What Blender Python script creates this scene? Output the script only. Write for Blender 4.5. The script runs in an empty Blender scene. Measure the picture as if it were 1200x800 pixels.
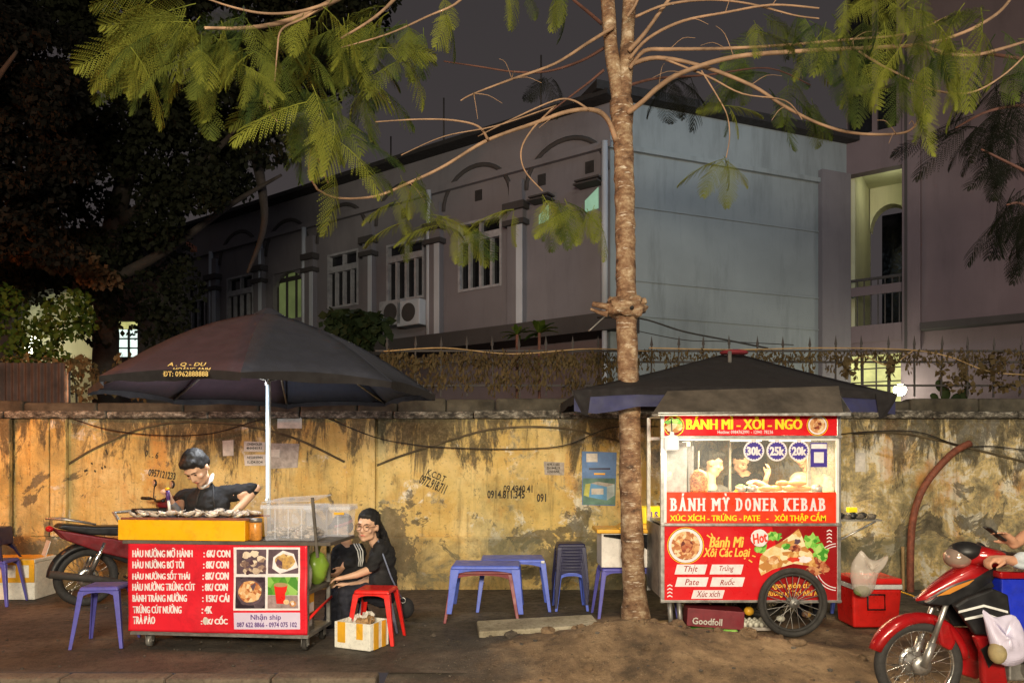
import bpy, bmesh, math, random
from mathutils import Vector, Matrix, noise as mnoise
random.seed(7)
R = math.radians; PI = math.pi
S = bpy.context.scene; COL = S.collection
# ------------------------------------------------------------------ camera
F = 867.0; CH = 1.6; HZ = 540.0
cam = bpy.data.cameras.new('camera'); camo = bpy.data.objects.new('camera', cam); COL.objects.link(camo)
camo.location = (0, 0, CH); camo.rotation_euler = (R(90), 0, 0)
cam.sensor_width = 36; cam.lens = F/1200*36; cam.shift_y = 140/1200; cam.clip_end = 600; cam.clip_start = 0.05
S.camera = camo
S.view_settings.view_transform = 'Standard'; S.view_settings.look = 'None'
S.view_settings.exposure = 0.0; S.view_settings.gamma = 1
S.cycles.use_denoising = True
S.cycles.max_bounces = 6; S.cycles.transparent_max_bounces = 16
S.cycles.sample_clamp_indirect = 4
# ------------------------------------------------------------------ night sky: city glow
wd = bpy.data.worlds.new('World'); S.world = wd; wd.use_nodes = True
wn = wd.node_tree.nodes; wl = wd.node_tree.links
bg = wn['Background']
tc = wn.new('ShaderNodeTexCoord'); sx = wn.new('ShaderNodeSeparateXYZ'); rp = wn.new('ShaderNodeValToRGB')
wl.new(tc.outputs['Generated'], sx.inputs[0]); wl.new(sx.outputs['Z'], rp.inputs[0]); wl.new(rp.outputs[0], bg.inputs[0])
rp.color_ramp.elements[0].position = 0.0; rp.color_ramp.elements[0].color = (.080, .067, .068, 1)
rp.color_ramp.elements[1].position = 0.75; rp.color_ramp.elements[1].color = (.052, .046, .047, 1)
bg.inputs[1].default_value = 0.75
# ------------------------------------------------------------------ street lamps and added fill lights
def lamp(name, kind, loc, power, color, size=.2, aim=None, **kw):
    l = bpy.data.lights.new(name, kind); l.energy = power; l.color = color
    o = bpy.data.objects.new(name, l); COL.objects.link(o); o.location = loc
    if kind == 'AREA':
        l.shape = 'RECTANGLE'; l.size = size; l.size_y = kw.get('sy', size)
        if 'spread' in kw: l.spread = R(kw['spread'])
    elif kind in ('POINT', 'SPOT'): l.shadow_soft_size = size
    if kind == 'SPOT': l.spot_size = R(kw.get('cone', 90)); l.spot_blend = kw.get('blend', .6)
    if aim: o.rotation_euler = (Vector(aim)-Vector(loc)).to_track_quat('-Z', 'Y').to_euler()
    return o
lamp('street_light_opposite', 'AREA', (-.6, -5.0, 3.8), 1780, (1, .86, .64), 4.5, aim=(0, 9, 2.1), sy=1.0)
lamp('street_light_overhead', 'SPOT', (1.0, -1.5, 8.5), 900, (1, .86, .66), .35, aim=(.6, 8, 1.6), cone=100, blend=.8)
lamp('orange_street_lamp', 'POINT', (-6.7, 6.3, 4.3), 330, (1, .27, .06), .18)
lamp('orange_wall_fill', 'POINT', (-7.5, 7.7, 2.4), 120, (1, .30, .07), .3)  # second orange light, added low to colour the far left wall
lamp('street_light_right', 'POINT', (6.9, 5.2, 4.4), 190, (1, .93, .80), .25)
lamp('courtyard_lamp', 'SPOT', (4.4, 10.2, 8.5), 210, (.62, .80, 1), .4, aim=(3.2, 16, 4.0), cone=150, blend=.8)
lamp('facade_fill_left', 'POINT', (-1.8, 11.2, 5.5), 36, (.80, .82, 1), .4)  # cool light added to lift the left facade, no fixture
lamp('pink_light_right', 'POINT', (10.5, 11.5, 6), 45, (1, .50, .62), .5)  # pink point light beyond the right side of the tower

# ------------------------------------------------------------------ helpers
def P(px, py, D): return Vector(((px-600)/F*D, D, CH+(HZ-py)/F*D))
def X(px, D): return (px-600)/F*D
def Z(py, D): return CH+(HZ-py)/F*D

class MB:
    def __init__(s): s.v = []; s.f = []; s.m = Matrix.Identity(4); s.mi = []; s.cur = 0; s.sm = []
    def add(s, vs, fs, smooth=False):
        b = len(s.v); s.v += [tuple(s.m @ Vector(p)) for p in vs]
        for f in fs: s.f.append([b+i for i in f]); s.mi.append(s.cur); s.sm.append(smooth)
        return s
    def box(s, x0, x1, y0, y1, z0, z1):
        vs = [(x, y, z) for z in (z0, z1) for y in (y0, y1) for x in (x0, x1)]
        return s.add(vs, [(0,2,3,1), (4,5,7,6), (0,1,5,4), (2,6,7,3), (0,4,6,2), (1,3,7,5)])
    def tube(s, pts, rs, n=8, caps=True, smooth=True):
        pts = [Vector(p) for p in pts]
        if not hasattr(rs, '__len__'): rs = [rs]*len(pts)
        vs = []; ref = None
        for i, p in enumerate(pts):
            d = (pts[min(i+1, len(pts)-1)]-pts[max(i-1, 0)])
            d = d.normalized() if d.length > 1e-9 else Vector((0, 0, 1))
            if ref is None: ref = Vector((1, 0, 0)) if abs(d.x) < .8 else Vector((0, 1, 0))
            a = (ref-d*ref.dot(d)).normalized(); b = d.cross(a); ref = a
            for k in range(n):
                t = 2*PI*k/n; vs.append(p+(a*math.cos(t)+b*math.sin(t))*rs[i])
        fs = [(i*n+k, i*n+(k+1) % n, (i+1)*n+(k+1) % n, (i+1)*n+k) for i in range(len(pts)-1) for k in range(n)]
        if caps: fs += [tuple(range(n))[::-1], tuple((len(pts)-1)*n+k for k in range(n))]
        return s.add(vs, fs, smooth)
    def lathe(s, prof, c=(0, 0, 0), axis='Z', n=20, smooth=True):
        vs = []; c = Vector(c)
        for r, h in prof:
            for k in range(n):
                t = 2*PI*k/n; x, y = r*math.cos(t), r*math.sin(t)
                vs.append(c+Vector({'Z': (x, y, h), 'Y': (x, h, y), 'X': (h, x, y)}[axis]))
        m = len(prof)
        fs = [(i*n+k, i*n+(k+1) % n, (i+1)*n+(k+1) % n, (i+1)*n+k) for i in range(m-1) for k in range(n)]
        if prof[0][0] > 1e-6: fs.append(tuple(range(n))[::-1])
        if prof[-1][0] > 1e-6: fs.append(tuple((m-1)*n+k for k in range(n)))
        return s.add(vs, fs, smooth)
    def torus(s, c, R0, r, axis='Y', n=40, m=8, sq=1.0):
        vs = []; c = Vector(c)
        for i in range(n):
            a = 2*PI*i/n
            for j in range(m):
                b = 2*PI*j/m; rr = R0+r*math.cos(b); h = r*sq*math.sin(b)
                x, y = rr*math.cos(a), rr*math.sin(a)
                vs.append(c+Vector({'Z': (x, y, h), 'Y': (x, h, y), 'X': (h, x, y)}[axis]))
        fs = [(i*m+j, ((i+1) % n)*m+j, ((i+1) % n)*m+(j+1) % m, i*m+(j+1) % m) for i in range(n) for j in range(m)]
        return s.add(vs, fs, True)
    def ball(s, c, r, n=12, m=8, rot=None):
        if not hasattr(r, '__len__'): r = (r, r, r)
        vs = []; c = Vector(c)
        for i in range(m+1):
            t = PI*i/m
            for k in range(n):
                q = 2*PI*k/n
                p = Vector((r[0]*math.sin(t)*math.cos(q), r[1]*math.sin(t)*math.sin(q), r[2]*math.cos(t)))
                if rot: p = rot @ p
                vs.append(c+p)
        fs = [(i*n+k, (i+1)*n+k, (i+1)*n+(k+1) % n, i*n+(k+1) % n) for i in range(m) for k in range(n)]
        return s.add(vs, fs, True)
    def cap(s, a, b, ra, rb, n=12):   # tapered capsule
        a = Vector(a); b = Vector(b); d = (b-a); L = d.length
        d = d/L if L > 1e-6 else Vector((0, 0, 1)); pts = []; rs = []
        for k in range(4):
            t = PI/2*(k+.15)/4; pts.append(a-d*ra*math.cos(t)); rs.append(ra*math.sin(t))
        pts += [a, b]; rs += [ra, rb]
        for k in range(3, -1, -1):
            t = PI/2*(k+.15)/4; pts.append(b+d*rb*math.cos(t)); rs.append(rb*math.sin(t))
        return s.tube(pts, rs, n)
    def limb(s, pts, rs, n=12):
        for i in range(len(pts)-1): s.cap(pts[i], pts[i+1], rs[i], rs[i+1], n)
        return s
    def prism(s, poly, y0, y1):       # poly of (x,z), extruded in y
        n = len(poly); vs = [(x, y0, z) for x, z in poly]+[(x, y1, z) for x, z in poly]
        fs = [tuple(range(n)), tuple(range(2*n-1, n-1, -1))]+[(i, i+n, (i+1) % n+n, (i+1) % n) for i in range(n)]
        return s.add(vs, fs)
    def poly(s, pts): return s.add(pts, [tuple(range(len(pts)))])

def finish(me, smooth_all=None):
    bm = bmesh.new(); bm.from_mesh(me); bmesh.ops.remove_doubles(bm, verts=bm.verts, dist=1e-6)
    bmesh.ops.recalc_face_normals(bm, faces=bm.faces); bm.to_mesh(me); bm.free()

def build(name, mb, mat, parent=None, bevel=0, seg=2, fix=True, kind=None, subsurf=0):
    me = bpy.data.meshes.new(name); me.from_pydata(mb.v, [], mb.f)
    me.polygons.foreach_set('use_smooth', mb.sm); me.polygons.foreach_set('material_index', mb.mi)
    for m in (mat if isinstance(mat, (list, tuple)) else [mat]): me.materials.append(m)
    if fix: finish(me)
    o = bpy.data.objects.new(name, me); COL.objects.link(o)
    if parent: attach(o, parent)
    if bevel:
        b = o.modifiers.new('b', 'BEVEL'); b.width = bevel; b.segments = seg; b.limit_method = 'ANGLE'; b.angle_limit = R(50)
    if subsurf:
        b = o.modifiers.new('s', 'SUBSURF'); b.levels = subsurf; b.render_levels = subsurf
    if kind: o['kind'] = kind
    return o
def wloc(o):
    l = Vector(o.location)
    return l
def attach(o, parent):               # children are modelled in world space
    o.parent = parent; M = Matrix.Identity(4); q = parent; chain = []
    while q is not None: chain.append(q); q = q.parent
    for q in reversed(chain): M = M @ q.matrix_parent_inverse @ q.matrix_basis
    o.matrix_parent_inverse = M.inverted()
def tag(o, label=None, cat=None, group=None, kind=None):
    if label: o['label'] = label
    if cat: o['category'] = cat
    if group: o['group'] = group
    if kind: o['kind'] = kind
    return o
def thing(name, label, cat, loc=(0, 0, 0), group=None, rz=0):
    o = bpy.data.objects.new(name, None); COL.objects.link(o); o.location = loc; o.rotation_euler = (0, 0, rz)
    o.empty_display_size = .1
    return tag(o, label, cat, group)
def kids(o): return [c for c in bpy.data.objects if c.parent == o]
def dup(o, label=None, parent=None):
    c = o.copy(); COL.objects.link(c)
    if parent: c.parent = parent
    for ch in kids(o): dup(ch, None, c)
    if label: c['label'] = label
    return c
def piece(o, parent):                 # linked copy of a part
    c = o.copy(); COL.objects.link(c); c.parent = parent; return c

class Plane:                          # a vertical plane seen from the camera
    def __init__(s, ox, oy, dx, dy):
        L = math.hypot(dx, dy); s.o = Vector((ox, oy)); s.d = Vector((dx/L, dy/L))
        n = Vector((-s.d.y, s.d.x));
        if n.dot(s.o) > 0: n = -n
        s.n = n
    def u(s, px):
        k = (px-600)/F; return (k*s.o.y-s.o.x)/(s.d.x-k*s.d.y)
    def z(s, px, py): return CH+(HZ-py)/F*(s.o.y+s.d.y*s.u(px))
    def pt(s, u, z, n=0): q = s.o+s.d*u+s.n*n; return Vector((q.x, q.y, z))
    def at(s, px, py, n=0): return s.pt(s.u(px), s.z(px, py), n)
    def box(s, mb, u0, u1, z0, z1, n0, n1):
        vs = [s.pt(u, z, n) for z in (z0, z1) for n in (n0, n1) for u in (u0, u1)]
        mb.add(vs, [(0,2,3,1), (4,5,7,6), (0,1,5,4), (2,6,7,3), (0,4,6,2), (1,3,7,5)])
# ------------------------------------------------------------------ materials
class NM:
    def __init__(s, name):
        s.m = bpy.data.materials.new(name); s.m.use_nodes = True; s.n = s.m.node_tree.nodes; s.l = s.m.node_tree.links
        s.b = s.n['Principled BSDF']; s.tc = s.n.new('ShaderNodeTexCoord')
    def put(s, sock, v):
        if isinstance(v, (int, float, tuple, list)):
            if isinstance(v, (tuple, list)) and len(v) == 3 and sock.type == 'RGBA': v = (*v, 1)
            sock.default_value = v
        else: s.l.new(v, sock)
    def co(s, scale=(1, 1, 1), kind='Object', rot=(0, 0, 0)):
        mp = s.n.new('ShaderNodeMapping'); s.l.new(s.tc.outputs[kind], mp.inputs[0])
        mp.inputs['Scale'].default_value = scale; mp.inputs['Rotation'].default_value = rot; return mp.outputs[0]
    def noise(s, scale, detail=4, rough=.55, vec=None, dist=0):
        t = s.n.new('ShaderNodeTexNoise'); s.l.new(vec or s.tc.outputs['Object'], t.inputs['Vector'])
        t.inputs['Scale'].default_value = scale; t.inputs['Detail'].default_value = detail
        t.inputs['Roughness'].default_value = rough; t.inputs['Distortion'].default_value = dist; return t.outputs['Fac']
    def vor(s, scale, vec=None, out='Color', feat='F1'):
        t = s.n.new('ShaderNodeTexVoronoi'); t.feature = feat; s.l.new(vec or s.tc.outputs['Object'], t.inputs['Vector'])
        t.inputs['Scale'].default_value = scale; return t.outputs[out]
    def ramp(s, fac, *st):
        r = s.n.new('ShaderNodeValToRGB'); s.put(r.inputs[0], fac); e = r.color_ramp.elements
        while len(e) < len(st): e.new(.5)
        for i, (p, c) in enumerate(st):
            e[i].position = p; e[i].color = (c, c, c, 1) if isinstance(c, (int, float)) else (*c, 1)
        return r.outputs[0]
    def mix(s, fac, a, b, mode='MIX'):
        m = s.n.new('ShaderNodeMix'); m.data_type = 'RGBA'; m.blend_type = mode
        s.put(m.inputs[0], fac); s.put(m.inputs[6], a); s.put(m.inputs[7], b); return m.outputs[2]
    def math(s, op, a, b=0, c=None):
        m = s.n.new('ShaderNodeMath'); m.operation = op; s.put(m.inputs[0], a); s.put(m.inputs[1], b)
        if c is not None: s.put(m.inputs[2], c)
        m.use_clamp = False; return m.outputs[0]
    def xyz(s, ax, kind='Object'):
        m = s.n.new('ShaderNodeSeparateXYZ'); s.l.new(s.tc.outputs[kind], m.inputs[0]); return m.outputs[ax]
    def bump(s, h, strength=.4, dist=.01):
        b = s.n.new('ShaderNodeBump'); b.inputs['Strength'].default_value = strength; b.inputs['Distance'].default_value = dist
        s.l.new(h, b.inputs['Height']); s.l.new(b.outputs[0], s.b.inputs['Normal'])
    def set(s, color=None, rough=None, metal=None, **kw):
        if color is not None: s.put(s.b.inputs['Base Color'], color)
        if rough is not None: s.put(s.b.inputs['Roughness'], rough)
        if metal is not None: s.put(s.b.inputs['Metallic'], metal)
        for k, v in kw.items(): s.put(s.b.inputs[k.replace('_', ' ')], v)
        return s.m
def plain(name, c, rough=.5, metal=0, var=.25, scale=6, bump=0, **kw):
    m = NM(name); f = m.noise(scale, 5, .6)
    lo = tuple(x*(1-var) for x in c); hi = tuple(min(1, x*(1+var)) for x in c)
    col = m.ramp(f, (.3, lo), (.7, hi))
    if not any(w in name for w in ('skin', 'lips', 'lens', 'eye', 'print', 'hair')):    # handling grime and scuffs
        col = m.mix(m.ramp(m.noise(scale*2.2, 9, .78, dist=.4), (.50, 0.), (.72, .55)), col, tuple(x*.38+.006 for x in c))
    if bump: m.bump(m.noise(scale*8, 3), bump, .004)
    r = m.ramp(m.noise(scale*2.3, 3), (.3, max(0, rough-.1)), (.7, min(1, rough+.12)))
    return m.set(col, r, metal, **kw)
def emit(name, c, st, var=.0, scale=8):
    m = NM(name)
    col = m.ramp(m.noise(scale, 4), (.35, tuple(x*(1-var) for x in c)), (.65, c)) if var else c
    return m.set((0.02, .02, .02), .6, 0, Emission_Color=col, Emission_Strength=st)
def glass(name, c=(1, 1, 1), alpha=.15, rough=.1):
    m = NM(name); m.m.blend_method = 'BLEND' if hasattr(m.m, 'blend_method') else 'BLEND'
    return m.set(c, rough, 0, Alpha=alpha)

def wall_mat():
    m = NM('old_yellow_plaster')
    x = m.xyz(0); z = m.xyz(2)
    n1 = m.noise(1.1, 6, .62); n2 = m.noise(2.1, 9, .70, dist=.5); n3 = m.noise(11, 6, .7)
    col = m.ramp(n1, (.3, (.48, .32, .09)), (.48, (.68, .49, .17)), (.7, (.78, .62, .30)))
    col = m.mix(m.math('MULTIPLY', m.ramp(m.noise(5.5, 5, .6), (.5, 0.), (.62, 1.)), .35), col, (.50, .27, .05))
    # pale bare plaster, far more of it to the right
    gx = m.math('MULTIPLY', m.math('MAXIMUM', m.math('SUBTRACT', x, .9), -1.0), .042)
    pf = m.ramp(m.math('ADD', n2, gx), (.515, 0.), (.555, 1.))
    col = m.mix(m.math('MULTIPLY', pf, .85), col, m.ramp(m.noise(3.1, 9, .74, dist=.4), (.36, (.10, .09, .065)), (.44, (.33, .29, .19)), (.50, (.66, .50, .22)), (.56, (.80, .76, .64))))
    # greenish damp, again stronger to the right
    gf = m.ramp(m.math('ADD', m.noise(1.25, 7, .70, vec=m.co((1, 1, .7))), 0.0), (.50, 0.), (.62, 1.))
    col = m.mix(m.math('MULTIPLY', gf, .5), col, (.20, .18, .085))
    rf = m.ramp(m.noise(1.6, 5, .6, vec=m.co((1.3, 1, .6), rot=(.3, 0, .2))), (.58, 0.), (.68, 1.))
    col = m.mix(m.math('MULTIPLY', rf, .6), col, (.58, .25, .05))
    # mould: long streaks that start at different heights below the coping
    hh = m.math('MULTIPLY', m.math('SUBTRACT', z, 1.35), m.math('MULTIPLY', m.noise(.9, 3, .5), .42))
    st = m.noise(2.4, 9, .76, vec=m.co((1.5, 1, .38)), dist=.5)
    sf = m.ramp(m.math('ADD', st, hh), (.565, 0.), (.63, 1.))
    col = m.mix(m.math('MULTIPLY', sf, .85), col, m.ramp(m.noise(22, 6, .8), (.42, (.022, .020, .016)), (.56, (.085, .075, .05)), (.68, (.27, .22, .12))))
    fi = m.ramp(m.noise(9, 6, .7, vec=m.co((1.6, 1, .16))), (.52, 0.), (.68, 1.))
    col = m.mix(m.math('MULTIPLY', fi, .45), col, (.12, .08, .035))
    # large chipped dark islands
    bf = m.ramp(m.math('ADD', m.noise(1.55, 10, .70, dist=.7), m.math('MINIMUM', m.math('MULTIPLY', m.math('SUBTRACT', 1.0, z), .13), .07)), (.56, 0.), (.58, 1.))
    col = m.mix(m.math('MULTIPLY', bf, .8), col, m.ramp(n3, (.4, (.05, .045, .035)), (.7, (.20, .175, .12))))
    pl = m.ramp(z, (.60, 1.), (.66, 0.))                 # damp dirty plinth
    col = m.mix(m.math('MULTIPLY', m.math('MULTIPLY', pl, m.ramp(n2, (.38, 0.), (.58, 1.))), .7), col, (.13, .125, .075))
    ff = m.ramp(m.noise(26, 5, .7), (.58, 0.), (.66, 1.)); col = m.mix(m.math('MULTIPLY', ff, .5), col, (.10, .08, .04))
    m.bump(m.mix(.5, n2, m.noise(30, 6, .7)), .8, .04)
    return m.set(col, .88)
M = {}
M['wall'] = wall_mat()
def coping_mat():
    m = NM('mossy_coping'); a = m.noise(9, 9, .78, vec=m.co((.8, 1, 1.6)))
    col = m.ramp(a, (.42, (.025, .022, .018)), (.53, (.14, .125, .10)), (.64, (.50, .47, .40)))
    m.bump(a, .9, .03); return m.set(col, .9)
M['coping'] = coping_mat(); M['coptop'] = plain('dark_mossy_top', (.055, .048, .035), .95, var=.6, scale=5, bump=.6)
def ground_mat(name, c1, c2, c3, sc=1.2):
    m = NM(name); a = m.noise(sc, 9, .68); b = m.noise(sc*9, 7, .72); c = m.noise(sc*45, 4, .6)
    col = m.ramp(a, (.35, c1), (.52, c2), (.7, c3))
    col = m.mix(m.math('MULTIPLY', m.ramp(b, (.52, 0.), (.66, 1.)), .6), col, tuple(v*.42 for v in c1))
    col = m.mix(m.math('MULTIPLY', m.ramp(c, (.62, 0.), (.7, 1.)), .5), col, tuple(min(1, v*1.7) for v in c3))
    m.bump(m.mix(.4, b, c), .8, .03)
    return m.set(col, m.ramp(b, (.4, .6), (.7, .95)))
M['pave'] = ground_mat('dirty_pavement', (.036, .03, .026), (.080, .066, .054), (.16, .132, .105))
M['asphalt'] = ground_mat('wet_asphalt', (.02, .018, .016), (.04, .037, .034), (.07, .065, .06), 2)
M['dirt'] = ground_mat('packed_dirt', (.13, .085, .050), (.28, .185, .105), (.44, .31, .19), 1.8)
def dirt_mat():
    m = NM('packed_dirt'); a = m.noise(1.8, 9, .68); b = m.noise(14, 8, .74); c = m.noise(70, 4, .6)
    col = m.ramp(a, (.36, (.075, .048, .028)), (.50, (.22, .14, .078)), (.66, (.42, .29, .17)))
    pv_ = m.ramp(a, (.35, (.05, .04, .032)), (.52, (.095, .076, .060)), (.7, (.16, .13, .10)))
    x = m.xyz(0); y = m.xyz(1)
    e = m.math('ADD', m.math('MULTIPLY', m.math('SUBTRACT', m.noise(1.3, 7, .65), .5), 1.6), m.math('MULTIPLY', m.math('ADD', x, .25), .55))
    f = m.math('ADD', m.math('MULTIPLY', m.math('SUBTRACT', 7.75, y), .9), m.math('MULTIPLY', m.math('SUBTRACT', m.noise(1.1, 6, .6), .5), 1.5))
    k = m.math('MULTIPLY', m.ramp(e, (.0, 0.), (.35, 1.)), m.ramp(f, (.0, 0.), (.4, 1.)))
    col = m.mix(k, pv_, col)
    col = m.mix(m.math('MULTIPLY', m.ramp(b, (.52, 0.), (.64, 1.)), .6), col, (.05, .034, .022))
    col = m.mix(m.math('MULTIPLY', m.ramp(c, (.62, 0.), (.7, 1.)), .5), col, (.50, .40, .28))
    m.bump(m.mix(.45, b, c), 1.0, .05); return m.set(col, .9)
M['dirt'] = dirt_mat()
M['slab'] = ground_mat('stone_slab', (.25, .21, .14), (.40, .35, .25), (.55, .48, .36), 3)
M['kerb'] = ground_mat('kerb_concrete', (.09, .07, .05), (.16, .125, .09), (.23, .18, .13), 3)
M['litter'] = plain('leaf_litter', (.10, .07, .04), .9, var=.8, scale=3)
M['yard'] = ground_mat('yard_ground', (.05, .05, .045), (.08, .08, .07), (.12, .11, .1))
def stucco(name, c, c2=None, amt=.35):
    m = NM(name); a = m.noise(.8, 6, .6); s = m.noise(3, 6, .7, vec=m.co((1, 1, .15)))
    col = m.ramp(a, (.3, tuple(v*.8 for v in c)), (.7, c))
    col = m.mix(m.math('MULTIPLY', m.ramp(s, (.5, 0.), (.75, 1.)), amt), col, c2 or tuple(v*.4 for v in c))
    m.bump(m.noise(40, 3), .25, .01); return m.set(col, .85)
M['lav'] = stucco('lavender_render', (.175, .168, .188))
M['grey'] = stucco('pale_grey_render', (.255, .30, .32), amt=.6)
M['pink'] = stucco('pink_render', (.150, .118, .132))
M['trimw'] = stucco('white_trim', (.46, .50, .56), amt=.2)
M['dark'] = stucco('dark_trim', (.05, .045, .045))
M['greenwall'] = stucco('pale_green_render', (.56, .56, .38))
M['roofd'] = plain('dark_roof_sheet', (.018, .017, .018), .8)
M['paneD'] = plain('dark_pane', (.008, .009, .011), .12, 0, .3)
M['wframe'] = plain('window_frame_paint', (.30, .31, .34), .6)
M['litwin'] = emit('lit_window_white', (.78, .95, .86), 1.6, .35, 6)
M['litgreen'] = emit('lit_louvre', (.42, .72, .48), .62, .25, 4)
M['litdoor'] = emit('lit_arched_glass', (.12, .15, .05), .75, .3, 2)
M['lityel'] = emit('lit_yellow_window', (.80, .78, .28), 1.15, .5, 2.2)
M['bulb'] = emit('hot_bulb', (1, .97, .75), 14)
M['blk'] = plain('black_plastic', (.012, .012, .013), .45)
M['blkcloth'] = plain('black_cloth', (.012, .012, .014), .85, bump=.4, scale=9)
M['white'] = plain('white_plastic', (.72, .72, .70), .5, var=.08)
M['foam'] = plain('styrofoam', (.80, .78, .70), .8, var=.1, scale=14, bump=.3)
M['tape'] = plain('yellow_packing_tape', (.80, .42, .03), .35, var=.15)
M['yel'] = plain('orange_yellow_box', (.92, .46, .006), .42, var=.06, scale=3)
M['red'] = plain('red_plastic', (.75, .02, .015), .35, var=.12)
M['purp'] = plain('violet_blue_plastic', (.10, .095, .42), .42, var=.15)
M['blue'] = plain('blue_plastic', (.085, .14, .62), .42, var=.15)
M['navy'] = plain('navy_plastic', (.010, .010, .055), .4, var=.25)
M['maroon'] = plain('maroon_plastic', (.20, .02, .03), .45, var=.2)
M['steel'] = plain('worn_steel', (.50, .49, .47), .38, .85, .2, 12)
M['galv'] = plain('dull_metal', (.30, .29, .27), .5, .7, .35, 9)
M['rust'] = plain('rusty_pipe_paint', (.22, .07, .04), .7, .1, .45, 14, .5)
M['rubber'] = plain('dusty_rubber', (.035, .032, .029), .8, 0, .4, 10, .3)
M['wood'] = plain('grey_wood', (.10, .085, .07), .8, 0, .4, 5, .4)
M['plank'] = plain('raw_plank', (.36, .24, .11), .8, 0, .35, 6, .3)
M['orn'] = plain('red_paint_gloss', (.34, .007, .009), .25, .1, .15, 4, Coat_Weight=.6)
M['skin'] = plain('skin_warm', (.58, .33, .21), .55, var=.10, scale=12)
M['hair'] = plain('black_hair', (.009, .008, .008), .62, var=.4, scale=30, bump=.5)
M['cable'] = plain('black_cable', (.012, .011, .010), .6)
M['tarp'] = plain('blue_tarp', (.009, .011, .065), .6, var=.35, scale=4, bump=.3)
def bark_mat():
    m = NM('tree_bark'); a = m.noise(7, 8, .72, vec=m.co((1, 1, 1.5))); rings = m.noise(4, 6, .7, vec=m.co((.8, .8, 3.2)), dist=.6)
    col = m.ramp(a, (.34, (.055, .028, .016)), (.47, (.21, .115, .062)), (.58, (.36, .25, .15)), (.70, (.64, .54, .41)))
    col = m.mix(m.math('MULTIPLY', m.ramp(rings, (.52, 0.), (.66, 1.)), .45), col, (.11, .05, .028))
    col = m.mix(m.math('MULTIPLY', m.ramp(m.noise(16, 5, .7, vec=m.co((.5, .5, 3))), (.60, 0.), (.66, 1.)), .75), col, (.74, .66, .54))
    m.bump(m.mix(.5, a, rings), .9, .03); return m.set(col, .85)
M['bark'] = bark_mat()
M['twig'] = plain('smooth_twig', (.33, .205, .125), .75, var=.45, scale=4)
M['twigd'] = plain('dark_twig', (.12, .05, .035), .8, var=.3); M['trunkd'] = plain('dark_trunk', (.018, .013, .010), .9, var=.4)
def leaf_mat(name, c, c2, trans=.25):
    m = NM(name); oi = m.n.new('ShaderNodeObjectInfo'); f = m.noise(3, 3)
    g = m.math('ADD', m.math('MULTIPLY', oi.outputs['Random'], .6), m.math('MULTIPLY', f, .4))
    col = m.ramp(g, (.2, c), (.75, c2)); m.set(col, .75, None, Specular_IOR_Level=.15)
    t = m.n.new('ShaderNodeBsdfTranslucent'); m.l.new(col, t.inputs[0]); mx = m.n.new('ShaderNodeMixShader')
    mx.inputs[0].default_value = trans; m.l.new(m.b.outputs[0], mx.inputs[1]); m.l.new(t.outputs[0], mx.inputs[2])
    m.l.new(mx.outputs[0], m.n['Material Output'].inputs[0]); return m.m
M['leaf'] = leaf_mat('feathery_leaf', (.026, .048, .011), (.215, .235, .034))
M['leafdk'] = leaf_mat('silhouette_leaf', (.004, .006, .003), (.010, .012, .005)); M['leafs'] = leaf_mat('shrub_leaf', (.010, .018, .007), (.03, .045, .014))  # first leaf darkened to a silhouette, night shade put into its colour
M['leafbr'] = leaf_mat('bush_leaf', (.03, .06, .008), (.085, .11, .014))
M['dry'] = leaf_mat('dry_vine_leaf', (.055, .036, .018), (.19, .145, .065))
M['umb1'] = plain('umbrella_cloth_reddened', (.036, .018, .026), .85, var=.2, scale=5, bump=.3)  # left panels: orange lamplight put into the cloth colour as a reddish tint
M['umb2'] = plain('umbrella_cloth_slate', (.017, .019, .031), .85, var=.2, scale=5, bump=.3)
M['umbdk'] = plain('umbrella_cloth_black', (.008, .006, .007), .9, var=.2, scale=5)

def txt(body, D, x0, y0, x1, y1, mat, parent, bold=.012, shear=0, plane=None, off=.003, name='lettering', rot=0, dbl=0):
    """flat print: body fitted into a box given by its picture corners on the plane y=D"""
    c = bpy.data.curves.new(name, 'FONT'); c.body = body; c.offset = bold; c.shear = shear; c.resolution_u = 2
    c.fill_mode = 'BOTH'
    t = bpy.data.objects.new('tmp', c); COL.objects.link(t)
    dg = bpy.context.evaluated_depsgraph_get(); me = bpy.data.meshes.new_from_object(t.evaluated_get(dg))
    bpy.data.objects.remove(t); bpy.data.curves.remove(c)
    xs = [v.co.x for v in me.vertices]; ys = [v.co.y for v in me.vertices]
    ax, bx, ay, by = min(xs), max(xs), min(ys), max(ys)
    cx, cy = (x0+x1)/2, (y0+y1)/2
    for v in me.vertices:
        px = x0+(v.co.x-ax)/(bx-ax)*(x1-x0); py = y1+(v.co.y-ay)/(by-ay)*(y0-y1)
        if rot:
            dx, dy = px-cx, py-cy; px = cx+dx*math.cos(rot)-dy*math.sin(rot); py = cy+dx*math.sin(rot)+dy*math.cos(rot)
        if plane is not None: v.co = plane(px, py)
        else: p = P(px, py, D); v.co = (p.x, p.y-off, p.z)
    me.materials.clear(); me.materials.append(mat); me.name = name
    if dbl:                              # heavier strokes: a second impression just beside the first
        bm = bmesh.new(); bm.from_mesh(me); src = bm.verts[:]+bm.edges[:]+bm.faces[:]; ni = max(1, math.ceil(dbl/.0042))
        for k_ in range(1, ni+1):
            g = bmesh.ops.duplicate(bm, geom=src)
            for v in [e for e in g['geom'] if isinstance(e, bmesh.types.BMVert)]: v.co.x += dbl*k_/ni; v.co.y -= .0005*k_
        bm.to_mesh(me); bm.free()
    o = bpy.data.objects.new(name, me); COL.objects.link(o); attach(o, parent); return o
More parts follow.
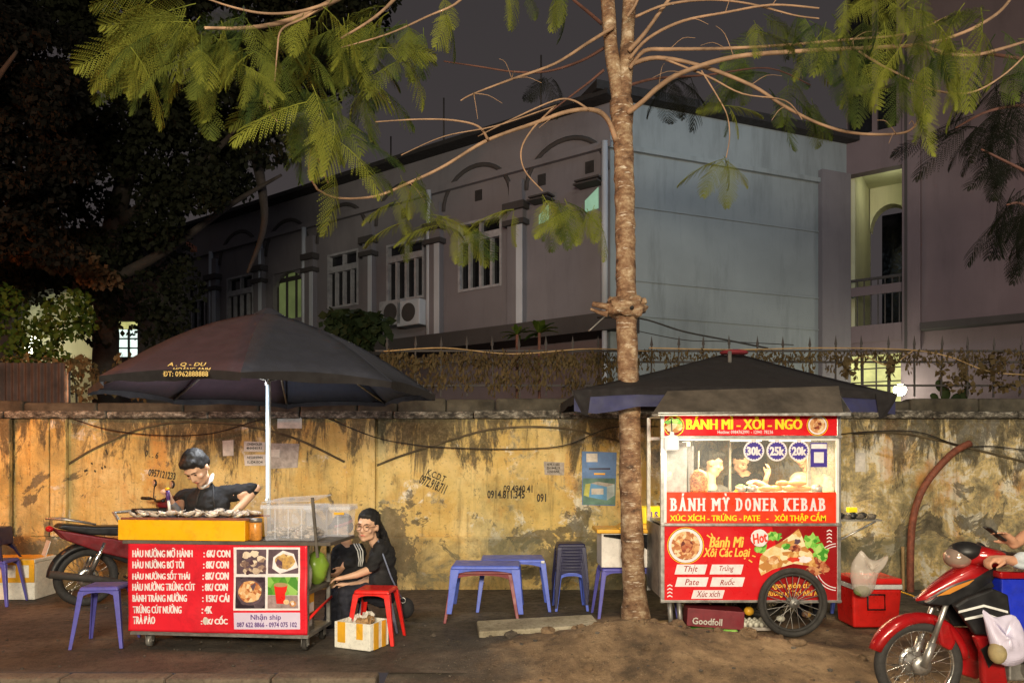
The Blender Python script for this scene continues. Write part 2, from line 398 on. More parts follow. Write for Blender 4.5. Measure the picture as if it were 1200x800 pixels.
def flat(name, D, pts, mat, parent, off=.003, th=0):
    mb = MB(); q = [P(x, y, D) for x, y in pts]; q = [(p.x, p.y-off, p.z) for p in q]; mb.poly(q)
    return build(name, mb, mat, parent, fix=False)
def disc(cx, cy, rx, ry=None, n=28): return [(cx+rx*math.cos(2*PI*k/n), cy+(ry or rx)*math.sin(2*PI*k/n)) for k in range(n)]
def rect(x0, y0, x1, y1): return [(x0, y1), (x1, y1), (x1, y0), (x0, y0)]
def blob(cx, cy, rx, ry, n=22, j=.18, seed=1):
    rg = random.Random(seed); return [(cx+rx*math.cos(2*PI*k/n)*(1+rg.uniform(-j, j)), cy+ry*math.sin(2*PI*k/n)*(1+rg.uniform(-j, j))) for k in range(n)]
# =================================================================== SETTING
def sheet(name, x0, x1, y0, y1, z, mat, nx=1, ny=1, fn=None, th=0):
    mb = MB(); vs = []
    for j in range(ny+1):
        for i in range(nx+1):
            x = x0+(x1-x0)*i/nx; y = y0+(y1-y0)*j/ny; vs.append((x, y, z+(fn(x, y) if fn else 0)))
    mb.add(vs, [(j*(nx+1)+i, j*(nx+1)+i+1, (j+1)*(nx+1)+i+1, (j+1)*(nx+1)+i) for j in range(ny) for i in range(nx)], True)
    return tag(build(name, mb, mat, fix=False), kind='structure')
sheet('road', -150, 150, -80, 5.45, -.13, M['asphalt'])
WY = 9.3
sheet('pavement', -40, 40, 5.62, WY+.1, 0, M['pave'], 160, 12, lambda x, y: .012*mnoise.noise(Vector((x*1.7, y*1.7, 0)))-.006)
sheet('yard', -150, 150, WY+.1, 220, .05, M['yard'])
def mound(x, y):
    d = math.hypot((x-1.0)/2.1, (y-6.10)/.82); base = max(0, 1-d)**1.0*.27
    k = max(0, 1-math.hypot((x-1.25)/.7, (y-7.2)/.6))*.07
    edge = max(0, 5.75-y)
    run = (.05 if x > -.2 else 0)
    n = mnoise.noise(Vector((x*2.2, y*2.2, 3)))*.035+mnoise.noise(Vector((x*7, y*7, 5)))*.022+mnoise.noise(Vector((x*19, y*19, 5)))*.008
    m = min(1, max(0, 1.25-d)*3)
    right = .022*min(1, max(0, (x-.2)/.8))*min(1, max(0, (8.3-y)/.5))
    return base+k+n*m+right-.02-(edge*.10 if x < 1.2 else edge*.03)
sheet('dirt_mound', -.95, 12, 3.2, 8.6, 0, M['dirt'], 220, 100, mound)
kr = tag(build('kerb', MB().box(-40, -1, 5.52, 5.60, -.4, -.14), M['kerb']), kind='structure')
kb = None
for i in range(13):
    mb = MB(); x = -1.0-i*.78
    if kb is None:
        mb.box(-.385, .385, -.085, .085, -.2, .004); kb = build('kerb_stone', mb, M['kerb'], bevel=.018); kb.location = (x-.39, 5.53, 0); kb.parent = kr; q = kb
    else: q = piece(kb, kr); q.location = (x-.39, 5.53+random.uniform(-.008, .008), random.uniform(-.008, .004))
rb = random.Random(3); mb = MB()
for i in range(240):
    x = rb.uniform(-5.5, 5.5); y = rb.uniform(5.7, 8.9) if x < -.8 else rb.uniform(4.2, 8.4)
    s = rb.uniform(.004, .014)*(1.6 if x > -.5 else 1)
    zz = max(mound(x, y) if (x > -.95) else 0, 0)
    mb.ball((x, y, zz), (s*1.3, s, s*.7), 5, 3)
tag(build('loose_pebbles', mb, M['pave']), 'small loose stones and crumbs scattered over the pavement and dirt', kind='stuff')
mb = MB()
for i in range(150):
    x = rb.gauss(1.05, .75); y = rb.gauss(6.55, .42); s = abs(rb.gauss(0, .022))+.008
    if y > 7.2 or (x > 1.45 and y > 6.5): continue
    k0 = len(mb.v); mb.ball((x, y, max(mound(x, y), 0)+s*.2), (s*1.3, s, s*.8), 7, 4)
    for k in range(k0, len(mb.v)): v = mb.v[k]; mb.v[k] = tuple(c+rb.uniform(-.25, .25)*s for c in v)
for k in range(len(mb.sm)): mb.sm[k] = False
tag(build('dirt_clods', mb, M['dirt'], fix=False), 'crumbled clods and rubble of dirt heaped about the foot of the tree', kind='stuff')
mb = MB()
for i in range(330):
    x = rb.uniform(-5.5, 5.0); y = rb.uniform(5.7, 9.1) if x < -.8 else rb.uniform(4.0, 8.8)
    if i % 3 == 0: x = rb.gauss(1.2, 1.0); y = rb.gauss(6.5, .6)
    s = rb.uniform(.010, .032); a = rb.uniform(0, 6.3); zz = max(mound(x, y) if x > -.95 and y < 8.5 else 0, 0)+.008; dx, dy = s*math.cos(a), s*math.sin(a)
    mb.add([(x-dx, y-dy, zz), (x+dy*.4, y-dx*.4, zz+.004), (x+dx, y+dy, zz+.006), (x-dy*.4, y+dx*.4, zz+.002)], [(0, 1, 2, 3)])
tag(build('leaf_litter', mb, M['litter'] , fix=False), 'dry leaf scraps and bits of litter strewn over the pavement and dirt', kind='stuff')
for i, (px, py, w) in enumerate([(645, 752, .05), (712, 745, .07), (935, 770, .10), (690, 790, .05), (1010, 775, .05)]):
    D = F*CH/(py-HZ); D = min(D, 7.2); x = X(px, D); mb = MB(); rg = random.Random(i)
    mb.ball((x, D, mound(x, D)+.015), (w*.8, w*.6, .03), 8, 5)
    for k in range(len(mb.v)): v = mb.v[k]; mb.v[k] = (v[0]+rg.uniform(-.01, .01), v[1]+rg.uniform(-.01, .01), v[2]+rg.uniform(-.006, .006))
    nm = ['beside the grey slab', 'at the foot of the tree trunk', 'in front of the kebab cart wheel', 'low on the dirt mound in front of the slab', 'in front of the red cooler'][i]
    tag(build('rock', mb, M['dirt']), 'small brown stone lying '+nm, 'stone', 'stones on the dirt mound')
# flat cardboard scraps by the trunk
c = build('cardboard_scrap', MB().box(-.16, .16, -.07, .07, 0, .012), M['plank']); c.location = (X(778, 7.0), 6.95, mound(1.44, 6.95)+.03); c.rotation_euler = (.08, -.03, .3)
tag(c, 'flat tan cardboard scrap lying on the dirt right of the tree trunk', 'cardboard')
# --------------------------------------------------------------- yellow wall
wall = thing('boundary_wall', 'long stained yellow plaster boundary wall behind the food carts', 'wall', (0, WY, 0))
mb = MB(); xl, xr = -11, 13
xa, xb = X(2, WY), X(38, WY)
mb.box(xa+.17, xr, WY, WY+.22, -.2, 2.13); build('wall_face', mb, M['wall'], wall)
mb = MB(); mb.box(xl, xa+.16, WY+.05, WY+.22, -.2, 2.13); build('wall_face', mb, M['wall'], wall)
mb = MB(); mb.box(xl, xr, WY-.045, WY-.002, -.2, .655); build('plinth', mb, M['wall'], wall, bevel=.01)
for px, w in ((424, .36), (72, .20), (8, .16), (762, .32), (-160, .3), (1262, .32)):
    mb = MB(); x = X(px, WY); mb.box(x-w/2, x+w/2, WY-.075, WY-.004, .657, 2.128); build('pilaster', mb, M['wall'], wall, bevel=.012)
mb = MB(); mb.box(X(38, WY), X(60, WY), WY-.05, WY-.004, .657, 2.128); build('pilaster', mb, M['wall'], wall, bevel=.012)
rr = random.Random(5); x = xl
while x < xr:                                        # coping in cast lengths
    w = rr.uniform(1.0, 1.3); mb = MB(); n = 10; dz = rr.uniform(-.012, .012)
    mb.box(x+.006, x+w-.006, WY-.08, WY+.3, 2.132, 2.225+dz)
    build('coping_slab', mb, M['coping'], wall, bevel=.02); x += w
x = xl
while x < xr:
    w = rr.uniform(.5, 1.1); mb = MB(); mb.box(x+.004, x+w-.004, WY-.03, WY+.2, 2.20, 2.36+rr.uniform(-.03, .03)); build('top_course', mb, M['coptop'], wall, bevel=.03); x += w
def strand(name, pts, r, mat, parent, D=WY, off=.02, n=6):
    q = []
    ps = [Vector((a, b, 0)) for a, b in pts]; sm = []
    for i in range(len(ps)-1):                       # Catmull-Rom through the picture points
        p0 = ps[max(i-1, 0)]; p1 = ps[i]; p2 = ps[i+1]; p3 = ps[min(i+2, len(ps)-1)]
        for t in [k/6 for k in range(6)]:
            sm.append(.5*((2*p1)+(p2-p0)*t+(2*p0-5*p1+4*p2-p3)*t*t+(3*p1-p0-3*p2+p3)*t**3))
    sm.append(ps[-1])
    for s in sm: v = P(s.x, s.y, D); q.append((v.x, D-off, v.z))
    mb = MB(); mb.tube(q, r, n); return build(name, mb, mat, parent)
M['moulding'] = plain('mouldy_relief', (.10, .075, .04), .9, var=.5, scale=5, bump=.4)
for pts in ([(80, 544), (110, 526), (160, 504), (205, 495), (250, 495), (300, 501), (350, 515), (404, 541)],
            [(442, 545), (470, 534), (520, 518), (570, 504), (620, 500), (670, 503), (700, 511), (735, 520), (800, 545)],
            [(1000, 508), (1050, 507), (1100, 516), (1140, 526), (1200, 541), (1260, 560)]):
    strand('arch_moulding', pts, .016, M['moulding'], wall, off=.004)
for i, (pts, lb) in enumerate([([(85, 489), (130, 503), (190, 510), (250, 508), (300, 494), (325, 486)], 'thin slack black cable on the wall behind the grilling man'),
            ([(380, 488), (440, 512), (480, 520), (520, 524), (600, 526), (660, 522), (700, 506), (725, 500), (770, 500)], 'thin sagging cable along the middle of the yellow wall'),
            ([(960, 512), (1010, 506), (1070, 506), (1120, 522), (1160, 523), (1215, 530)], 'black cable sagging across the wall above the rusty pipe')]):
    tag(strand('cable', pts, .007, M['cable'], None, off=.085), lb, 'cable')
# wall prints: stencilled numbers and pasted papers
M['stencil'] = plain('stencil_ink', (.045, .038, .028), .9, var=.5, scale=30)
M['paperw'] = plain('pasted_paper', (.62, .58, .52), .85, var=.2, scale=12)
M['paperg'] = plain('old_pasted_paper', (.40, .36, .32), .85, var=.3, scale=16)
for b, x0, y0, x1, y1, r, bo in [("0957121233", 174, 551, 206, 560, .16, .03), ("K.C.D.T", 500, 553, 523, 561, .42, .02), ("0972.918.711", 491, 561, 524, 573, .42, .03),
                          ("09.4940.41", 590, 568, 624, 577, .0, .02), ("0914.811.345", 571, 574, 615, 584, 0, .03), ("091", 629, 578, 640, 588, 0, .03),
                          ("0 . . 6", 170, 528, 186, 536, .2, .02), ("- : .. '", 96, 532, 130, 552, -.4, .0)]:
    txt(b, WY, x0, y0, x1, y1, M['stencil'], wall, bo, off=.004, rot=r, name='stencilled_number')
def paper(name, x0, y0, x1, y1, lb, m, rows=0, D=WY, parent=None, off=.006):
    rg = random.Random(int(x0)); j = lambda: rg.uniform(-1.2, 1.2)
    t = thing(name, lb, 'paper' if 'poster' not in name else 'poster', P((x0+x1)/2, (y0+y1)/2, D-off), 'papers pasted on the yellow wall' if 'poster' not in name else None)
    mb = MB(); pts = [(x0+j(), y1+j()), (x1+j(), y1+j()), (x1+j(), y0+j()), (x0+j(), y0+j())]
    fr = [P(a, b, D)+Vector((0, -off, 0)) for a, b in pts]; bk = [p+Vector((0, .003, 0)) for p in fr]
    mb.add(fr+bk, [(0,1,2,3), (7,6,5,4), (0,4,5,1), (1,5,6,2), (2,6,7,3), (3,7,4,0)]); build('sheet', mb, m, t)
    for k in range(rows):
        yy = y0+(y1-y0)*(k+.7)/(rows+.6)
        txt(''.join(rg.choice('IHOLEN0149.') for _ in range(9)), D, x0+3, yy-1.6, x1-4, yy+1.6, M['stencil'], t, .02, off=off+.003, name='small_print')
    return t
paper('notice_paper', 326, 488, 353, 502, 'small white paper pasted high on the wall right of the umbrella pole', M['paperw'], 0)
paper('notice_paper', 286, 517, 311, 529, 'torn white notice with two printed lines, upper left of the umbrella pole', M['paperw'], 2)
paper('notice_paper', 287, 532, 312, 546, 'torn white notice with printed lines, lower left of the umbrella pole', M['paperw'], 2)
paper('notice_paper', 316, 519, 350, 548, 'dark brown old paper patch right of the umbrella pole', M['paperg'], 0)
paper('notice_paper', 318, 526, 328, 536, 'tiny white slip pasted over the brown patch', M['paperw'], 0, off=.012)
paper('notice_paper', 262, 516, 274, 534, 'pale blue grey paper remnant above the right shoulder of the grilling man', M['paperw'], 0)
paper('notice_paper', 638, 541, 660, 556, 'faded grey notice left of the blue poster', M['paperg'], 3)
paper('notice_paper', 1002, 530, 1014, 553, 'pale paper remnant on the wall right of the kebab cart', M['paperw'], 0)
# blue poster with a carton printed on it
D_ = WY; po = paper('blue_poster', 682, 529, 722, 592, 'blue poster showing a carton, pasted on the wall left of the tree', plain('poster_blue', (.10, .20, .42), .6, var=.35, scale=3), 0)
flat('poster_print', D_, rect(683, 560, 721, 591), plain('poster_green', (.10, .20, .16), .6, var=.5, scale=5), po, .010)
flat('poster_print', D_, rect(687, 531, 700, 541), M['paperw'], po, .011)
flat('poster_print', D_, [(690, 582), (711, 586), (711, 570), (692, 566)], plain('carton_blue', (.12, .33, .60), .6), po, .012)
flat('poster_print', D_, [(711, 586), (720, 580), (720, 567), (711, 570)], plain('carton_pale', (.40, .48, .50), .6), po, .012)
flat('poster_print', D_, [(692, 566), (711, 570), (720, 567), (700, 564)], M['paperg'], po, .013)
flat('poster_print', D_, [(684, 580), (690, 582), (692, 566), (686, 567)], plain('carton_yellow', (.50, .50, .10), .6), po, .012)
txt("CARTON", D_, 693, 548, 714, 551, M['navy'], po, .01, off=.014, name='small_print') if False else None
flat('poster_print', D_, rect(690, 548, 715, 550), M['navy'], po, .013)
flat('poster_print', D_, rect(696, 554, 709, 556), M['yel'], po, .013)
flat('poster_print', D_, rect(693, 572, 707, 579), M['paperw'], po, .015)
# --------------------------------------------------------------- railing on the wall
fen = thing('spiked_railing', 'black spiked iron railing with dry vines along the wall top', 'railing', (0, WY+.12, 2.4))
FY = WY+.12
for z in (2.56, 2.86, 3.0):
    mb = MB(); mb.box(X(440, FY), 9, FY-.012, FY+.012, z-.012, z+.012); build('rail', mb, M['dark'], fen)
mb = MB(); mb.box(-.009, .009, -.009, .009, 0, .66)
mb.add([(-.02, 0, .66), (0, -.012, .66), (.02, 0, .66), (0, .012, .66), (0, 0, .78), (0, 0, .63)], [(0,1,4), (1,2,4), (2,3,4), (3,0,4), (1,0,5), (2,1,5), (3,2,5), (0,3,5)])
b0 = build('bar', mb, M['dark']); k = 0
x = X(455, FY)
while x < 8:
    o = b0 if k == 0 else piece(b0, fen)
    if k == 0: o.parent = fen
    o.location = (x, 0, 0.02+random.uniform(-.01, .01)); o.rotation_euler = (0, random.uniform(-.03, .03), 0); k += 1
    x += .335/ (1 if x > 0 else 1.0)
# bars are placed in the railing's own frame
for o in kids(fen):
    if o.name.startswith('bar'): o.location.z += 0
def leafcloud(mb, rg, c, r, n, size, droop=0, asp=.35):
    for i in range(n):
        while True:
            p = Vector((rg.uniform(-1, 1), rg.uniform(-1, 1), rg.uniform(-1, 1)))
            if p.length < 1: break
        if rg.random() < .5: p = p.normalized()*rg.uniform(.75, 1)
        p = Vector(c)+Vector((p.x*r[0], p.y*r[1], p.z*r[2])); s = size*rg.uniform(.6, 1.3)
        d = Vector((rg.uniform(-1, 1), rg.uniform(-1, 1), rg.uniform(-1, 1)-droop)).normalized()
        w = d.cross(Vector((rg.uniform(-1, 1), rg.uniform(-1, 1), rg.uniform(-1, 1)))).normalized()*s*asp
        mb.add([p, p+d*s*.5+w, p+d*s, p+d*s*.5-w], [(0, 1, 2, 3)])
rg = random.Random(11); mb = MB()
px = 446
while px < 740:                                          # a continuous hanging tangle left of the trunk
    leafcloud(mb, rg, (X(px, FY), FY-.02, rg.uniform(2.84, 2.96)), (.10, .09, .09), 34, .075, 1.6, .2); leafcloud(mb, rg, (X(px+3, FY), FY-.02, rg.uniform(2.55, 2.84)), (.07, .08, .15), 30, .08, 2.2, .18); px += rg.uniform(4, 8)
px = 740
while px < 1235:
    leafcloud(mb, rg, (X(px, FY), FY-.02, 2.98-abs(rg.gauss(0, .05))), (.13, .06, .07), 24, .06, 1.4, .22)
    if rg.random() < .45: leafcloud(mb, rg, (X(px, FY), FY-.02, 2.85), (.05, .05, .13), 18, .06, 2, .2)
    px += rg.uniform(6, 11)
for i in range(9):
    x = X(rg.choice([990, 1000, 1035, 1042, 1050, 1128, 1150, 1190, 1200]), FY); leafcloud(mb, rg, (x, FY-.02, 2.8), (.05, .05, .16), 22, .08, 1.6)
for i in range(16): x = X(rg.uniform(1100, 1260), FY); leafcloud(mb, rg, (x, FY-.02, rg.uniform(2.5, 2.95)), (.16, .1, .08), 20, .08, .6)
for i in range(12): x = X(rg.uniform(70, 200), FY); leafcloud(mb, rg, (x, FY+.02, rg.uniform(2.45, 2.9)), (.16, .1, .12), 26, .09, 1.2)
tag(build('dry_vines', mb, M['dry'], fix=False), 'brown dried vines draped over the spiked railing on the wall', kind='stuff')
for i, (pts, lb) in enumerate([([(450, 412), (520, 408), (600, 415), (690, 409), (760, 412)], 'long bare vine stem wound along the railing left of the trunk'),
            ([(760, 408), (860, 410), (960, 408), (1060, 410), (1110, 418), (1160, 436), (1225, 440)], 'pale bare vine stem wound along the railing above the black canopy'),
            ([(990, 430), (1010, 418), (1040, 428), (1070, 410)], 'short looping vine stem hanging before the yellow lit window')]):
    tag(strand('vine_stem', pts, .008, M['plank'], None, D=FY, off=.03), lb, 'vine')
# corrugated sheet on the wall, far left
cs = thing('corrugated_sheet', 'corrugated metal sheet standing on the wall behind the leafy bush', 'fence', (X(30, 9.5), 9.5, 2.3))
mb = MB(); x = X(-90, 9.5); vs = []; n = 0
while x < X(78, 9.5): vs += [(x, 9.5+.018*math.sin(x*2*PI/.085), 2.2), (x, 9.5+.018*math.sin(x*2*PI/.085), 2.86)]; x += .014; n += 1
mb.add(vs, [(2*i, 2*i+2, 2*i+3, 2*i+1) for i in range(n-1)], True); build('corrugated_panel', mb, plain('dull_corrugated_sheet', (.028, .020, .020), .8, var=.5, scale=3), cs, fix=False)
mb = MB(); mb.box(X(76, 9.5), X(80, 9.5), 9.5, 9.55, 2.2, 2.75); build('post', mb, M['galv'], cs)

# =================================================================== SCHOOL-LIKE BUILDING
bl = thing('long_building', 'two storey grey lavender building with pilasters and tall windows behind the wall', 'building', (1.79, 13.5, 0))
L = Plane(1.79, 13.5, -1257, 867); Rp = Plane(1.79, 13.5, 2310, 867)
uR = Rp.u(992); e = Rp.o+Rp.d*uR; T = Plane(e.x, e.y, 1257, -867)
zt = L.z(715, 120); zc = L.z(715, 166); zl = L.z(712, 368)
def holes_wall(pl, mb, u0, u1, z0, z1, holes, th=.25):
    us = sorted(set([u0, u1]+[h[0] for h in holes]+[h[1] for h in holes])); zs = sorted(set([z0, z1]+[h[2] for h in holes]+[h[3] for h in holes]))
    for i in range(len(us)-1):
        run = None
        for j in range(len(zs)-1):
            cu, cz = (us[i]+us[i+1])/2, (zs[j]+zs[j+1])/2
            hol = any(h[0] < cu < h[1] and h[2] < cz < h[3] for h in holes)
            if not hol and run is None: run = zs[j]
            if hol and run is not None: pl.box(mb, us[i], us[i+1], run, zs[j], -th, 0); run = None
        if run is not None: pl.box(mb, us[i], us[i+1], run, zs[-1], -th, 0)
def window(pl, u0, u1, z0, z1, parent, mull=3, trans=None, glassmat=None, fm=None, open_=False):
    """frame with its mullions, each pane a sub-part"""
    u0, u1 = min(u0, u1), max(u0, u1); f = .05; mb = MB(); fm = fm or M['wframe']
    pl.box(mb, u0, u0+f, z0, z1, -.16, .015); pl.box(mb, u1-f, u1, z0, z1, -.16, .015)
    pl.box(mb, u0+f, u1-f, z0, z0+f, -.16, .03); pl.box(mb, u0+f, u1-f, z1-f, z1, -.16, .015)
    zt_ = z1-f
    if trans: pl.box(mb, u0+f, u1-f, trans-.07, trans+.07, -.15, .012); zt_ = trans-.07
    for k in range(1, mull):
        u = u0+(u1-u0)*k/mull; pl.box(mb, u-.03, u+.03, z0+f, zt_, -.13, -.02)
        if trans and k == mull//2+mull % 2: pl.box(mb, u-.03, u+.03, trans+.07, z1-f, -.13, -.02)
    w = build('window', mb, fm, parent)
    for k in range(mull):
        mb = MB(); a = u0+(u1-u0)*k/mull; b = u0+(u1-u0)*(k+1)/mull; pl.box(mb, a+.03, b-.03, z0+f, zt_, -.11, -.10); build('pane', mb, glassmat or M['paneD'], w)
    if trans:
        mb = MB(); pl.box(mb, u0+f, u1-f, trans+.07, z1-f, -.12, -.11); build('pane', mb, glassmat or M['paneD'], w)
    return w
WL = [(588, 537, 257, 339, 277), (497, 453, 283, 352, 301), (420, 384, 295, 360, 314), (297, 266, 323, 378, 342), (247, 216, 334, 388, 350)]
hl = []
for a, b, t, bo, tr in WL:
    um = (L.u(a)+L.u(b))/2; k = (a+b)/2; hl.append((L.u(a), L.u(b), L.z(k, bo), L.z(k, t), L.z(k, tr)))
ud0, ud1 = L.u(353), L.u(320); zd0, zd1 = L.z(336, 374), L.z(336, 318)
uend = L.u(190)+9
mb = MB(); holes_wall(L, mb, 0, uend, zl, zt, [(h[0], h[1], h[2], h[3]) for h in hl]+[(ud0, ud1, zd0, zd1)]); build('wall', mb, M['lav'], bl)
mb = MB(); L.box(mb, .02, uend, .05, zl-.02, -.9, -.6); build('ground_floor_wall', mb, M['pink'], bl)
mb = MB(); L.box(mb, -.35, uend, zl-.32, zl-.002, -.6, .22); build('floor_ledge', mb, M['dark'], bl)
mb = MB(); L.box(mb, -.12, uend, zt, zt+.09, -.3, .35); build('eave', mb, M['roofd'], bl)
mb = MB(); L.box(mb, -.05, uend, zc-.12, zc, .003, .10); build('cornice', mb, M['lav'], bl)
for h in hl: window(L, h[0], h[1], h[2], h[3], bl, 4, h[4])
# lit arched door-window
mb = MB(); L.box(mb, ud0, ud1, zd0, zd1, -.20, -.18); w = build('arched_window', mb, M['litdoor'], bl)
mb = MB()
for k in range(4): u = ud0+(ud1-ud0)*k/3; L.box(mb, u-.025, u+.025, zd0, zd1, -.17, -.13)
L.box(mb, ud0, ud1, zd0+1.0, zd0+1.1, -.172, -.12); build('window_bars', mb, M['dark'], w)
mb = MB(); um = (ud0+ud1)/2; ru = (ud1-ud0)/2; vs = []          # spandrels that make the opening round-headed
for sgn in (-1, 1):
    pts = [L.pt(um+sgn*ru, zd1, -.05)]+[L.pt(um+sgn*ru*math.cos(t), zd1-ru*.75+ru*.75*math.sin(t), -.05) for t in [PI/2*k/8 for k in range(8, -1, -1)]]
    b = [p-Vector((L.n.x, L.n.y, 0))*.12 for p in pts]; n = len(pts)
    mb.add(pts+b, [tuple(range(n)), tuple(range(2*n-1, n-1, -1))]+[(i, i+n, (i+1) % n+n, (i+1) % n) for i in range(n)])
build('arch_spandrel', mb, M['lav'], bl)
# pilasters with dark capitals, pipes, relief arches
PX = [(617, 599, 238), (520, 505, 262), (441, 430, 278), (372, 362, 298), (312, 303, 312), (258, 248, 322)]
for a, b, t in PX:
    u0, u1 = L.u(a), L.u(b); z1 = L.z(a, t); mb = MB(); L.box(mb, u0, u1, zl, z1, .003, .14); build('pilaster', mb, M['lav'], bl)
    mb = MB(); L.box(mb, u0+.002, u0+(u1-u0)*.40, zl+.01, z1-.35, .142, .155); build('pilaster_strip', mb, M['trimw'], bl)
    for zz, hh in ((z1-.02, .12), (z1-.36, .08)):
        mb = MB(); L.box(mb, u0-.07, u1+.07, zz-hh, zz+.02, .002, .22); build('capital', mb, M['dark'], bl)
    mb = MB(); L.box(mb, u0+.03, u1-.03, z1, L.z(a, t)+.45, .003, .12); build('capital_block', mb, M['lav'], bl)
for px, t in ((711.5, 168), (506, 225), (360, 268), (309, 285), (251, 296)):
    u = L.u(px); z1 = L.z(px, t); mb = MB(); q = L.pt(u, zl+.02, .10); q2 = L.pt(u, z1, .10); mb.tube([q, q2], .06, 10)
    if px > 700: q = L.pt(u, .1, -.3); mb.tube([L.pt(u, .1, .1), L.pt(u, zl+.04, .1)], .05, 8)
    build('downpipe', mb, M['trimw'], bl)
for i in range(len(PX)):
    ua = L.u(PX[i-1][1]) if i else 0.05; ub = L.u(PX[i][0]); zb = L.z(PX[i][0], PX[i][2])+.25; hgt = L.z(PX[i][0], PX[i][2])+1.15-zb
    pts = [L.pt((ua+ub)/2-(ub-ua)/2*math.cos(t), zb+.78*math.sin(t), .0) for t in [PI*k/16 for k in range(17)]]
    mb = MB(); mb.tube(pts, .05, 6); build('relief_arch', mb, M['dark'], bl)
for px, py in ((635, 211), (691, 196), (561, 229), (474, 250)):
    mb = MB(); u = L.u(px); z = L.z(px, py); L.box(mb, u-.09, u+.09, z-.11, z+.11, -.02, .012); build('vent_hole', mb, M['roofd'], bl)
for x0, x1, y0, y1, t in ((632, 644, 246, 262, .3), (686, 702, 228, 248, .3)):
    a, b = L.u(x1), L.u(x0); mb = MB(); z0, z1 = L.z(x0, y1), L.z(x0, y0)
    mb.add([L.pt(a, z0, .02), L.pt(b, z0-.02, .02), L.pt(b, z1-.12, .02), L.pt(a, z1+.08, .02)], [(0, 1, 2, 3)])
    g = build('lit_louvre_window', mb, M['litgreen'], bl, fix=False)
    mb = MB(); L.box(mb, a-.12, b+.1, z1+.10, z1+.13, .0, .3); build('awning_slat', mb, M['dark'], g)
    mb = MB(); L.box(mb, a-.12, b+.1, z1+.18, z1+.21, .0, .25); build('awning_slat', mb, M['dark'], g)
# air conditioners under the second window
ac = thing('air_conditioner', 'boxy outdoor air conditioner under the second window, left of the pair', 'air conditioner', L.at(480, 372, .3), 'air conditioners on the ledge')
for i, (px, lb) in enumerate(((468, None), (489, 'boxy outdoor air conditioner under the second window, right of the pair'))):
    if i: ac = thing('air_conditioner', lb, 'air conditioner', L.at(px, 372, .3), 'air conditioners on the ledge')
    u = L.u(px); z = L.z(px, 384); mb = MB(); L.box(mb, u-.36, u+.30, z, z+.55, .02, .34); build('casing', mb, M['trimw'] if i else M['wframe'], ac, bevel=.02)
    c = L.pt(u-.05, z+.28, .345); mb = MB(); vs = [c+Vector((L.d.x*.2*math.cos(t), L.d.y*.2*math.cos(t), .2*math.sin(t))) for t in [2*PI*k/20 for k in range(20)]]; mb.poly(vs); build('fan_grille', mb, M['dark'], ac, fix=False)
# right-hand plain wing
zR = Rp.z(760, 124)
mb = MB(); Rp.box(mb, .005, uR, .05, zR, -.3, 0); build('side_wall', mb, M['grey'], bl)
mb = MB(); Rp.box(mb, -.05, uR, Rp.z(760, 176)-.09, Rp.z(760, 176)+.0, .003, .07); build('string_course', mb, M['grey'], bl)
for px, py in ((800, 249), (800, 333), (800, 373)):
    z = Rp.z(px, py); mb = MB(); Rp.box(mb, .1, uR-.6, z-.03, z, .002, .02); build('wall_seam', mb, M['grey'], bl)
mb = MB(); Rp.box(mb, uR-.75, uR-.003, .1, Rp.z(980, 204), .004, .12); build('corner_pier', mb, M['lav'], bl)
mb = MB(); Rp.box(mb, -.4, uR+.1, zR+.001, zR+.16, -.4, .25); build('roof_edge', mb, M['roofd'], bl)
vs = []; mb = MB()                                    # dark pitched roof seen behind the edge
a = Rp.pt(-.2, zR+.16, -.3); b = Rp.pt(uR, zR+.16, -.3)
mb.add([a, b, b+Vector((0, 0, .25)), a+Vector((0, 0, .22)), a+Vector((-1, 3, .1)), b+Vector((-1, 3, .2)), a+Vector((-1, 3, -.2)), b+Vector((-1, 3, -.2))], [(0, 1, 2, 3), (3, 2, 5, 4), (4, 5, 7, 6), (0, 3, 4, 6), (1, 7, 5, 2)]); build('roof', mb, M['roofd'], bl)
# ------- tower wing at right (its own volume)
tw = thing('stair_tower', 'pinkish stair tower with an arched balcony opening at the right', 'building', (e.x, e.y, 0))
uo0, uo1 = .02, T.u(1057); zo0 = T.z(1000, 383); zo1 = T.z(1055, 193); zt0 = T.z(1000, 165); ue = T.u(1200)+3.5
zlow1 = T.z(1050, 412); uw0 = T.u(1062)
mb = MB(); holes_wall(T, mb, 0, ue, .05, zt0+3.6, [(uo0, uo1, zo0, zo1), (uo0, uo1-.02, 1.6, zlow1), (uo0, uo1-.1, zt0+.10, zt0+3.2)], .25); build('wall', mb, M['pink'], tw)
mb = MB(); T.box(mb, uo1+.02, uo1+.34, zlow1, zt0+3.6, .003, .14); build('pier', mb, M['pink'], tw)
mb = MB(); T.box(mb, uo1+.06, uo1+.11, zlow1, zt0+3.6, .142, .16); build('pier_groove', mb, M['dark'], tw)
mb = MB(); T.box(mb, uo1+.35, ue, T.z(1135, 384), T.z(1135, 376), .003, .35); build('canopy_ledge', mb, M['dark'], tw)
mb = MB(); T.box(mb, uo0+.0, uo1, zo0-.34, zo0, .004, .05); build('balcony_beam', mb, M['pink'], tw)
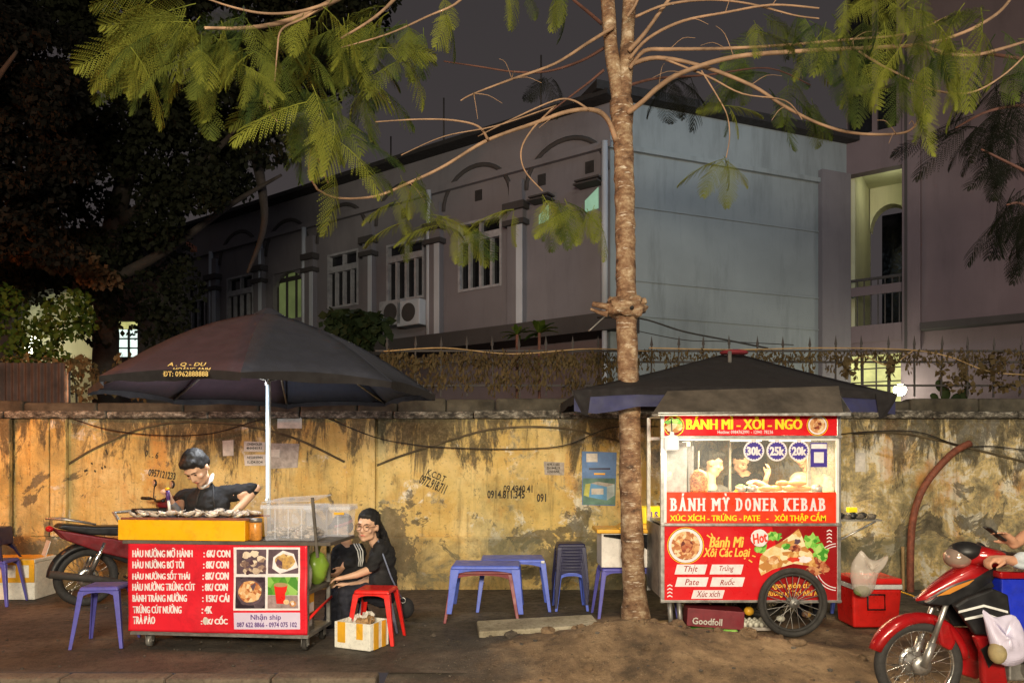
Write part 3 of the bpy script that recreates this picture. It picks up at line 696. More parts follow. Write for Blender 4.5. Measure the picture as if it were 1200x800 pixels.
# loggia box behind the opening
mb = MB()
T.box(mb, uo0, uo0+.1, zo0, zo1+.3, -2.2, -.26); T.box(mb, uo1+.3, uo1+.4, zo0, zo1+.3, -2.2, -.26)
T.box(mb, uo0, uo1+.4, zo0-.12, zo0-.02, -2.2, -.26); T.box(mb, uo0, uo1+.4, zo1+.3, zo1+.4, -2.2, -.26)
build('loggia_walls', mb, M['greenwall'], tw)
mb = MB(); za = T.z(1020, 250)+.2; ua, ub = uo0+.12, uo0+.95                 # back wall with an arched opening
pts_o = [(ua, zo0-.1), (ua, za)]+[((ua+ub)/2-(ub-ua)/2*math.cos(t), za+.55*math.sin(t)) for t in [PI*k/12 for k in range(1, 12)]]+[(ub, za), (ub, zo0-.1)]
for i in range(1, len(pts_o)-2):
    (u0, z0), (u1, z1) = pts_o[i], pts_o[i+1]
    q = [T.pt(u0, z0, -2.0), T.pt(u1, z1, -2.0), T.pt(u1, zo1+.3, -2.0), T.pt(u0, zo1+.3, -2.0)]; bq = [p-Vector((T.n.x, T.n.y, 0))*.35 for p in q]
    mb.add(q+bq, [(0, 1, 2, 3), (0, 4, 5, 1)])
T.box(mb, ub, uo1+.3, zo0-.02, zo1+.3, -2.35, -2.0)
build('arched_back_wall', mb, M['greenwall'], tw, fix=False)
mb = MB(); T.box(mb, uo0+.1, uo1+.3, zo0-.05, zo1+.2, -4.0, -3.9); build('dark_backdrop', mb, M['paneD'], tw)  # near-black sheet stands in for the darkness behind the arch
rl = MB(); zr = T.z(1000, 356)
T.box(rl, uo0, uo1, zo0+.62, zo0+.80, .0, .05); rr_ = build('balcony_rail', rl, M['pink'], tw)
mb = MB(); T.box(mb, uo0-.1, uo1, zo0+.92, zo0+.97, .0, .05); build('handrail', mb, M['dark'], rr_)
u = uo0+.06; q = None
while u < uo1:
    mb = MB(); T.box(mb, u-.012, u+.012, zo0, zo0+.92, .015, .035); build('baluster', mb, M['dark'], rr_); u += .13
# upper terrace windows
mb = MB(); T.box(mb, uo0, uo1-.1, zt0+.12, zt0+3.2, -.22, -.2); g = build('upper_window', mb, M['paneD'], tw)
mb = MB(); um = (uo0+uo1)/2
T.box(mb, um-.05, um+.05, zt0+.12, zt0+3.2, -.19, -.05); T.box(mb, uo0, uo1-.1, zt0+1.0, zt0+1.12, -.192, -.04); build('window_bars', mb, M['pink'], g)
# lit ground window
mb = MB(); T.box(mb, uo0, uo1-.02, 1.6, zlow1, -.3, -.28); g = build('lit_window', mb, M['lityel'], tw)
mb = MB()
for k in range(1, 4): u = uo0+(uo1-uo0)*k/4; T.box(mb, u-.014, u+.014, 1.6, zlow1, -.27, -.24)
for k in range(1, 6): z = zlow1-.28*k; T.box(mb, uo0, uo1-.02, z-.012, z+.012, -.271, -.242)
build('window_bars', mb, M['dark'], g)
lc = T.at(1057, 458, .3); mb = MB(); mb.ball(lc, .12, 16, 10); lo_ = build('lamp_globe', mb, M['bulb']); tag(lo_, 'glaring white lamp globe by the yellow lit window', 'lamp')
lamp('courtyard_globe_light', 'POINT', lc+Vector((-.1, -.35, 0)), 40, (1, .95, .7), .1)
lamp('loggia_light', 'POINT', T.pt(uo1-.25, zo1-.1, -.9), 7, (1, .97, .66), .15)
# --------------------------------------------------------------- far left arcade
ar = thing('arcade_building', 'dark building with a pale green lit arch behind the bush, far left', 'building', (X(70, 14), 14, 0))
YA = 14; mb = MB(); ax0, ax1 = X(12, YA), X(119, YA); az = Z(385, YA); cx_ = (ax0+ax1)/2; rx = (ax1-ax0)/2; top = Z(338, YA)
pts_o = [(ax0, az)]+[(cx_-rx*math.cos(t), az+(top-az)*math.sin(t)) for t in [PI*k/16 for k in range(1, 16)]]+[(ax1, az)]
zz = Z(285, YA)
for i in range(len(pts_o)-1):
    (x0, z0), (x1, z1) = pts_o[i], pts_o[i+1]
    mb.add([(x0, YA, z0), (x1, YA, z1), (x1, YA, zz), (x0, YA, zz), (x0, YA+.3, z0), (x1, YA+.3, z1)], [(0, 1, 2, 3), (0, 4, 5, 1)])
mb.box(X(-200, YA), ax0, YA, YA+.3, 0, zz); wa, wb = X(136, YA), X(161, YA)
mb.box(ax1, wa, YA, YA+.3, 0, zz); mb.box(wa, wb, YA, YA+.3, 0, Z(418, YA)); mb.box(wa, wb, YA, YA+.3, Z(376, YA), zz); mb.box(wb, X(215, YA), YA, YA+.3, 0, zz)
build('arcade_wall', mb, M['dark'], ar, fix=False)
mb = MB(); mb.box(X(-20, 16), X(200, 16), 16, 16.1, 0, 6); build('back_wall', mb, M['greenwall'], ar)
mb = MB(); mb.box(wa, wb, YA+.1, YA+.12, Z(418, YA), Z(385, YA)); g = build('lit_window', mb, M['litwin'], ar)
mb = MB(); mb.box(wa, wb, YA+.1, YA+.12, Z(384, YA), Z(376, YA)); build('lit_fanlight', mb, M['lityel'], ar)
mb = MB(); xm = (wa+wb)/2
mb.box(xm-.015, xm+.015, YA+.06, YA+.098, Z(418, YA), Z(385, YA))
for y in (396, 407): mb.box(wa, wb, YA+.062, YA+.096, Z(y, YA)-.012, Z(y, YA)+.012)
build('window_bars', mb, M['dark'], g)
mb = MB(); mb.box(X(-200, YA), X(215, YA), YA-.6, YA+.6, zz, zz+.1); build('roof', mb, M['rust'], ar)
lamp('arcade_light', 'POINT', (X(60, 15), 15, 4.2), 13, (.95, 1, .62), .2)
for i, (px, py) in enumerate(((22, 368), (40, 399), (33, 410))):
    g = MB(); g.ball(P(px, py, 15.4), .10, 10, 6); tag(build('ceiling_lamp', g, M['bulb']), ['bright white lamp highest behind the bush', 'bright white lamp in the middle of the bush gap', 'bright white lamp lowest behind the bush'][i], 'lamp', 'lamps glinting through the bush')
# =================================================================== STOOLS, TABLES, BOXES
def stool(name, label, cat, w, d, h, mat, group=None, splay=.055, top=.035, leg=.05):
    t = thing(name, label, cat, (0, 0, 0), group)
    mb = MB(); a, b = w/2-splay*.5, d/2-splay*.5
    vs = [(-a, -b, h), (a, -b, h), (a, b, h), (-a, b, h), (-a-.012, -b-.012, h-top), (a+.012, -b-.012, h-top), (a+.012, b+.012, h-top), (-a-.012, b+.012, h-top)]
    mb.add(vs, [(0,1,2,3), (0,4,5,1), (1,5,6,2), (2,6,7,3), (3,7,4,0), (4,7,6,5)]); s = build('seat' if cat != 'table' else 'table_top', mb, mat, t, bevel=.014, seg=3)
    for sy in (-1, 1):                               # curved apron under the long sides
        mb = MB(); yy = sy*(b+.006); n = 10
        pts = [(-a, h-top)]+[(-a+2*a*k/n, h-top-.012-.05*abs(2*k/n-1)**3) for k in range(n+1)]+[(a, h-top)]
        mb.prism([(x, z) for x, z in pts][::-1], yy-.004, yy+.004); build('apron', mb, mat, t)
    for sx_ in (-1, 1):
        for sy in (-1, 1):
            mb = MB(); q = []
            for (f, ww) in ((0, leg), (.25, leg*.85), (1, leg*.55)):
                z = (h-top)*(1-f); X0 = sx_*(a+.012+splay*f); Y0 = sy*(b+.012+splay*f)
                q.append([(X0, Y0, z), (X0-sx_*ww, Y0, z), (X0-sx_*ww, Y0-sy*.012, z), (X0-sx_*.012, Y0-sy*.012, z), (X0-sx_*.012, Y0-sy*ww, z), (X0, Y0-sy*ww, z)])
            vs = q[0]+q[1]+q[2]
            fs = [(i*6+k, i*6+(k+1) % 6, i*6+6+(k+1) % 6, i*6+6+k) for i in range(2) for k in range(6)]+[(0,1,2,3,4,5), (17,16,15,14,13,12)]
            mb.add(vs, fs); build('leg', mb, mat, t, bevel=.004)
    return t
def put(t, px, D, z=0, rz=0, rx=0, ry=0): t.location = (X(px, D), D, z); t.rotation_euler = (rx, ry, rz); return t
put(stool('plastic_stool', 'violet blue plastic stool standing left of the red menu banner', 'stool', .36, .34, .52, M['purp']), 124, 6.5, 0, .12)
put(stool('plastic_stool', 'violet blue stool cut off by the left edge of the photo', 'stool', .36, .34, .50, M['purp']), -3, 8.3, 0, .1)
put(stool('plastic_stool', 'navy stool stacked on the blue stool at the far left', 'stool', .34, .32, .36, M['navy'], top=.2), -9, 8.3, .502, .1)
put(stool('plastic_stool', 'bright red plastic stool behind the styrofoam litter box', 'stool', .36, .34, .47, M['red'], leg=.055), 441, 6.62, 0, -.12)
put(stool('plastic_stool', 'dark stool the woman sits on behind the red stool', 'stool', .32, .32, .34, M['navy']), 441, 7.02, 0, .2)
put(stool('plastic_stool', 'blue stool behind the kebab cart wheel, next to the cooler', 'stool', .36, .34, .30, M['blue']), 985, 7.9, .02, .1)
put(stool('plastic_table', 'maroon plastic table nested under the front blue table', 'table', .66, .44, .51, M['maroon'], leg=.05, splay=.07), 566, 7.55, 0, -.02)
put(stool('plastic_table', 'blue plastic table stacked on the maroon one, front of the two', 'table', .70, .47, .47, M['blue'], leg=.09, splay=.035), 570, 7.55, .092, -.02)
put(stool('plastic_table', 'blue plastic table standing behind, with a white sticker on its edge', 'table', .72, .46, .55, M['blue'], leg=.06), 601, 8.1, 0, .03)
sk = build('table_sticker', MB().box(X(634, 7.86), X(638, 7.86), 7.836, 7.839, .52, .545), M['white'], [o for o in bpy.data.objects if o.name == 'plastic_table.002'][0] if False else None)
tag(sk, 'tiny white sticker on the front corner of the rear blue table', 'sticker')
s0 = stool('stacked_stool', 'lowest blue stool of the tall navy stool stack', 'stool', .31, .30, .42, M['blue'], 'stools in the tall dark stack', splay=.03)
put(s0, 668, 8.05, 0, .04); zk = 0
ordn = ['second', 'third', 'fourth', 'fifth', 'sixth', 'seventh', 'eighth', 'ninth', 'topmost']
n0 = stool('stacked_stool', 'second stool from the bottom of the tall dark stack', 'stool', .31, .30, .42, M['navy'], 'stools in the tall dark stack', splay=.03)
for k in range(9):
    o = n0 if k == 0 else dup(n0, (ordn[k]+' stool from the bottom of the tall dark stack') if k < 8 else 'topmost navy stool of the tall dark stack')
    put(o, 668+random.uniform(-.6, .6), 8.05, .033*(k+1), .04+random.uniform(-.03, .03))
def foambox(label, w, d, h, px, D, rz, tapes, fill=False, z=0):
    t = thing('styrofoam_box', label, 'box', (X(px, D), D, z), None, rz); m = Matrix.Translation((X(px, D), D, z)) @ Matrix.Rotation(rz, 4, 'Z')
    mb = MB(); mb.m = m; th = .022
    mb.box(-w/2, w/2, -d/2, -d/2+th, 0, h); mb.box(-w/2, w/2, d/2-th, d/2, 0, h)
    mb.box(-w/2, -w/2+th, -d/2+th+.001, d/2-th-.001, 0, h-.001); mb.box(w/2-th, w/2, -d/2+th+.001, d/2-th-.001, 0, h-.001); mb.box(-w/2+th, w/2-th, -d/2+th, d/2-th, 0.002, .02)
    build('box_shell', mb, M['foam'], t, bevel=.006)
    if not fill:
        mb = MB(); mb.m = m; mb.box(-w/2-.006, w/2+.006, -d/2-.006, d/2+.006, h+.002, h+.045); build('lid', mb, M['foam'], t, bevel=.01)
    for (x0, x1, z0, z1, f) in tapes:
        mb = MB(); mb.m = m; e_ = .003
        if f == 'f': mb.box(x0, x1, -d/2-e_-.006*(not fill), -d/2-.0005, z0, z1)
        if f == 'r': mb.box(w/2+.0005, w/2+e_, x0, x1, z0, z1)
        if f == 'l': mb.box(-w/2-e_, -w/2-.0005, x0, x1, z0, z1)
        if f == 't': mb.box(x0, x1, -d/2-.004, d/2+.004, h+.046, h+.049)
        build('tape_strip', mb, M['tape'], t)
    return t, m
foambox('white styrofoam box banded with yellow tape, standing at the far left wall', .66, .42, .42, 20, 8.75, .03,
        [(-.33, .33, .40, .462, 'f'), (-.33, .33, .20, .255, 'f'), (-.20, -.16, .255, .40, 'f'), (-.05, .0, .255, .40, 'f'), (.12, .17, .255, .40, 'f'), (.27, .33, .255, .40, 'f'), (-.3, .3, .3, .35, 't')])
fb, fm_ = foambox('open styrofoam box full of paper litter with yellow tape, before the red stool', .37, .28, .225, 424, 6.42, -.42,
        [(-.15, -.07, .05, .2255, 'f'), (.045, .11, .09, .2255, 'f'), (-.09, -.02, .0, .225, 'r'), (.03, .09, .0, .225, 'r')], True)
M['crumple'] = plain('brown_paper', (.34, .20, .09), .85, var=.5, scale=12); M['tissue'] = plain('white_tissue', (.7, .66, .6), .85, var=.2, scale=12)
rg = random.Random(5)
for i in range(9):
    mb = MB(); mb.m = fm_; c = Vector((rg.uniform(-.13, .13), rg.uniform(-.09, .09), .20+rg.uniform(0, .05))); r = rg.uniform(.04, .07)
    mb.ball(c, (r, r*.8, r*.7), 9, 6); mb.v = [tuple(Vector(v)+Vector([rg.uniform(-.014, .014) for _ in range(3)])) for v in mb.v]
    for f in range(len(mb.sm)): mb.sm[f] = False
    o = build('crumpled_paper', mb, M['crumple'] if i % 2 else M['tissue'], fix=False); o.location = (0, 0, 0)
    tag(o, 'crumpled brown paper in the open styrofoam box' if i % 2 else 'crumpled white tissue in the open styrofoam box', 'litter', 'brown paper litter in the box' if i % 2 else 'white tissue litter in the box')
# stone slab
sl = build('stone_slab', MB().box(-.56, .56, -.19, .19, 0, .085), M['slab'], bevel=.015); sl.location = (X(630, 6.95), 6.95, mound(.3, 6.95)+.015); sl.rotation_euler = (.05, -.035, .10)
tag(sl, 'long grey stone slab lying tilted on the dirt left of the tree', 'slab')

# =================================================================== OYSTER CART (left)
CM = Matrix.Translation((-3.26, 6.33, 0)) @ Matrix.Rotation(math.atan2(-.16, 1.56), 4, 'Z')
BP = Plane(-3.26, 6.33, 1.56, -.16)
cart = thing('oyster_cart', 'low steel food cart with a red oyster menu banner on casters', 'food cart', (-2.5, 6.5, 0)); CW, CD, CZ0, CZ1 = 1.57, .56, .14, .915
def CB(): m = MB(); m.m = CM; return m
for x in (.02, CW-.02):
    for y in (.02, CD-.02): mb = CB(); mb.box(x-.015, x+.015, y-.015, y+.015, CZ0, CZ1-.02); build('post', mb, M['galv'], cart)
for z, nm, mt in ((CZ0, 'bottom_shelf', M['galv']), (.50, 'middle_shelf', M['wood'])):
    mb = CB(); mb.box(.0, CW, .0, CD, z-.02, z+.012); build(nm, mb, mt, cart, bevel=.004)
mb = CB(); mb.box(-.06, CW+.20, -.03, CD+.06, CZ1-.018, CZ1+.012); build('table_top', mb, M['wood'], cart, bevel=.005)
mb = CB(); mb.box(0, CW, -.012, -.002, CZ0-.018, CZ0+.002); build('front_rail', mb, M['steel'], cart)
mb = CB(); mb.box(.03, .04, .03, CD-.03, CZ0+.02, CZ1-.02); build('side_sheet', mb, M['galv'], cart)
mb = CB(); mb.tube([(CW-.02, .0, .26), (CW, .28, .33), (CW, CD, .37)], .012); build('side_bar', mb, M['red'], cart)
for x, y in ((.12, .08), (CW-.06, .08), (.12, CD-.08), (CW-.06, CD-.08)):
    c = thing('caster', None, None); del_ = 0
    bpy.data.objects.remove(c)
    mb = CB(); mb.box(x-.03, x+.03, y-.03, y+.03, .118, .124); mb.box(x-.027, x-.022, y-.02, y+.03, .04, .118); mb.box(x+.022, x+.027, y-.02, y+.03, .04, .118); mb.tube([(x-.032, y+.01, .05), (x+.032, y+.01, .05)], .008, 6)
    k_ = build('caster', mb, M['steel'], cart)
    mb = CB(); mb.lathe([(.02, -.016), (.048, -.018), (.05, -.010), (.05, .010), (.048, .018), (.02, .016)], (x, y+.01, .05), 'X', 20); build('caster_wheel', mb, M['rubber'] if x > 1 else M['galv'], k_)
# banner with soft creases
M['banner'] = plain('red_vinyl_banner', (.72, .018, .035), .33, var=.12, scale=2)
def wv(u, z): return .0030*math.sin(u*9+z*14)+.0016*math.sin(z*19-u*5)+.003*math.sin(u*3-z*6)
mb = MB(); nu, nz = 70, 36; vs = []; u0, u1 = -.01, CW+.0
for j in range(nz+1):
    for i in range(nu+1):
        u = u0+(u1-u0)*i/nu; z = .155+(.90-.155)*j/nz; vs.append(BP.pt(u, z, .024+wv(u, z)))
mb.add(vs, [(j*(nu+1)+i, j*(nu+1)+i+1, (j+1)*(nu+1)+i+1, (j+1)*(nu+1)+i) for j in range(nz) for i in range(nu)], True)
ban = build('menu_banner', mb, M['banner'], cart, fix=False); s = ban.modifiers.new('t', 'SOLIDIFY'); s.thickness = .002; s.offset = -1
def onb(off=.028):
    def f(x, y):
        u = BP.u(x); z = BP.z(x, y); return BP.pt(u, z, off+wv(u, z))
    return f
def bflat(name, pts, mat, parent=ban, off=.027, n=1):     # print on the banner, subdivided so it follows the creases
    if n > 1:
        xs = [p[0] for p in pts]; ys = [p[1] for p in pts]; x0, x1, y0, y1 = min(xs), max(xs), min(ys), max(ys); mb = MB(); f = onb(off)
        mb.add([f(x0+(x1-x0)*i/n, y1+(y0-y1)*j/n) for j in range(n+1) for i in range(n+1)], [(j*(n+1)+i, j*(n+1)+i+1, (j+1)*(n+1)+i+1, (j+1)*(n+1)+i) for j in range(n) for i in range(n)])
    else: mb = MB(); mb.poly([onb(off)(x, y) for x, y in pts])
    return build(name, mb, mat, parent, fix=False)
M['pwhite'] = plain('white_print', (.80, .74, .76), .5, var=.12, scale=20); M['plil'] = plain('lilac_print', (.66, .58, .76), .5, var=.05); M['ppur'] = plain('violet_print', (.10, .04, .22), .5)
for i, (s_, x1, y, pr, xp) in enumerate([("HÀU NƯỚNG MỠ HÀNH", 227, 644, ": 6K/ CON", 271), ("HÀU NƯỚNG BƠ TỎI", 217, 657, ": 8K/ CON", 269), ("HÀU NƯỚNG SỐT THÁI", 224, 670, ": 8K/ CON", 269),
        ("HÀU NƯỚNG TRỨNG CÚT", 230, 683, ": 8K/ CON", 268), ("BÁNH TRÁNG NƯỚNG", 220, 696, ": 15K/ CÁI", 270), ("TRỨNG CÚT NƯỚNG", 214, 709.5, ": 4K", 250), ("TRÀ ĐÀO", 183, 722, ": 5K/ CỐC", 268)]):
    txt(s_, 0, 157.5, y-3.2, x1, y+(9 if 'ỢT' in s_ else 8), M['pwhite'], ban, .004, plane=onb(), dbl=.006); txt(pr, 0, 240-i*.4, y-(2 if i in (4, 6) else .4), xp, y+8.2, M['pwhite'], ban, .014, plane=onb(), dbl=.0065)
bflat('painted_out_digit', blob(243, 726, 3, 4.6, 12, .1), M['paperw'], off=.0295)
bflat('picture_frame', rect(275.5, 640.5, 353, 714), M['pwhite'], n=10)
def food(name, a, b, c, sc):
    m = NM(name); v = m.vor(sc); v2 = m.noise(sc*2.5, 5, .7)
    g = m.n.new('ShaderNodeSeparateColor'); m.l.new(v, g.inputs[0]); f = m.math('ADD', m.math('MULTIPLY', g.outputs[0], .6), m.math('MULTIPLY', v2, .4))
    return m.set(m.ramp(f, (.28, a), (.5, b), (.72, c)), .45)
M['f1'] = food('oyster_photo', (.07, .03, .045), (.42, .28, .20), (.75, .62, .48), 16); M['f2'] = food('fried_photo', (.10, .05, .08), (.60, .36, .10), (.72, .60, .30), 20)
M['f3'] = food('dark_stove_photo', (.018, .008, .018), (.05, .03, .045), (.12, .08, .10), 14); M['f3b'] = food('pancake_photo', (.42, .13, .04), (.70, .36, .14), (.78, .60, .36), 34)
M['f4'] = food('leafy_photo', (.06, .25, .02), (.16, .42, .04), (.30, .55, .12), 12); M['f4b'] = plain('table_photo', (.34, .24, .24), .5, var=.3, scale=20); M['tray'] = plain('photo_dark', (.10, .06, .08), .5, var=.4, scale=14)
bflat('menu_picture', rect(279, 643, 313.5, 671.5), M['tray'], off=.030, n=6); bflat('menu_picture', rect(316, 643, 351, 671), M['tray'], off=.030, n=6)
bflat('menu_picture', rect(278, 675, 312.5, 711.5), M['f3'], off=.030, n=6); bflat('menu_picture', rect(315.5, 675, 351, 696), M['f4'], off=.030, n=6); bflat('menu_picture', rect(315.5, 696.3, 351, 711.5), M['f4b'], off=.030, n=6)
for i, (cx, cy) in enumerate([(291, 650), (300, 648), (308, 654), (289, 660), (299, 659), (309, 665), (292, 668), (302, 668)]): bflat('oyster_print', blob(cx, cy, 5, 4, 12, .2, i), M['f1'], off=.032+.0004*i)
bflat('plate_print', [(321, 665), (330, 671), (351, 664), (346, 648), (333, 644), (322, 652)], M['pwhite'], off=.032); bflat('snack_print', blob(336, 657, 12, 9, 18, .15, 9), M['f2'], off=.0335)
bflat('plate_print', disc(295, 693, 15.5, 15), M['tray'], off=.032); bflat('pancake_print', blob(295, 692, 13.5, 12.5, 24, .04, 4), M['f3b'], off=.0335)
bflat('cup_print', [(326, 706), (335, 706), (339, 684), (323, 684)], M['red'], off=.032); bflat('cup_print', disc(331, 684, 8.2, 2.6), M['plank'], off=.0335); bflat('peach_print', disc(345, 706, 4, 3.6), M['f3b'], off=.032); bflat('peach_print', disc(345, 706, 1.8), M['pwhite'], off=.0335); bflat('peach_print', disc(337.5, 704, 3.4, 3), M['f3b'], off=.0325)
bflat('contact_box', rect(276, 716.5, 353, 736), M['plil'], n=8)
txt("Nhận ship", 0, 296, 718, 331, 726.5, M['ppur'], ban, .012, plane=onb(.031)); txt("087 622 8866 - 0974 075 102", 0, 279.5, 727.5, 349.5, 733.5, M['ppur'], ban, .022, plane=onb(.031))
# push handle
mb = CB(); mb.tube([(-.06, .02, .99), (-.19, .05, 1.155), (-.10, .16, 1.16), (.14, .30, 1.16)], .016); build('push_handle', mb, M['galv'], cart)
mb = CB(); mb.tube([(-.10, .16, 1.16), (.14, .30, 1.16)], .024); build('handle_grip', mb, M['blk'], cart)
# grill box on the cart
gr = thing('grill_box', 'long orange yellow metal grill box on top of the oyster cart', 'grill', CM @ Vector((.5, .2, .93)))
mb = CB(); gx0, gx1 = -.10, 1.03; gz0, gz1 = CZ1+.014, 1.10
mb.box(gx0, gx1, -.028, -.02, gz0, gz1); mb.box(gx0, gx1, .40, .41, gz0, gz1); mb.box(gx0, gx0+.01, -.019, .399, gz0, gz1); mb.box(gx1-.01, gx1, -.019, .399, gz0, gz1); mb.box(gx0+.011, gx1-.011, -.018, .398, gz1-.08, gz1-.06)
build('grill_body', mb, M['yel'], gr, bevel=.004)
mb = CB(); mb.box(gx0+.015, gx1+.03, -.012, .006, gz1+.001, gz1+.02); mb.box(gx0+.015, gx1+.03, .385, .40, gz1+.001, gz1+.02); build('grill_rim', mb, M['rust'], gr)
M['char'] = plain('charcoal_grate', (.03, .02, .018), .8); rod = None
for k in range(44):
    x = gx0+.03+k*.0248
    mb = CB(); mb.tube([(x, -.005, gz1+.012), (x, .39, gz1+.012)], .003, 4, caps=False); build('grate_bar', mb, M['char'], gr, fix=False)
M['shell'] = plain('oyster_shell', (.42, .36, .30), .7, var=.55, scale=40, bump=.5); M['meat'] = plain('oyster_meat', (.80, .66, .48), .4, var=.2, scale=40)
def oyster(seed):
    rg = random.Random(seed); n = 12; mb = MB(); vs = [(0, 0, 0)]; rs = [1+rg.uniform(-.22, .22) for _ in range(n)]
    for ring, (q, z) in enumerate(((.5, .001), (1, .020), (.8, .016), (.4, .008))):
        for k in range(n): t = 2*PI*k/n; vs.append((.052*q*rs[k]*math.cos(t), .036*q*rs[k]*math.sin(t), z+rg.uniform(-.003, .003)))
    fs = [(0, 1+(k+1) % n, 1+k) for k in range(n)]+[(1+r*n+k, 1+r*n+(k+1) % n, 1+(r+1)*n+(k+1) % n, 1+(r+1)*n+k) for r in range(3) for k in range(n)]+[tuple(1+3*n+k for k in range(n))]
    mb.add(vs, fs, True); o = build('grilled_oyster', mb, M['shell'])
    tag(o, 'open grilled oyster shell lying on the long yellow grill', 'oyster', 'oysters on the grill')
    mb = MB(); mb.ball((0, 0, .016), (.028, .02, .010), 8, 5); m2 = build('oyster_flesh', mb, M['meat']); m2.parent = o; return o
pro = [oyster(s) for s in range(4)]; used = 0; rg = random.Random(9)
for r_ in range(4):
    for k in range(12):
        x = gx0+.10+k*.086+rg.uniform(-.012, .012); y = .05+r_*.10+rg.uniform(-.015, .015)
        o = pro[used] if used < 4 else dup(pro[rg.randrange(4)]); used += 1
        o.location = CM @ Vector((x, y, gz1+.018+rg.uniform(0, .022))); o.rotation_euler = (rg.uniform(-.5, .5), rg.uniform(-.4, .4), rg.uniform(0, 6.28)); s_ = rg.uniform(.85, 1.25); o.scale = (s_,)*3
# jar, plastic boxes, stick
jr = thing('sauce_jar', 'orange filled clear jar between the yellow grill and the plastic tub', 'jar', CM @ Vector((1.08, .05, .93)))
mb = CB(); mb.lathe([(.045, 0), (.052, .01), (.052, .14), (.045, .155)], (1.09, .05, CZ1+.014), n=16); build('jar_body', mb, plain('orange_sauce', (.62, .26, .05), .3, var=.4, scale=20), jr)
mb = CB(); mb.lathe([(.053, .156), (.053, .185), (.0, .187)], (1.09, .05, CZ1+.014), n=16); build('jar_lid', mb, M['galv'], jr)
M['clear'] = glass('milky_plastic', (.80, .82, .90), .24, .25); M['bag'] = glass('plastic_bag_film', (.85, .80, .80), .5, .3)
def tub(label, x0, x1, y0, y1, z0, h, fill, lid):
    t = thing('plastic_tub', label, 'tub', CM @ Vector(((x0+x1)/2, (y0+y1)/2, z0))); tp = .015; mb = CB(); th = .003
    vs = [(x0+tp, y0+tp, z0), (x1-tp, y0+tp, z0), (x1-tp, y1-tp, z0), (x0+tp, y1-tp, z0), (x0, y0, z0+h), (x1, y0, z0+h), (x1, y1, z0+h), (x0, y1, z0+h)]
    mb.add(vs, [(0,1,2,3), (0,1,5,4), (1,2,6,5), (2,3,7,6), (3,0,4,7)]); build('tub_wall', mb, M['clear'], t, bevel=.01)
    mb = CB(); mb.box(x0-.012, x1+.012, y0-.012, y0, z0+h-.03, z0+h); mb.box(x0-.012, x1+.012, y1, y1+.012, z0+h-.03, z0+h); mb.box(x0-.012, x0, y0, y1, z0+h-.03, z0+h); mb.box(x1, x1+.012, y0, y1, z0+h-.03, z0+h)
    for k in range(1, 4): xx = x0+(x1-x0)*k/4; mb.box(xx-.006, xx+.006, y0-.008, y0-.001, z0+.02, z0+h-.032)
    build('tub_rim', mb, M['clear'], t)
    if lid: mb = CB(); mb.box(x0-.01, x1+.01, y0-.01, y1+.01, z0+h+.003, z0+h+.016); build('tub_lid', mb, M['clear'], t, bevel=.004)
    if fill:
        mb = CB(); rg = random.Random(3)
        for i in range(70): mb.ball((rg.uniform(x0+.04, x1-.04), rg.uniform(y0+.03, y1-.03), z0+.02+rg.uniform(0, .09)*(1-abs((i % 9)-4)/9)), (.035, .028, .014), 6, 4)
        o = build('raw_oysters', mb, M['shell']); tag(o, 'raw grey oyster shells heaped inside the clear plastic tub', kind='stuff')
    return t
tub('large clear plastic tub of oyster shells on the right end of the cart', 1.16, 1.62, .02, .34, CZ1+.014, .30, True, False)
tub('clear tub with a yellow clip standing behind the large tub', 1.40, 1.80, .36, .56, CZ1+.014, .27, False, True)
mb = CB(); mb.add([(1.15, .03, 1.245), (1.60, .0, 1.26), (1.66, .30, 1.30), (1.20, .33, 1.27), (1.15, .03, 1.255), (1.60, .0, 1.27), (1.66, .30, 1.31), (1.20, .33, 1.28)], [(0,1,2,3), (4,5,6,7), (0,1,5,4), (1,2,6,5), (2,3,7,6), (3,0,4,7)]); tag(build('loose_tub_lid', mb, M['clear']), 'loose clear lid lying askew on the large plastic tub', 'lid')
mb = CB(); mb.box(1.67, 1.76, .338, .352, 1.13, 1.15); tag(build('yellow_clip', mb, M['tape']), 'small yellow clip on the rear plastic tub', 'clip')
mb = CB(); mb.box(-.011, .011, -.011, .011, 0, .50); o = build('dark_stick', MB().box(-.011, .011, -.011, .011, 0, .50), M['wood']); o.location = CM @ Vector((1.66, -.025, .80)); o.rotation_euler = (0, -.09, 0); tag(o, 'dark wooden stick leaning against the clear tubs', 'stick')
# goods on the open side shelves
def lump(name, lb, cat, c, r, mat, seed, sub=1, knot=False):
    rg = random.Random(seed); mb = CB(); mb.ball(c, r, 14, 9)
    for i, v in enumerate(mb.v):
        q = Vector(v); nn = mnoise.noise(q*18+Vector((seed, 0, 0)))*.28; cc = CM @ Vector(c); mb.v[i] = tuple(cc+(q-cc)*(1+nn))
    if knot: mb.cap(Vector(c)+Vector((0, 0, r[2]*.8)), Vector(c)+Vector((.01, 0, r[2]*1.35)), .02, .035, 7)
    return tag(build(name, mb, mat, fix=False), lb, cat)
M['gbag'] = glass('green_bag_film', (.30, .50, .06), .8, .3)
lump('green_plastic_bag', 'yellow green full plastic bag on the middle shelf of the oyster cart', 'bag', (1.50, .38, .66), (.10, .12, .15), M['gbag'], 2, knot=True)
lump('clear_plastic_bag', 'clear plastic bag beside the green bag on the cart shelf', 'bag', (1.50, .10, .62), (.06, .09, .12), M['bag'], 4, knot=True)
lump('white_plastic_bag', 'crumpled white bag on the bottom shelf of the oyster cart', 'bag', (1.46, .15, .23), (.08, .10, .09), M['bag'], 6)
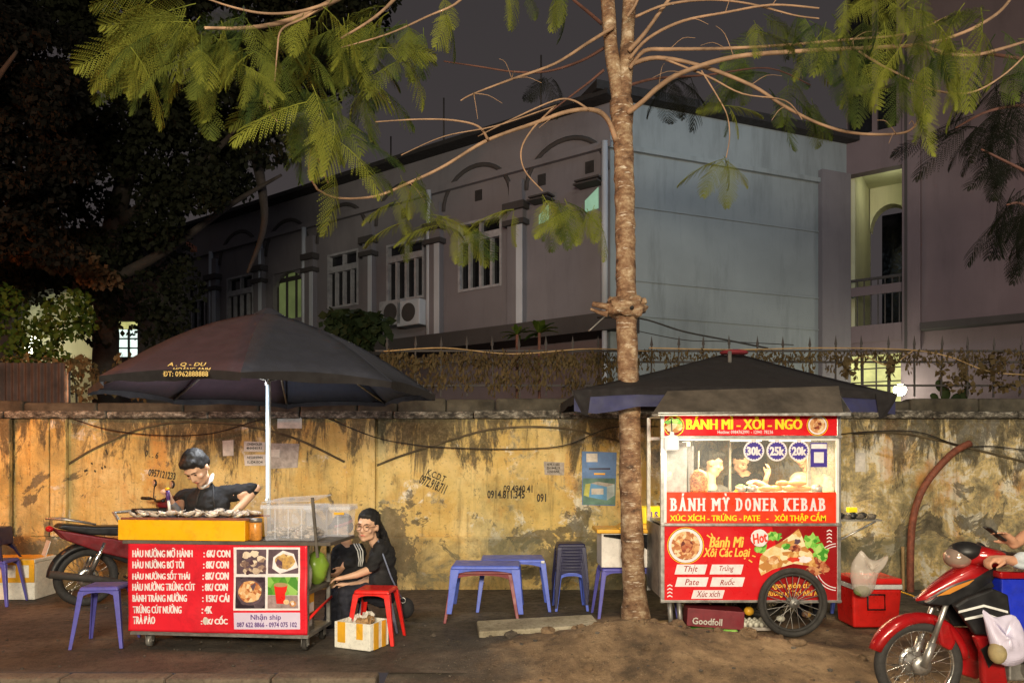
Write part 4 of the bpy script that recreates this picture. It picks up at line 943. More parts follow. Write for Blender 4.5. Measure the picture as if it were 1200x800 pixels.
mb = CB(); mb.box(1.40, 1.53, .08, .24, .30, .48); o = tag(build('yellow_carton', mb, M['tape'], bevel=.004), 'yellow and white carton on the lower shelf of the oyster cart', 'box')
mb = CB(); mb.box(1.5305, 1.533, .10, .22, .31, .39); build('carton_label', mb, M['white'], o)
for k in range(3):
    mb = CB(); mb.box(1.40, 1.53, .08, .24, .15+.05*k, .195+.05*k); tag(build('flat_box', mb, M['wood']), ['lowest', 'middle', 'top'][k]+' flat grey box under the yellow carton', 'box')

# =================================================================== LEFT UMBRELLA
UX, UD = X(315, 6.95), 6.95
um_ = thing('market_umbrella', 'large dark market umbrella over the oyster cart', 'umbrella', (UX, UD, 0))
apex = Vector((UX, UD, 3.0)); NV = 8; ang = [R(-79+45*k) for k in range(NV)]; ru = 1.56; rz_ = 2.25
rim = [Vector((UX+ru*math.cos(a), UD+ru*math.sin(a), rz_)) for a in ang]
def canopy_panel(A, B, C, sag, n=8, dome=0):
    """A apex, B-C rim edge; slightly concave cloth"""
    vs = []; fs = []; idx = {}
    for i in range(n+1):
        for j in range(i+1):
            f = i/n; g = j/i if i else 0; p = A.lerp(B.lerp(C, g), f)
            s = sag*math.sin(PI*f)*.6-dome*math.sin(PI*f)+sag*4*g*(1-g)*f*.5; up = .045*4*g*(1-g)*f**3
            p = Vector((p.x, p.y, p.z-s+up)); mid = A+(p-A); 
            p.x += (A.x-p.x)*.05*4*g*(1-g)*f**2; p.y += (A.y-p.y)*.05*4*g*(1-g)*f**2
            idx[i, j] = len(vs); vs.append(p)
    for i in range(n):
        for j in range(i+1):
            fs.append((idx[i, j], idx[i+1, j], idx[i+1, j+1]))
            if j < i: fs.append((idx[i, j], idx[i+1, j+1], idx[i, j+1]))
    return vs, fs
for k in range(NV):
    mb = MB(); vs, fs = canopy_panel(apex, rim[k], rim[(k+1) % NV], .05, dome=.13); mb.add(vs, fs, True)
    o = build('canopy_panel', mb, M['umb1'] if k in (7, 6, 5, 4) else M['umb2'], um_, fix=False); s = o.modifiers.new('t', 'SOLIDIFY'); s.thickness = .004; s.offset = -1
    if k == 7: text_panel = o
    mb = MB(); a, b = rim[k], rim[(k+1) % NV]; n = 8; vs = []
    for i in range(n+1):                             # scalloped valance
        f = i/n; p = a.lerp(b, f); p = Vector((p.x+(UX-p.x)*.05*4*f*(1-f), p.y+(UD-p.y)*.05*4*f*(1-f), p.z+.045*4*f*(1-f))); dr = .05+.035*math.sin(f*PI)+random.uniform(-.012, .012); vs += [p, p-Vector((0, 0, dr))]
    mb.add(vs, [(2*i, 2*i+2, 2*i+3, 2*i+1) for i in range(n)], True); build('valance', mb, M['umbdk'], um_, fix=False)
    mb = MB(); mb.tube([apex-Vector((0, 0, .08)), rim[k]-Vector((0, 0, .012))-(rim[k]-apex)*.01], .010, 6); mb.tube([Vector((UX, UD, 2.35)), apex.lerp(rim[k], .5)-Vector((0, 0, .04))], .008, 5); build('rib', mb, M['galv'], um_)
mb = MB(); mb.lathe([(.20, -.09), (.18, -.075), (.08, -.015), (.03, .012), (0, .015)], apex+Vector((0, 0, .02)), n=8, smooth=False); build('top_cap', mb, M['umb2'], um_)
M['pole'] = emit('glowing_tube_pole', (.70, .86, 1), 1.5)
mb = MB(); mb.tube([(UX, UD, 0), (UX, UD, 2.95)], .019, 12); build('pole', mb, M['white'], um_)
mb = MB(); mb.lathe([(.0, 0), (.26, 0), (.26, .05), (.06, .09), (.03, .25), (0, .25)], (UX, UD, 0), n=20); build('pole_base', mb, M['galv'], um_)
tb = thing('tube_lamp', 'slim glowing white tube lamp strapped along the umbrella pole', 'lamp', (UX, UD-.03, 1.4))
mb = MB(); mb.tube([(UX-.005, UD-.035, 1.24), (UX-.005, UD-.035, 2.33)], .011, 10); build('tube', mb, M['pole'], tb)
for z in (1.23, 2.33): mb = MB(); mb.tube([(UX-.005, UD-.035, z-.02), (UX-.005, UD-.035, z+.02)], .017, 10); build('tube_cap', mb, M['white'], tb)
lamp('tube_lamp_light', 'POINT', (UX-.35, UD-.1, 2.1), 62, (.92, .96, 1), .12)
# print on the left front panel
A_, B_, C_ = apex, rim[7], rim[0]; nn = (B_-A_).cross(C_-A_).normalized(); nn = nn if nn.y < 0 else -nn
def onpanel(px, py):
    d = P(px, py, 1)-Vector((0, 0, CH)); q = (A_-Vector((0, 0, CH-0))).dot(nn)/Vector((d.x, d.y, d.z)).dot(nn)
    return Vector((0, 0, CH))+d*q+nn*.0
UP = []
M['pyel'] = plain('gold_print', (.85, .62, .22), .6)
for s_, a, b, c, d, sh in (("A . Q - DU", 196, 424.5, 242, 429.5, .3), ("HOÀNG ANH", 202, 429.5, 247, 434.5, .3), ("ĐT: 0962888888", 191, 434.5, 244, 441, 0)):
    UP.append(txt(s_, 0, a, b, c, d, M['pyel'], text_panel, .02, shear=sh, plane=onpanel))
# drop the print onto the sagging cloth: nearest point of the panel along its normal
from mathutils.bvhtree import BVHTree
bt = BVHTree.FromPolygons([v.co[:] for v in text_panel.data.vertices], [p.vertices[:] for p in text_panel.data.polygons])
for o in UP:
    eye_ = Vector((0, 0, CH))
    for v in o.data.vertices:
        d_ = (v.co-eye_).normalized(); h_ = bt.ray_cast(eye_, d_)
        if h_[0] is not None: v.co = h_[0]-d_*.022
#@@KEBAB
# =================================================================== KEBAB CART
KD = 6.77; KR = KD+.72
kc = thing('kebab_cart', 'tall glazed kebab cart with red printed panels and one big spoked wheel', 'food cart', (X(880, KD), KD+.35, 0))
def KX(px): return X(px, KD)
def KZ(py): return Z(py, KD)
kx0, kx1 = KX(774), KX(986)
for x in (kx0+.02, kx1-.02):
    for y in (KD+.02, KR-.02):
        mb = MB(); mb.box(x-.018, x+.018, y-.018, y+.018, .30, KZ(484)); build('corner_post', mb, M['steel'], kc, bevel=.003)
for py, nm in ((484, 'top_rail'), (512, 'upper_rail'), (614.5, 'counter_rail'), (704, 'bottom_rail')):
    mb = MB(); z = KZ(py); mb.box(kx0, kx1, KD-.012, KD+.004, z-.012, z+.012); build(nm, mb, M['steel'], kc, bevel=.003)
mb = MB(); mb.box(kx0+.04, kx1-.04, KD+.06, KR-.02, KZ(700)-.02, KZ(700)); build('cart_floor', mb, M['galv'], kc)
mb = MB(); mb.box(kx0+.04, kx1-.04, KD+.02, KR-.01, KZ(612)-.03, KZ(612)); build('counter', mb, M['steel'], kc)
mb = MB(); mb.box(kx0+.001, kx0+.004, KD+.04, KR-.04, KZ(700), KZ(616)); build('side_panel', mb, M['galv'], kc)
mb = MB(); mb.box(kx1-.004, kx1-.001, KD+.04, KR-.04, KZ(700), KZ(616)); build('side_panel', mb, M['galv'], kc)
mb = MB(); mb.box(kx0+.04, kx1-.04, KR-.03, KR-.02, KZ(700), KZ(616)); build('back_panel', mb, M['galv'], kc)
M['redv'] = plain('red_print_panel', (.66, .012, .018), .3, var=.08, scale=2); M['redd'] = plain('dark_red_print', (.30, .008, .010), .3, var=.1, scale=2); M['redo'] = plain('orange_red_print', (.85, .045, .012), .35, var=.06)
M['yprint'] = plain('yellow_print', (.92, .72, .01), .5, var=.05); M['vprint'] = plain('violet_badge', (.055, .03, .30), .5, var=.05)
def panel(name, x0, y0, x1, y1, mat, dy=.0):
    mb = MB(); mb.box(KX(x0), KX(x1), KD+.005+dy, KD+.012+dy, KZ(y1), KZ(y0)); return build(name, mb, mat, kc)
tb_ = panel('header_panel', 777, 486.5, 984, 510, M['redv']); md = panel('name_panel', 779, 576.5, 982, 612.5, M['redo']); lw = panel('lower_panel', 777, 616.5, 985, 702.5, M['redv'])
KF = KD+.005
def kf(name, pts, mat, par, off=.002): return flat(name, KD, pts, mat, par, off-.005)
def kt(s_, x0, y0, x1, y1, mat, par, bold=.012, shear=0, rot=0, off=.004, dbl=0): return txt(s_, KD, x0, y0, x1, y1, mat, par, bold, shear, off=off-.005, rot=rot, dbl=dbl)
# header
kt("BÁNH MÌ - XÔI - NGÔ", 804, 487.6, 939, 503, M['yprint'], tb_, 0, dbl=.012)
kt("Hotline: 0984762991 - 12941 78236", 841, 504, 906, 508, M['pwhite'], tb_, .005)
def food_bowl(cx, cy, r, par, seed=0):
    kf('plate_ring', disc(cx, cy, r+1.5), M['yprint'], par, .0030); kf('plate_ring', disc(cx, cy, r+.8), M['redd'], par, .0035)
    kf('plate_print', disc(cx, cy, r), M['pwhite'], par, .004); kf('food_print', disc(cx, cy, r*.84), M['f3b'], par, .005)
    kf('food_print', blob(cx+r*.05, cy+r*.05, r*.42, r*.40, 16, .25, seed), M['fmeat'], par, .006)
M['fmeat'] = food('meat_photo', (.12, .015, .01), (.40, .08, .03), (.60, .28, .12), 34); M['fwrap'] = food('wrap_photo', (.52, .22, .05), (.78, .48, .16), (.88, .74, .46), 18)
M['flet'] = food('lettuce_photo', (.05, .28, .02), (.16, .50, .05), (.42, .68, .16), 26); M['ftom'] = plain('tomato_photo', (.70, .05, .02), .4, var=.3, scale=20)
food_bowl(958, 498, 11, tb_, 3)
kf('food_ring', disc(790, 499, 12), M['yprint'], tb_, .003); kf('food_ring', disc(790, 499, 11.2), M['redd'], tb_, .0035)
kf('food_print', blob(789, 496, 10, 6, 18, .3, 5), M['flet'], tb_, .0042); kf('food_print', blob(790, 501, 10, 5.5, 18, .2, 6), M['fwrap'], tb_, .005)
# name panel; chunky slab lettering
SER = {'B': ([.0], [.0]), 'Á': ([], [.04, .96]), 'A': ([], [.04, .96]), 'N': ([.0, 1.], [.0]), 'H': ([.0, 1.], [.0, 1.]), 'M': ([.0, 1.], [.0, 1.]), 'Ỳ': ([.03, .97], [.5]), 'D': ([.0], [.0]), 'O': ([], []), 'E': ([.0], [.0]), 'R': ([.0], [.0, 1.]), 'K': ([.0, 1.], [.0, 1.])}
def serif_text(s_, x0, yt, x1, yb, capt, mat, par):
    """heavy letters with slab serifs, set one by one between x0 and x1; caps from capt to yb"""
    W = {'M': 1.25, 'N': 1.08, 'H': 1.08, 'Á': 1.05, 'A': 1.05, 'K': 1.05, ' ': .55, 'E': .92}
    tot = sum(W.get(c, 1) for c in s_); u = (x1-x0)/tot; x = x0
    for c in s_:
        w = W.get(c, 1)*u
        if c != ' ':
            a_, b_ = x+u*.13, x+w-u*.13; top_ = capt if c not in 'ÁỲ' else yt
            o = txt(c, KD, a_+.3, top_, b_-1.3, yb, mat, par, 0, 0, off=-.001, dbl=.011); bm = bmesh.new(); bm.from_mesh(o.data); hs = .9
            for k, (yy, lst) in enumerate(((capt, SER[c][0]), (yb-hs*1.6, SER[c][1]))):
                for f in lst:
                    cx = a_+.9+(b_-a_-1.8)*f; q = [P(cx-1.9, yy, KD), P(cx+1.9, yy, KD), P(cx+1.9, yy+hs*1.6, KD), P(cx-1.9, yy+hs*1.6, KD)]
                    bm.faces.new([bm.verts.new((p.x, KD-.0022, p.z)) for p in q[::-1]])
            bm.to_mesh(o.data); bm.free()
        x += w
serif_text("BÁNH MỲ DONER KEBAB", 784.5, 577.6, 968.5, 598.3, 583.4, M['pwhite'], md)
kt("XÚC XÍCH - TRỨNG - PATE   -   XÔI THẬP CẨM", 785, 599.5, 967.5, 612, M['yprint'], md, .012, dbl=.003)
# lower panel
pts = [(905, 617), (984.5, 617), (984.5, 702), (890, 702), (915, 665)]
kf('panel_dark_print', pts, M['redd'], lw, .002)  # printed darker red field on the right of the panel
food_bowl(803.5, 639, 20, lw, 8)
M['fyel'] = plain('amber_print', (.95, .58, .08), .5, var=.05)
kt("Bánh Mì", 831, 628.5, 871, 641, M['fyel'], lw, 0, .25, dbl=.008); kt("Xôi Các Loại", 824, 641.5, 879, 655, M['fyel'], lw, .015, .25, dbl=.003)
for a, b, c, d in ((828, 626, 832, 629), (833, 624, 835, 628), (877, 655, 881, 658), (881, 650, 885, 651.5)): kf('spark_print', [(a, b+1), (c, d+1), (c+1, d), (a+1, b)], M['fyel'], lw, .003)
for (x0, y0, x1, y1, s_) in ((790.5, 661, 829, 672.5, "Thịt"), (831.5, 661, 871.5, 672.5, "Trứng"), (791, 676, 830.5, 687, "Pate"), (832, 676, 873, 687, "Ruốc"), (810, 691, 849.5, 701, "Xúc xích")):
    kf('tag_print', [(x0, y1), (x1-3, y1), (x1, y0), (x0+3, y0)], M['pwhite'], lw, .003)
    w = (x1-x0)*(.42 if len(s_) < 6 else .70); cx = (x0+x1)/2; kt(s_, cx-w/2, y0+(.8 if s_ != 'Pate' else 2), cx+w/2, y1-(1.2 if s_ == 'Thịt' else 2), M['redd'], lw, .004, .3, off=.006)
for i in range(4):
    for bx, by in ((972, 620), (785, 684)):
        y = by+i*4.2; kf('chevron_print', [(bx-3, y+3), (bx, y+1.4), (bx+3, y+3), (bx+3, y+1.6), (bx, y), (bx-3, y+1.6)], M['pwhite'], lw, .003)
for r in (24, 27):                                    # white arcs, right
    mb = MB(); pts = [(976+0, 663)]; n = 20
    for k in range(n):
        a0, a1 = R(95+170*k/n), R(95+170*(k+1)/n); q = []
        for (rr_2, aa) in ((r, a0), (r, a1), (r+1, a1), (r+1, a0)):
            x = min(984, 982+rr_2*math.cos(aa)); q.append((x, 664+rr_2*math.sin(aa)))
        mb.poly([(P(x, y, KD).x, KD+.0025, P(x, y, KD).z) for x, y in q])
    build('arc_print', mb, M['pwhite'], lw, fix=False)
kf('lettuce_print', blob(906, 628, 10, 6, 20, .3, 1), M['flet'], lw, .0035); kf('lettuce_print', blob(950, 634, 9, 9, 20, .3, 2), M['flet'], lw, .0035); kf('lettuce_print', blob(962, 649, 9, 11, 22, .3, 3), M['flet'], lw, .0036)
kf('lettuce_print', blob(892, 642, 7, 7, 18, .3, 4), M['flet'], lw, .0036)
kf('meat_print', blob(958, 664, 13, 10, 26, .25, 5), M['fmeat'], lw, .004)
kf('wrap_print', [(889, 666), (892, 674), (905, 667), (930, 660), (957, 664), (952, 648), (944, 640), (940, 628), (936, 619), (925, 628), (913, 636), (898, 644), (891, 652)], M['fwrap'], lw, .005)
kf('filling_print', blob(932, 642, 8, 4.5, 18, .3, 7), M['fmeat'], lw, .006); kf('filling_print', blob(921, 640, 6, 3.5, 18, .3, 8), M['flet'], lw, .0065); kf('filling_print', blob(943, 655, 9, 4, 18, .25, 9), M['pwhite'], lw, .0065)
kf('filling_print', blob(930, 655, 7, 3, 18, .3, 10), M['ftom'], lw, .007); kf('filling_print', blob(906, 656, 7, 5, 18, .2, 11), M['f3b'], lw, .006); kf('filling_print', blob(934, 634, 5, 3, 14, .3, 12), M['f2'], lw, .007)
kf('badge_print', disc(890, 630, 10.6, 10.6, 40), M['redd'], lw, .0072); kf('badge_print', blob(890, 630, 10.2, 10.2, 40, .03), M['pwhite'], lw, .0076); kt("Hot", 881.5, 624, 898.5, 636, M['redo'], lw, .02, .15, rot=-.2, off=.0095, dbl=.003)
kt("Ngon giòn từ", 901, 681.5, 950, 690.5, M['fyel'], lw, .012, .2); kt("Hương vị Thổ Nhĩ Kỳ !", 897, 689.5, 967, 699.5, M['fyel'], lw, .012, .2)
# glazing and its stickers
M['glass'] = glass('cart_glass', (.95, .97, .95), .06, .05)
mb = MB(); mb.box(KX(781), KX(980), KD+.006, KD+.010, KZ(575), KZ(514)); gl = build('glass_pane', mb, M['glass'], kc)
mb = MB(); mb.box(kx0+.002, kx0+.005, KD+.04, KR-.04, KZ(575), KZ(514)); build('glass_pane', mb, M['glass'], kc)
mb = MB(); mb.box(kx1-.005, kx1-.002, KD+.04, KR-.04, KZ(575), KZ(514)); build('glass_pane', mb, M['glass'], kc)
for px in (779.5, 981.5):
    mb = MB(); mb.box(KX(px)-.012, KX(px)+.012, KD-.004, KD+.012, KZ(612), KZ(514)); build('window_frame', mb, M['white'], kc)
mb = MB(); mb.box(KX(781.5), KX(980), KD-.004, KD+.0035, KZ(516), KZ(513.4)); build('window_frame', mb, M['white'], kc)
for px, s_ in ((883.5, "30k"), (910.5, "25k"), (936.5, "20k")):
    star = lambda r: [(px+(r+(.9 if k % 2 else -.4))*math.cos(PI*k/20), 528+(r+(.9 if k % 2 else -.4))*math.sin(PI*k/20)) for k in range(40)]
    kf('price_sticker', disc(px, 528, 12.2, 12.2, 36), M['pwhite'], gl, .002); kf('price_sticker', star(9.8), M['vprint'], gl, .003); kt(s_, px-8.6, 523, px+8.6, 533.5, M['pwhite'], gl, .04, off=.006, dbl=.003)
kf('payment_card', rect(950, 518.5, 969.5, 547), M['vprint'], gl, .002); kf('payment_card_header', rect(950.8, 520, 968.8, 525.5), M['pwhite'], gl, .003); kf('payment_card_square', rect(954, 529.5, 965.5, 542), M['pwhite'], gl, .003)
# roof and gable
M['roofw'] = plain('weathered_roof_sheet', (.085, .07, .055), .75, var=.45, scale=4, bump=.4)
mb = MB(); a, b, c, d = P(764, 485, 6.62), P(988, 482, 6.62), P(983, 452, 6.95), P(782, 458, 6.95); t_ = Vector((0, .01, -.015))
mb.add([a, b, c, d, a+t_, b+t_, c+t_, d+t_], [(0,1,2,3), (7,6,5,4), (0,4,5,1), (1,5,6,2), (2,6,7,3), (3,7,4,0)]); build('roof_sheet', mb, M['roofw'], kc)
a2, b2 = P(764, 484, 6.62), P(988, 482, 6.62); mb = MB(); e0 = Vector((c.x, c.y, c.z)); e1 = Vector((d.x, d.y, d.z)); e2 = Vector((c.x, KR+.12, KZ(486))); e3 = Vector((d.x, KR+.12, KZ(486)))
mb.add([e1+Vector((0, .002, 0)), e0+Vector((0, .002, 0)), e2, e3], [(0, 1, 2, 3)]); build('roof_sheet', mb, M['roofw'], kc, fix=False)
mb = MB(); mb.prism([(6.64, KZ(483)), (6.95, c.z-.02), (KR+.1, KZ(484)+.0)], c.x-.035, c.x-.03); mb.v = [(y, x, z) for (x, y, z) in mb.v]; build('gable_panel', mb, M['steel'], kc)
mb = MB(); mb.box(kx0-.05, kx1+.02, 6.625, 6.64, KZ(488), KZ(484.2)); build('eave_trim', mb, M['steel'], kc)
mb = MB(); mb.box(kx0+.02, kx1-.02, KD+.02, KR, KZ(485)-.0, KZ(484)); build('ceiling_panel', mb, M['white'], kc)
for (u0, u1) in ((830, 836), (858, 860.5)): pass
mb = MB(); mb.box(kx0+.03, KX(846), KR-.029, KR-.012, KZ(513), KZ(509)); build('rear_header', mb, M['steel'], kc)
# shelf on the right side
mb = MB(); mb.box(kx1+.001, KX(1037), KD+.05, KD+.40, KZ(611), KZ(609)); sh = build('side_shelf', mb, M['galv'], kc)
mb = MB(); mb.tube([(kx1, KD+.06, KZ(634)), (KX(1030), KD+.06, KZ(611))], .009, 6); build('shelf_brace', mb, M['steel'], sh)
# big spoked wheel, axle and twin
def cart_wheel(cx, cy, cz, r, nm='wheel'):
    mb = MB(); mb.torus((cx, cy, cz), r-.028, .028, 'Y', 56, 10, 1.05); w = build(nm, mb, M['rubber'], kc)
    mb = MB(); mb.torus((cx, cy, cz), r-.062, .014, 'Y', 56, 8, 1.4); build('wheel_rim', mb, M['rubber'], w)
    mb = MB(); mb.lathe([(.045, -.05), (.045, -.03), (.02, -.028), (.02, .028), (.045, .03), (.045, .05)], (cx, cy, cz), 'Y', 18); mb.lathe([(.015, -.075), (.015, -.05)], (cx, cy, cz), 'Y', 10); build('hub', mb, M['galv'], w)
    for k in range(24):
        a = 2*PI*k/24; b_ = a+(.35 if k % 2 else -.35); mb = MB(); s_ = -.03 if k % 2 else .03
        mb.tube([(cx+.04*math.cos(b_), cy+s_, cz+.04*math.sin(b_)), (cx+(r-.07)*math.cos(a), cy, cz+(r-.07)*math.sin(a))], .0035, 4, caps=False); build('spoke', mb, M['galv'], w, fix=False)
    return w
cart_wheel(KX(926), KD-.06, Z(705.5, KD-.06), .315); cart_wheel(KX(926), KR+.06, .315, .31)
mb = MB(); mb.tube([(KX(926), KD-.05, .31), (KX(926), KR+.05, .31)], .014, 8); build('axle', mb, M['rust'], kc)
for px in (786, 797):
    mb = MB(); x = KX(px); mb.tube([(x, KD+.05, KZ(704)), (x+.01, KD+.02, .06)], .024, 8); lg = build('prop_leg', mb, M['galv'], kc)
mb = MB(); mb.lathe([(.02, -.02), (.06, -.02), (.06, .02), (.02, .02)], (KX(796), KD+.02, .06), 'X', 18); build('small_wheel', mb, M['rubber'], kc)
# ---- inside the cart
gb = thing('doner_grill', 'upright steel doner grill with a glowing burner behind the cart glass', 'grill', (KX(800), KD+.3, KZ(612)))
mb = MB(); mb.box(KX(786), KX(815), KD+.34, KD+.38, KZ(600), KZ(517)); build('grill_back', mb, M['steel'], gb)
mb = MB(); mb.box(KX(783), KX(785.5), KD+.16, KD+.38, KZ(600), KZ(522)); mb.box(KX(816), KX(818), KD+.16, KD+.38, KZ(600), KZ(522)); build('grill_cheek', mb, M['steel'], gb)
M['ember'] = emit('glowing_burner', (1, .42, .10), 7); mb = MB(); mb.ball((KX(794), KD+.325, KZ(556)), (.02, .012, .03), 10, 6); build('burner', mb, M['ember'], gb)
M['cone'] = food('doner_meat', (.22, .06, .02), (.50, .18, .05), (.66, .32, .10), 70)
mb = MB(); mb.lathe([(.0, 0), (.05, .0), (.07, .05), (.085, .16), (.09, .24), (.075, .30), (.03, .325), (0, .33)], (KX(822.5)+.02, KD+.20, KZ(592)), n=24)
for i, v in enumerate(mb.v): q = Vector(v); n_ = mnoise.noise(q*26)*.012; mb.v[i] = (v[0]+n_, v[1]+n_, v[2])
dc = tag(build('doner_meat', mb, M['cone'], fix=False), 'browned doner meat cone on its spit behind the glass', 'kebab meat')
mb = MB(); mb.tube([(KX(822.5)+.02, KD+.2, KZ(600)), (KX(822.5)+.02, KD+.2, KZ(528))], .006, 6); build('spit', mb, M['steel'], dc)
M['lit'] = emit('cart_tube_light', (1, .93, .68), 7)
lt = thing('cart_light_box', 'bright upright light box left of the vendor in the kebab cart', 'lamp', (KX(815), KD+.4, KZ(550))); mb = MB(); mb.box(KX(812.5), KX(822), KD+.42, KD+.44, KZ(548), KZ(516)); build('light_box', mb, emit('soft_light_box', (1, .90, .62), 2.2), lt)
for i, (a, b) in enumerate(((868, 905), (915, 965))):
    mb = MB(); mb.tube([(KX(a), KD+.30, KZ(511)-.02), (KX(b), KD+.30, KZ(511)-.02)], .018, 10); tag(build('ceiling_tube_lamp', mb, M['lit']), ['left', 'right'][i]+' warm tube lamp under the ceiling of the kebab cart', 'lamp', 'tube lamps in the kebab cart')
lamp('kebab_cart_light', 'AREA', (KX(900), KD+.33, KZ(513)-.06), 50, (1, .80, .42), 1.1, aim=(KX(900), KD+.45, 0), sy=.3)
lamp('kebab_cart_bulb', 'POINT', (KX(940), KD+.35, KZ(520)), 8, (1, .82, .44), .05)
hl_ = thing('hanging_lamp', 'white cylindrical lamp hanging at the top left corner of the kebab cart', 'lamp', P(787.5, 516, KD-.12))
p_ = P(787.5, 527, KD-.12); mb = MB(); mb.lathe([(.05, 0), (.062, .005), (.062, .10), (.05, .125), (.018, .135), (.018, .16), (0, .165)], p_, n=20); build('lamp_shade', mb, emit('lit_white_shade', (1, .92, .78), 1.1), hl_)
mb = MB(); mb.tube([p_+Vector((0, 0, .16)), p_+Vector((0, .03, .28))], .005, 6); build('cord', mb, M['cable'], hl_)
lamp('hanging_lamp_light', 'POINT', p_+Vector((0, -.14, .02)), 11, (1, .88, .66), .05)
# counter clutter inside
for i, (px, w, h, mt, nm, lb) in enumerate(((852, .07, .09, 'blk', 'sauce_bottle', 'black bottle on the counter right of the doner cone'), (872, .05, .16, 'yel', 'sauce_bottle', 'yellow squeeze bottle on the counter inside the cart'),
        (897, .06, .07, 'red', 'sauce_bottle', 'short red sauce bottle on the counter inside the cart'))):
    mb = MB(); mb.lathe([(w*.5, 0), (w*.55, .01), (w*.55, h*.7), (w*.2, h*.85), (w*.12, h), (0, h)], (KX(px), KD+.2, KZ(590)), n=14); tag(build(nm, mb, M[mt]), lb, 'bottle')
mb = MB(); mb.box(KX(782), KX(978), KD+.12, KD+.5, KZ(592)-.02, KZ(592)); tag(build('work_board', mb, M['plank'], kc) if False else build('work_board', mb, M['plank']), 'wooden work board on the counter inside the kebab cart', 'board')
shf = tag(build('serving_shelf', MB().box(KX(868), KX(978), KD+.10, KD+.30, KZ(577)-.012, KZ(577)), M['steel']), 'narrow steel serving shelf behind the kebab cart glass', 'shelf')
M['bread'] = plain('bread_crust', (.60, .32, .10), .6, var=.35, scale=14)
for i, (px, dy, a_, zz) in enumerate(((905, .15, .2, 0), (918, .22, -.3, 0), (934, .16, .1, 0), (950, .2, -.2, 0), (926, .19, .5, .05), (943, .17, -.1, .05))):
    mb = MB(); mb.ball((0, 0, 0), (.085, .034, .028), 14, 8); o = build('bread_roll', mb, M['bread']); o.location = (KX(px), KD+dy, KZ(577)+.03+zz); o.rotation_euler = (0, 0, a_)
    tag(o, ['leftmost lower', 'second lower', 'third lower', 'rightmost lower', 'left upper', 'right upper'][i]+' crusty bread roll in the heap on the serving shelf', 'bread', 'bread rolls on the serving shelf')
for i, (px, mt) in enumerate(((876, 'flet'), (890, 'ftom'), (968, 'f2'))):
    x_ = KX(px); t_ = thing('food_pan', ['steel pan of green herbs on the serving shelf', 'steel pan of red tomato on the serving shelf', 'steel pan of fried topping at the right end of the serving shelf'][i], 'pan', (x_, KD+.2, KZ(577)))
    mb = MB(); mb.lathe([(.04, 0), (.05, .05), (.053, .05), (.043, .0)], (x_, KD+.2, KZ(577)+.001), n=18); build('pan_wall', mb, M['steel'], t_)
    mb = MB(); mb.ball((x_, KD+.2, KZ(577)+.045), (.045, .045, .025), 12, 7); mb.v = [tuple(Vector(v)+Vector([rg.uniform(-.005, .005) for _ in range(3)])) for v in mb.v]; build('filling', mb, M[mt], t_, fix=False)
# ---- things round the kebab cart
rc = thing('cooler_box', 'bright red cooler with a white lid stripe right of the kebab cart', 'cooler', (X(1028, 7.1), 7.2, .02)); cx0, cx1 = X(999, 7.0), X(1057, 7.0)
mb = MB(); tpr = .02; vs = [(cx0+tpr, 7.02, .02), (cx1-tpr, 7.02, .02), (cx1-tpr, 7.36, .02), (cx0+tpr, 7.36, .02), (cx0, 7.0, .385), (cx1, 7.0, .385), (cx1, 7.38, .385), (cx0, 7.38, .385)]
mb.add(vs, [(0,1,2,3), (7,6,5,4), (0,4,5,1), (1,5,6,2), (2,6,7,3), (3,7,4,0)]); build('cooler_body', mb, M['red'], rc, bevel=.02, seg=3)
mb = MB(); mb.box(cx0-.005, cx1+.005, 6.995, 7.385, .387, .43); build('white_band', mb, M['white'], rc, bevel=.006)
mb = MB(); mb.box(cx0-.005, cx1+.005, 6.995, 7.385, .432, .49); build('lid', mb, M['red'], rc, bevel=.018, seg=3)
hx0, hx1 = X(1016, 7), X(1036, 7); hz0, hz1 = .20, .34; mb = MB(); mb.tube([(hx0, 6.985, hz1), (hx0, 6.98, hz0), (hx1, 6.98, hz0), (hx1, 6.985, hz1), (hx0, 6.985, hz1)], .009, 6); build('handle', mb, M['blk'], rc)
mb = MB(); mb.ball((X(1047, 7), 7.0, .07), (.018, .012, .018), 10, 6); build('drain_plug', mb, M['white'], rc)
def hangbag(name, lb, D, outline, mat, th, seed, knots=True):
    """full plastic bag: outline of the silhouette, inflated"""
    mb = MB(); n = len(outline); cx = sum(p[0] for p in outline)/n; cy = sum(p[1] for p in outline)/n; vs = []; rings = 7
    for sgn in (-1, 1):
        for r_ in range(rings+1):
            f = 1-r_/rings
            for k, (x, y) in enumerate(outline):
                px = cx+(x-cx)*f; py = cy+(y-cy)*f; p = P(px, py, D); bulge = math.sqrt(max(0, 1-f*f))*th*min(1, max(.15, (y-outline[0][1])/25 if True else 1))
                nz = mnoise.noise(Vector((px*.12, py*.12, seed+sgn)))*.022*(1 if r_ else 0)+(.012*math.sin(k*2.6+r_*1.3+seed)+.008*mnoise.noise(Vector((px*.6, py*.6, seed))))*(1 if r_ else 0); vs.append((p.x, D+sgn*bulge+nz, p.z))
    fs = []
    for s_ in range(2):
        o_ = s_*(rings+1)*n
        for r_ in range(rings):
            for k in range(n): fs.append((o_+r_*n+k, o_+r_*n+(k+1) % n, o_+(r_+1)*n+(k+1) % n, o_+(r_+1)*n+k))
    mb.add(vs, fs, False); return tag(build(name, mb, mat, subsurf=1), lb, 'bag')
M['bagp'] = glass('pinkish_bag_film', (.80, .70, .62), .42, .28)
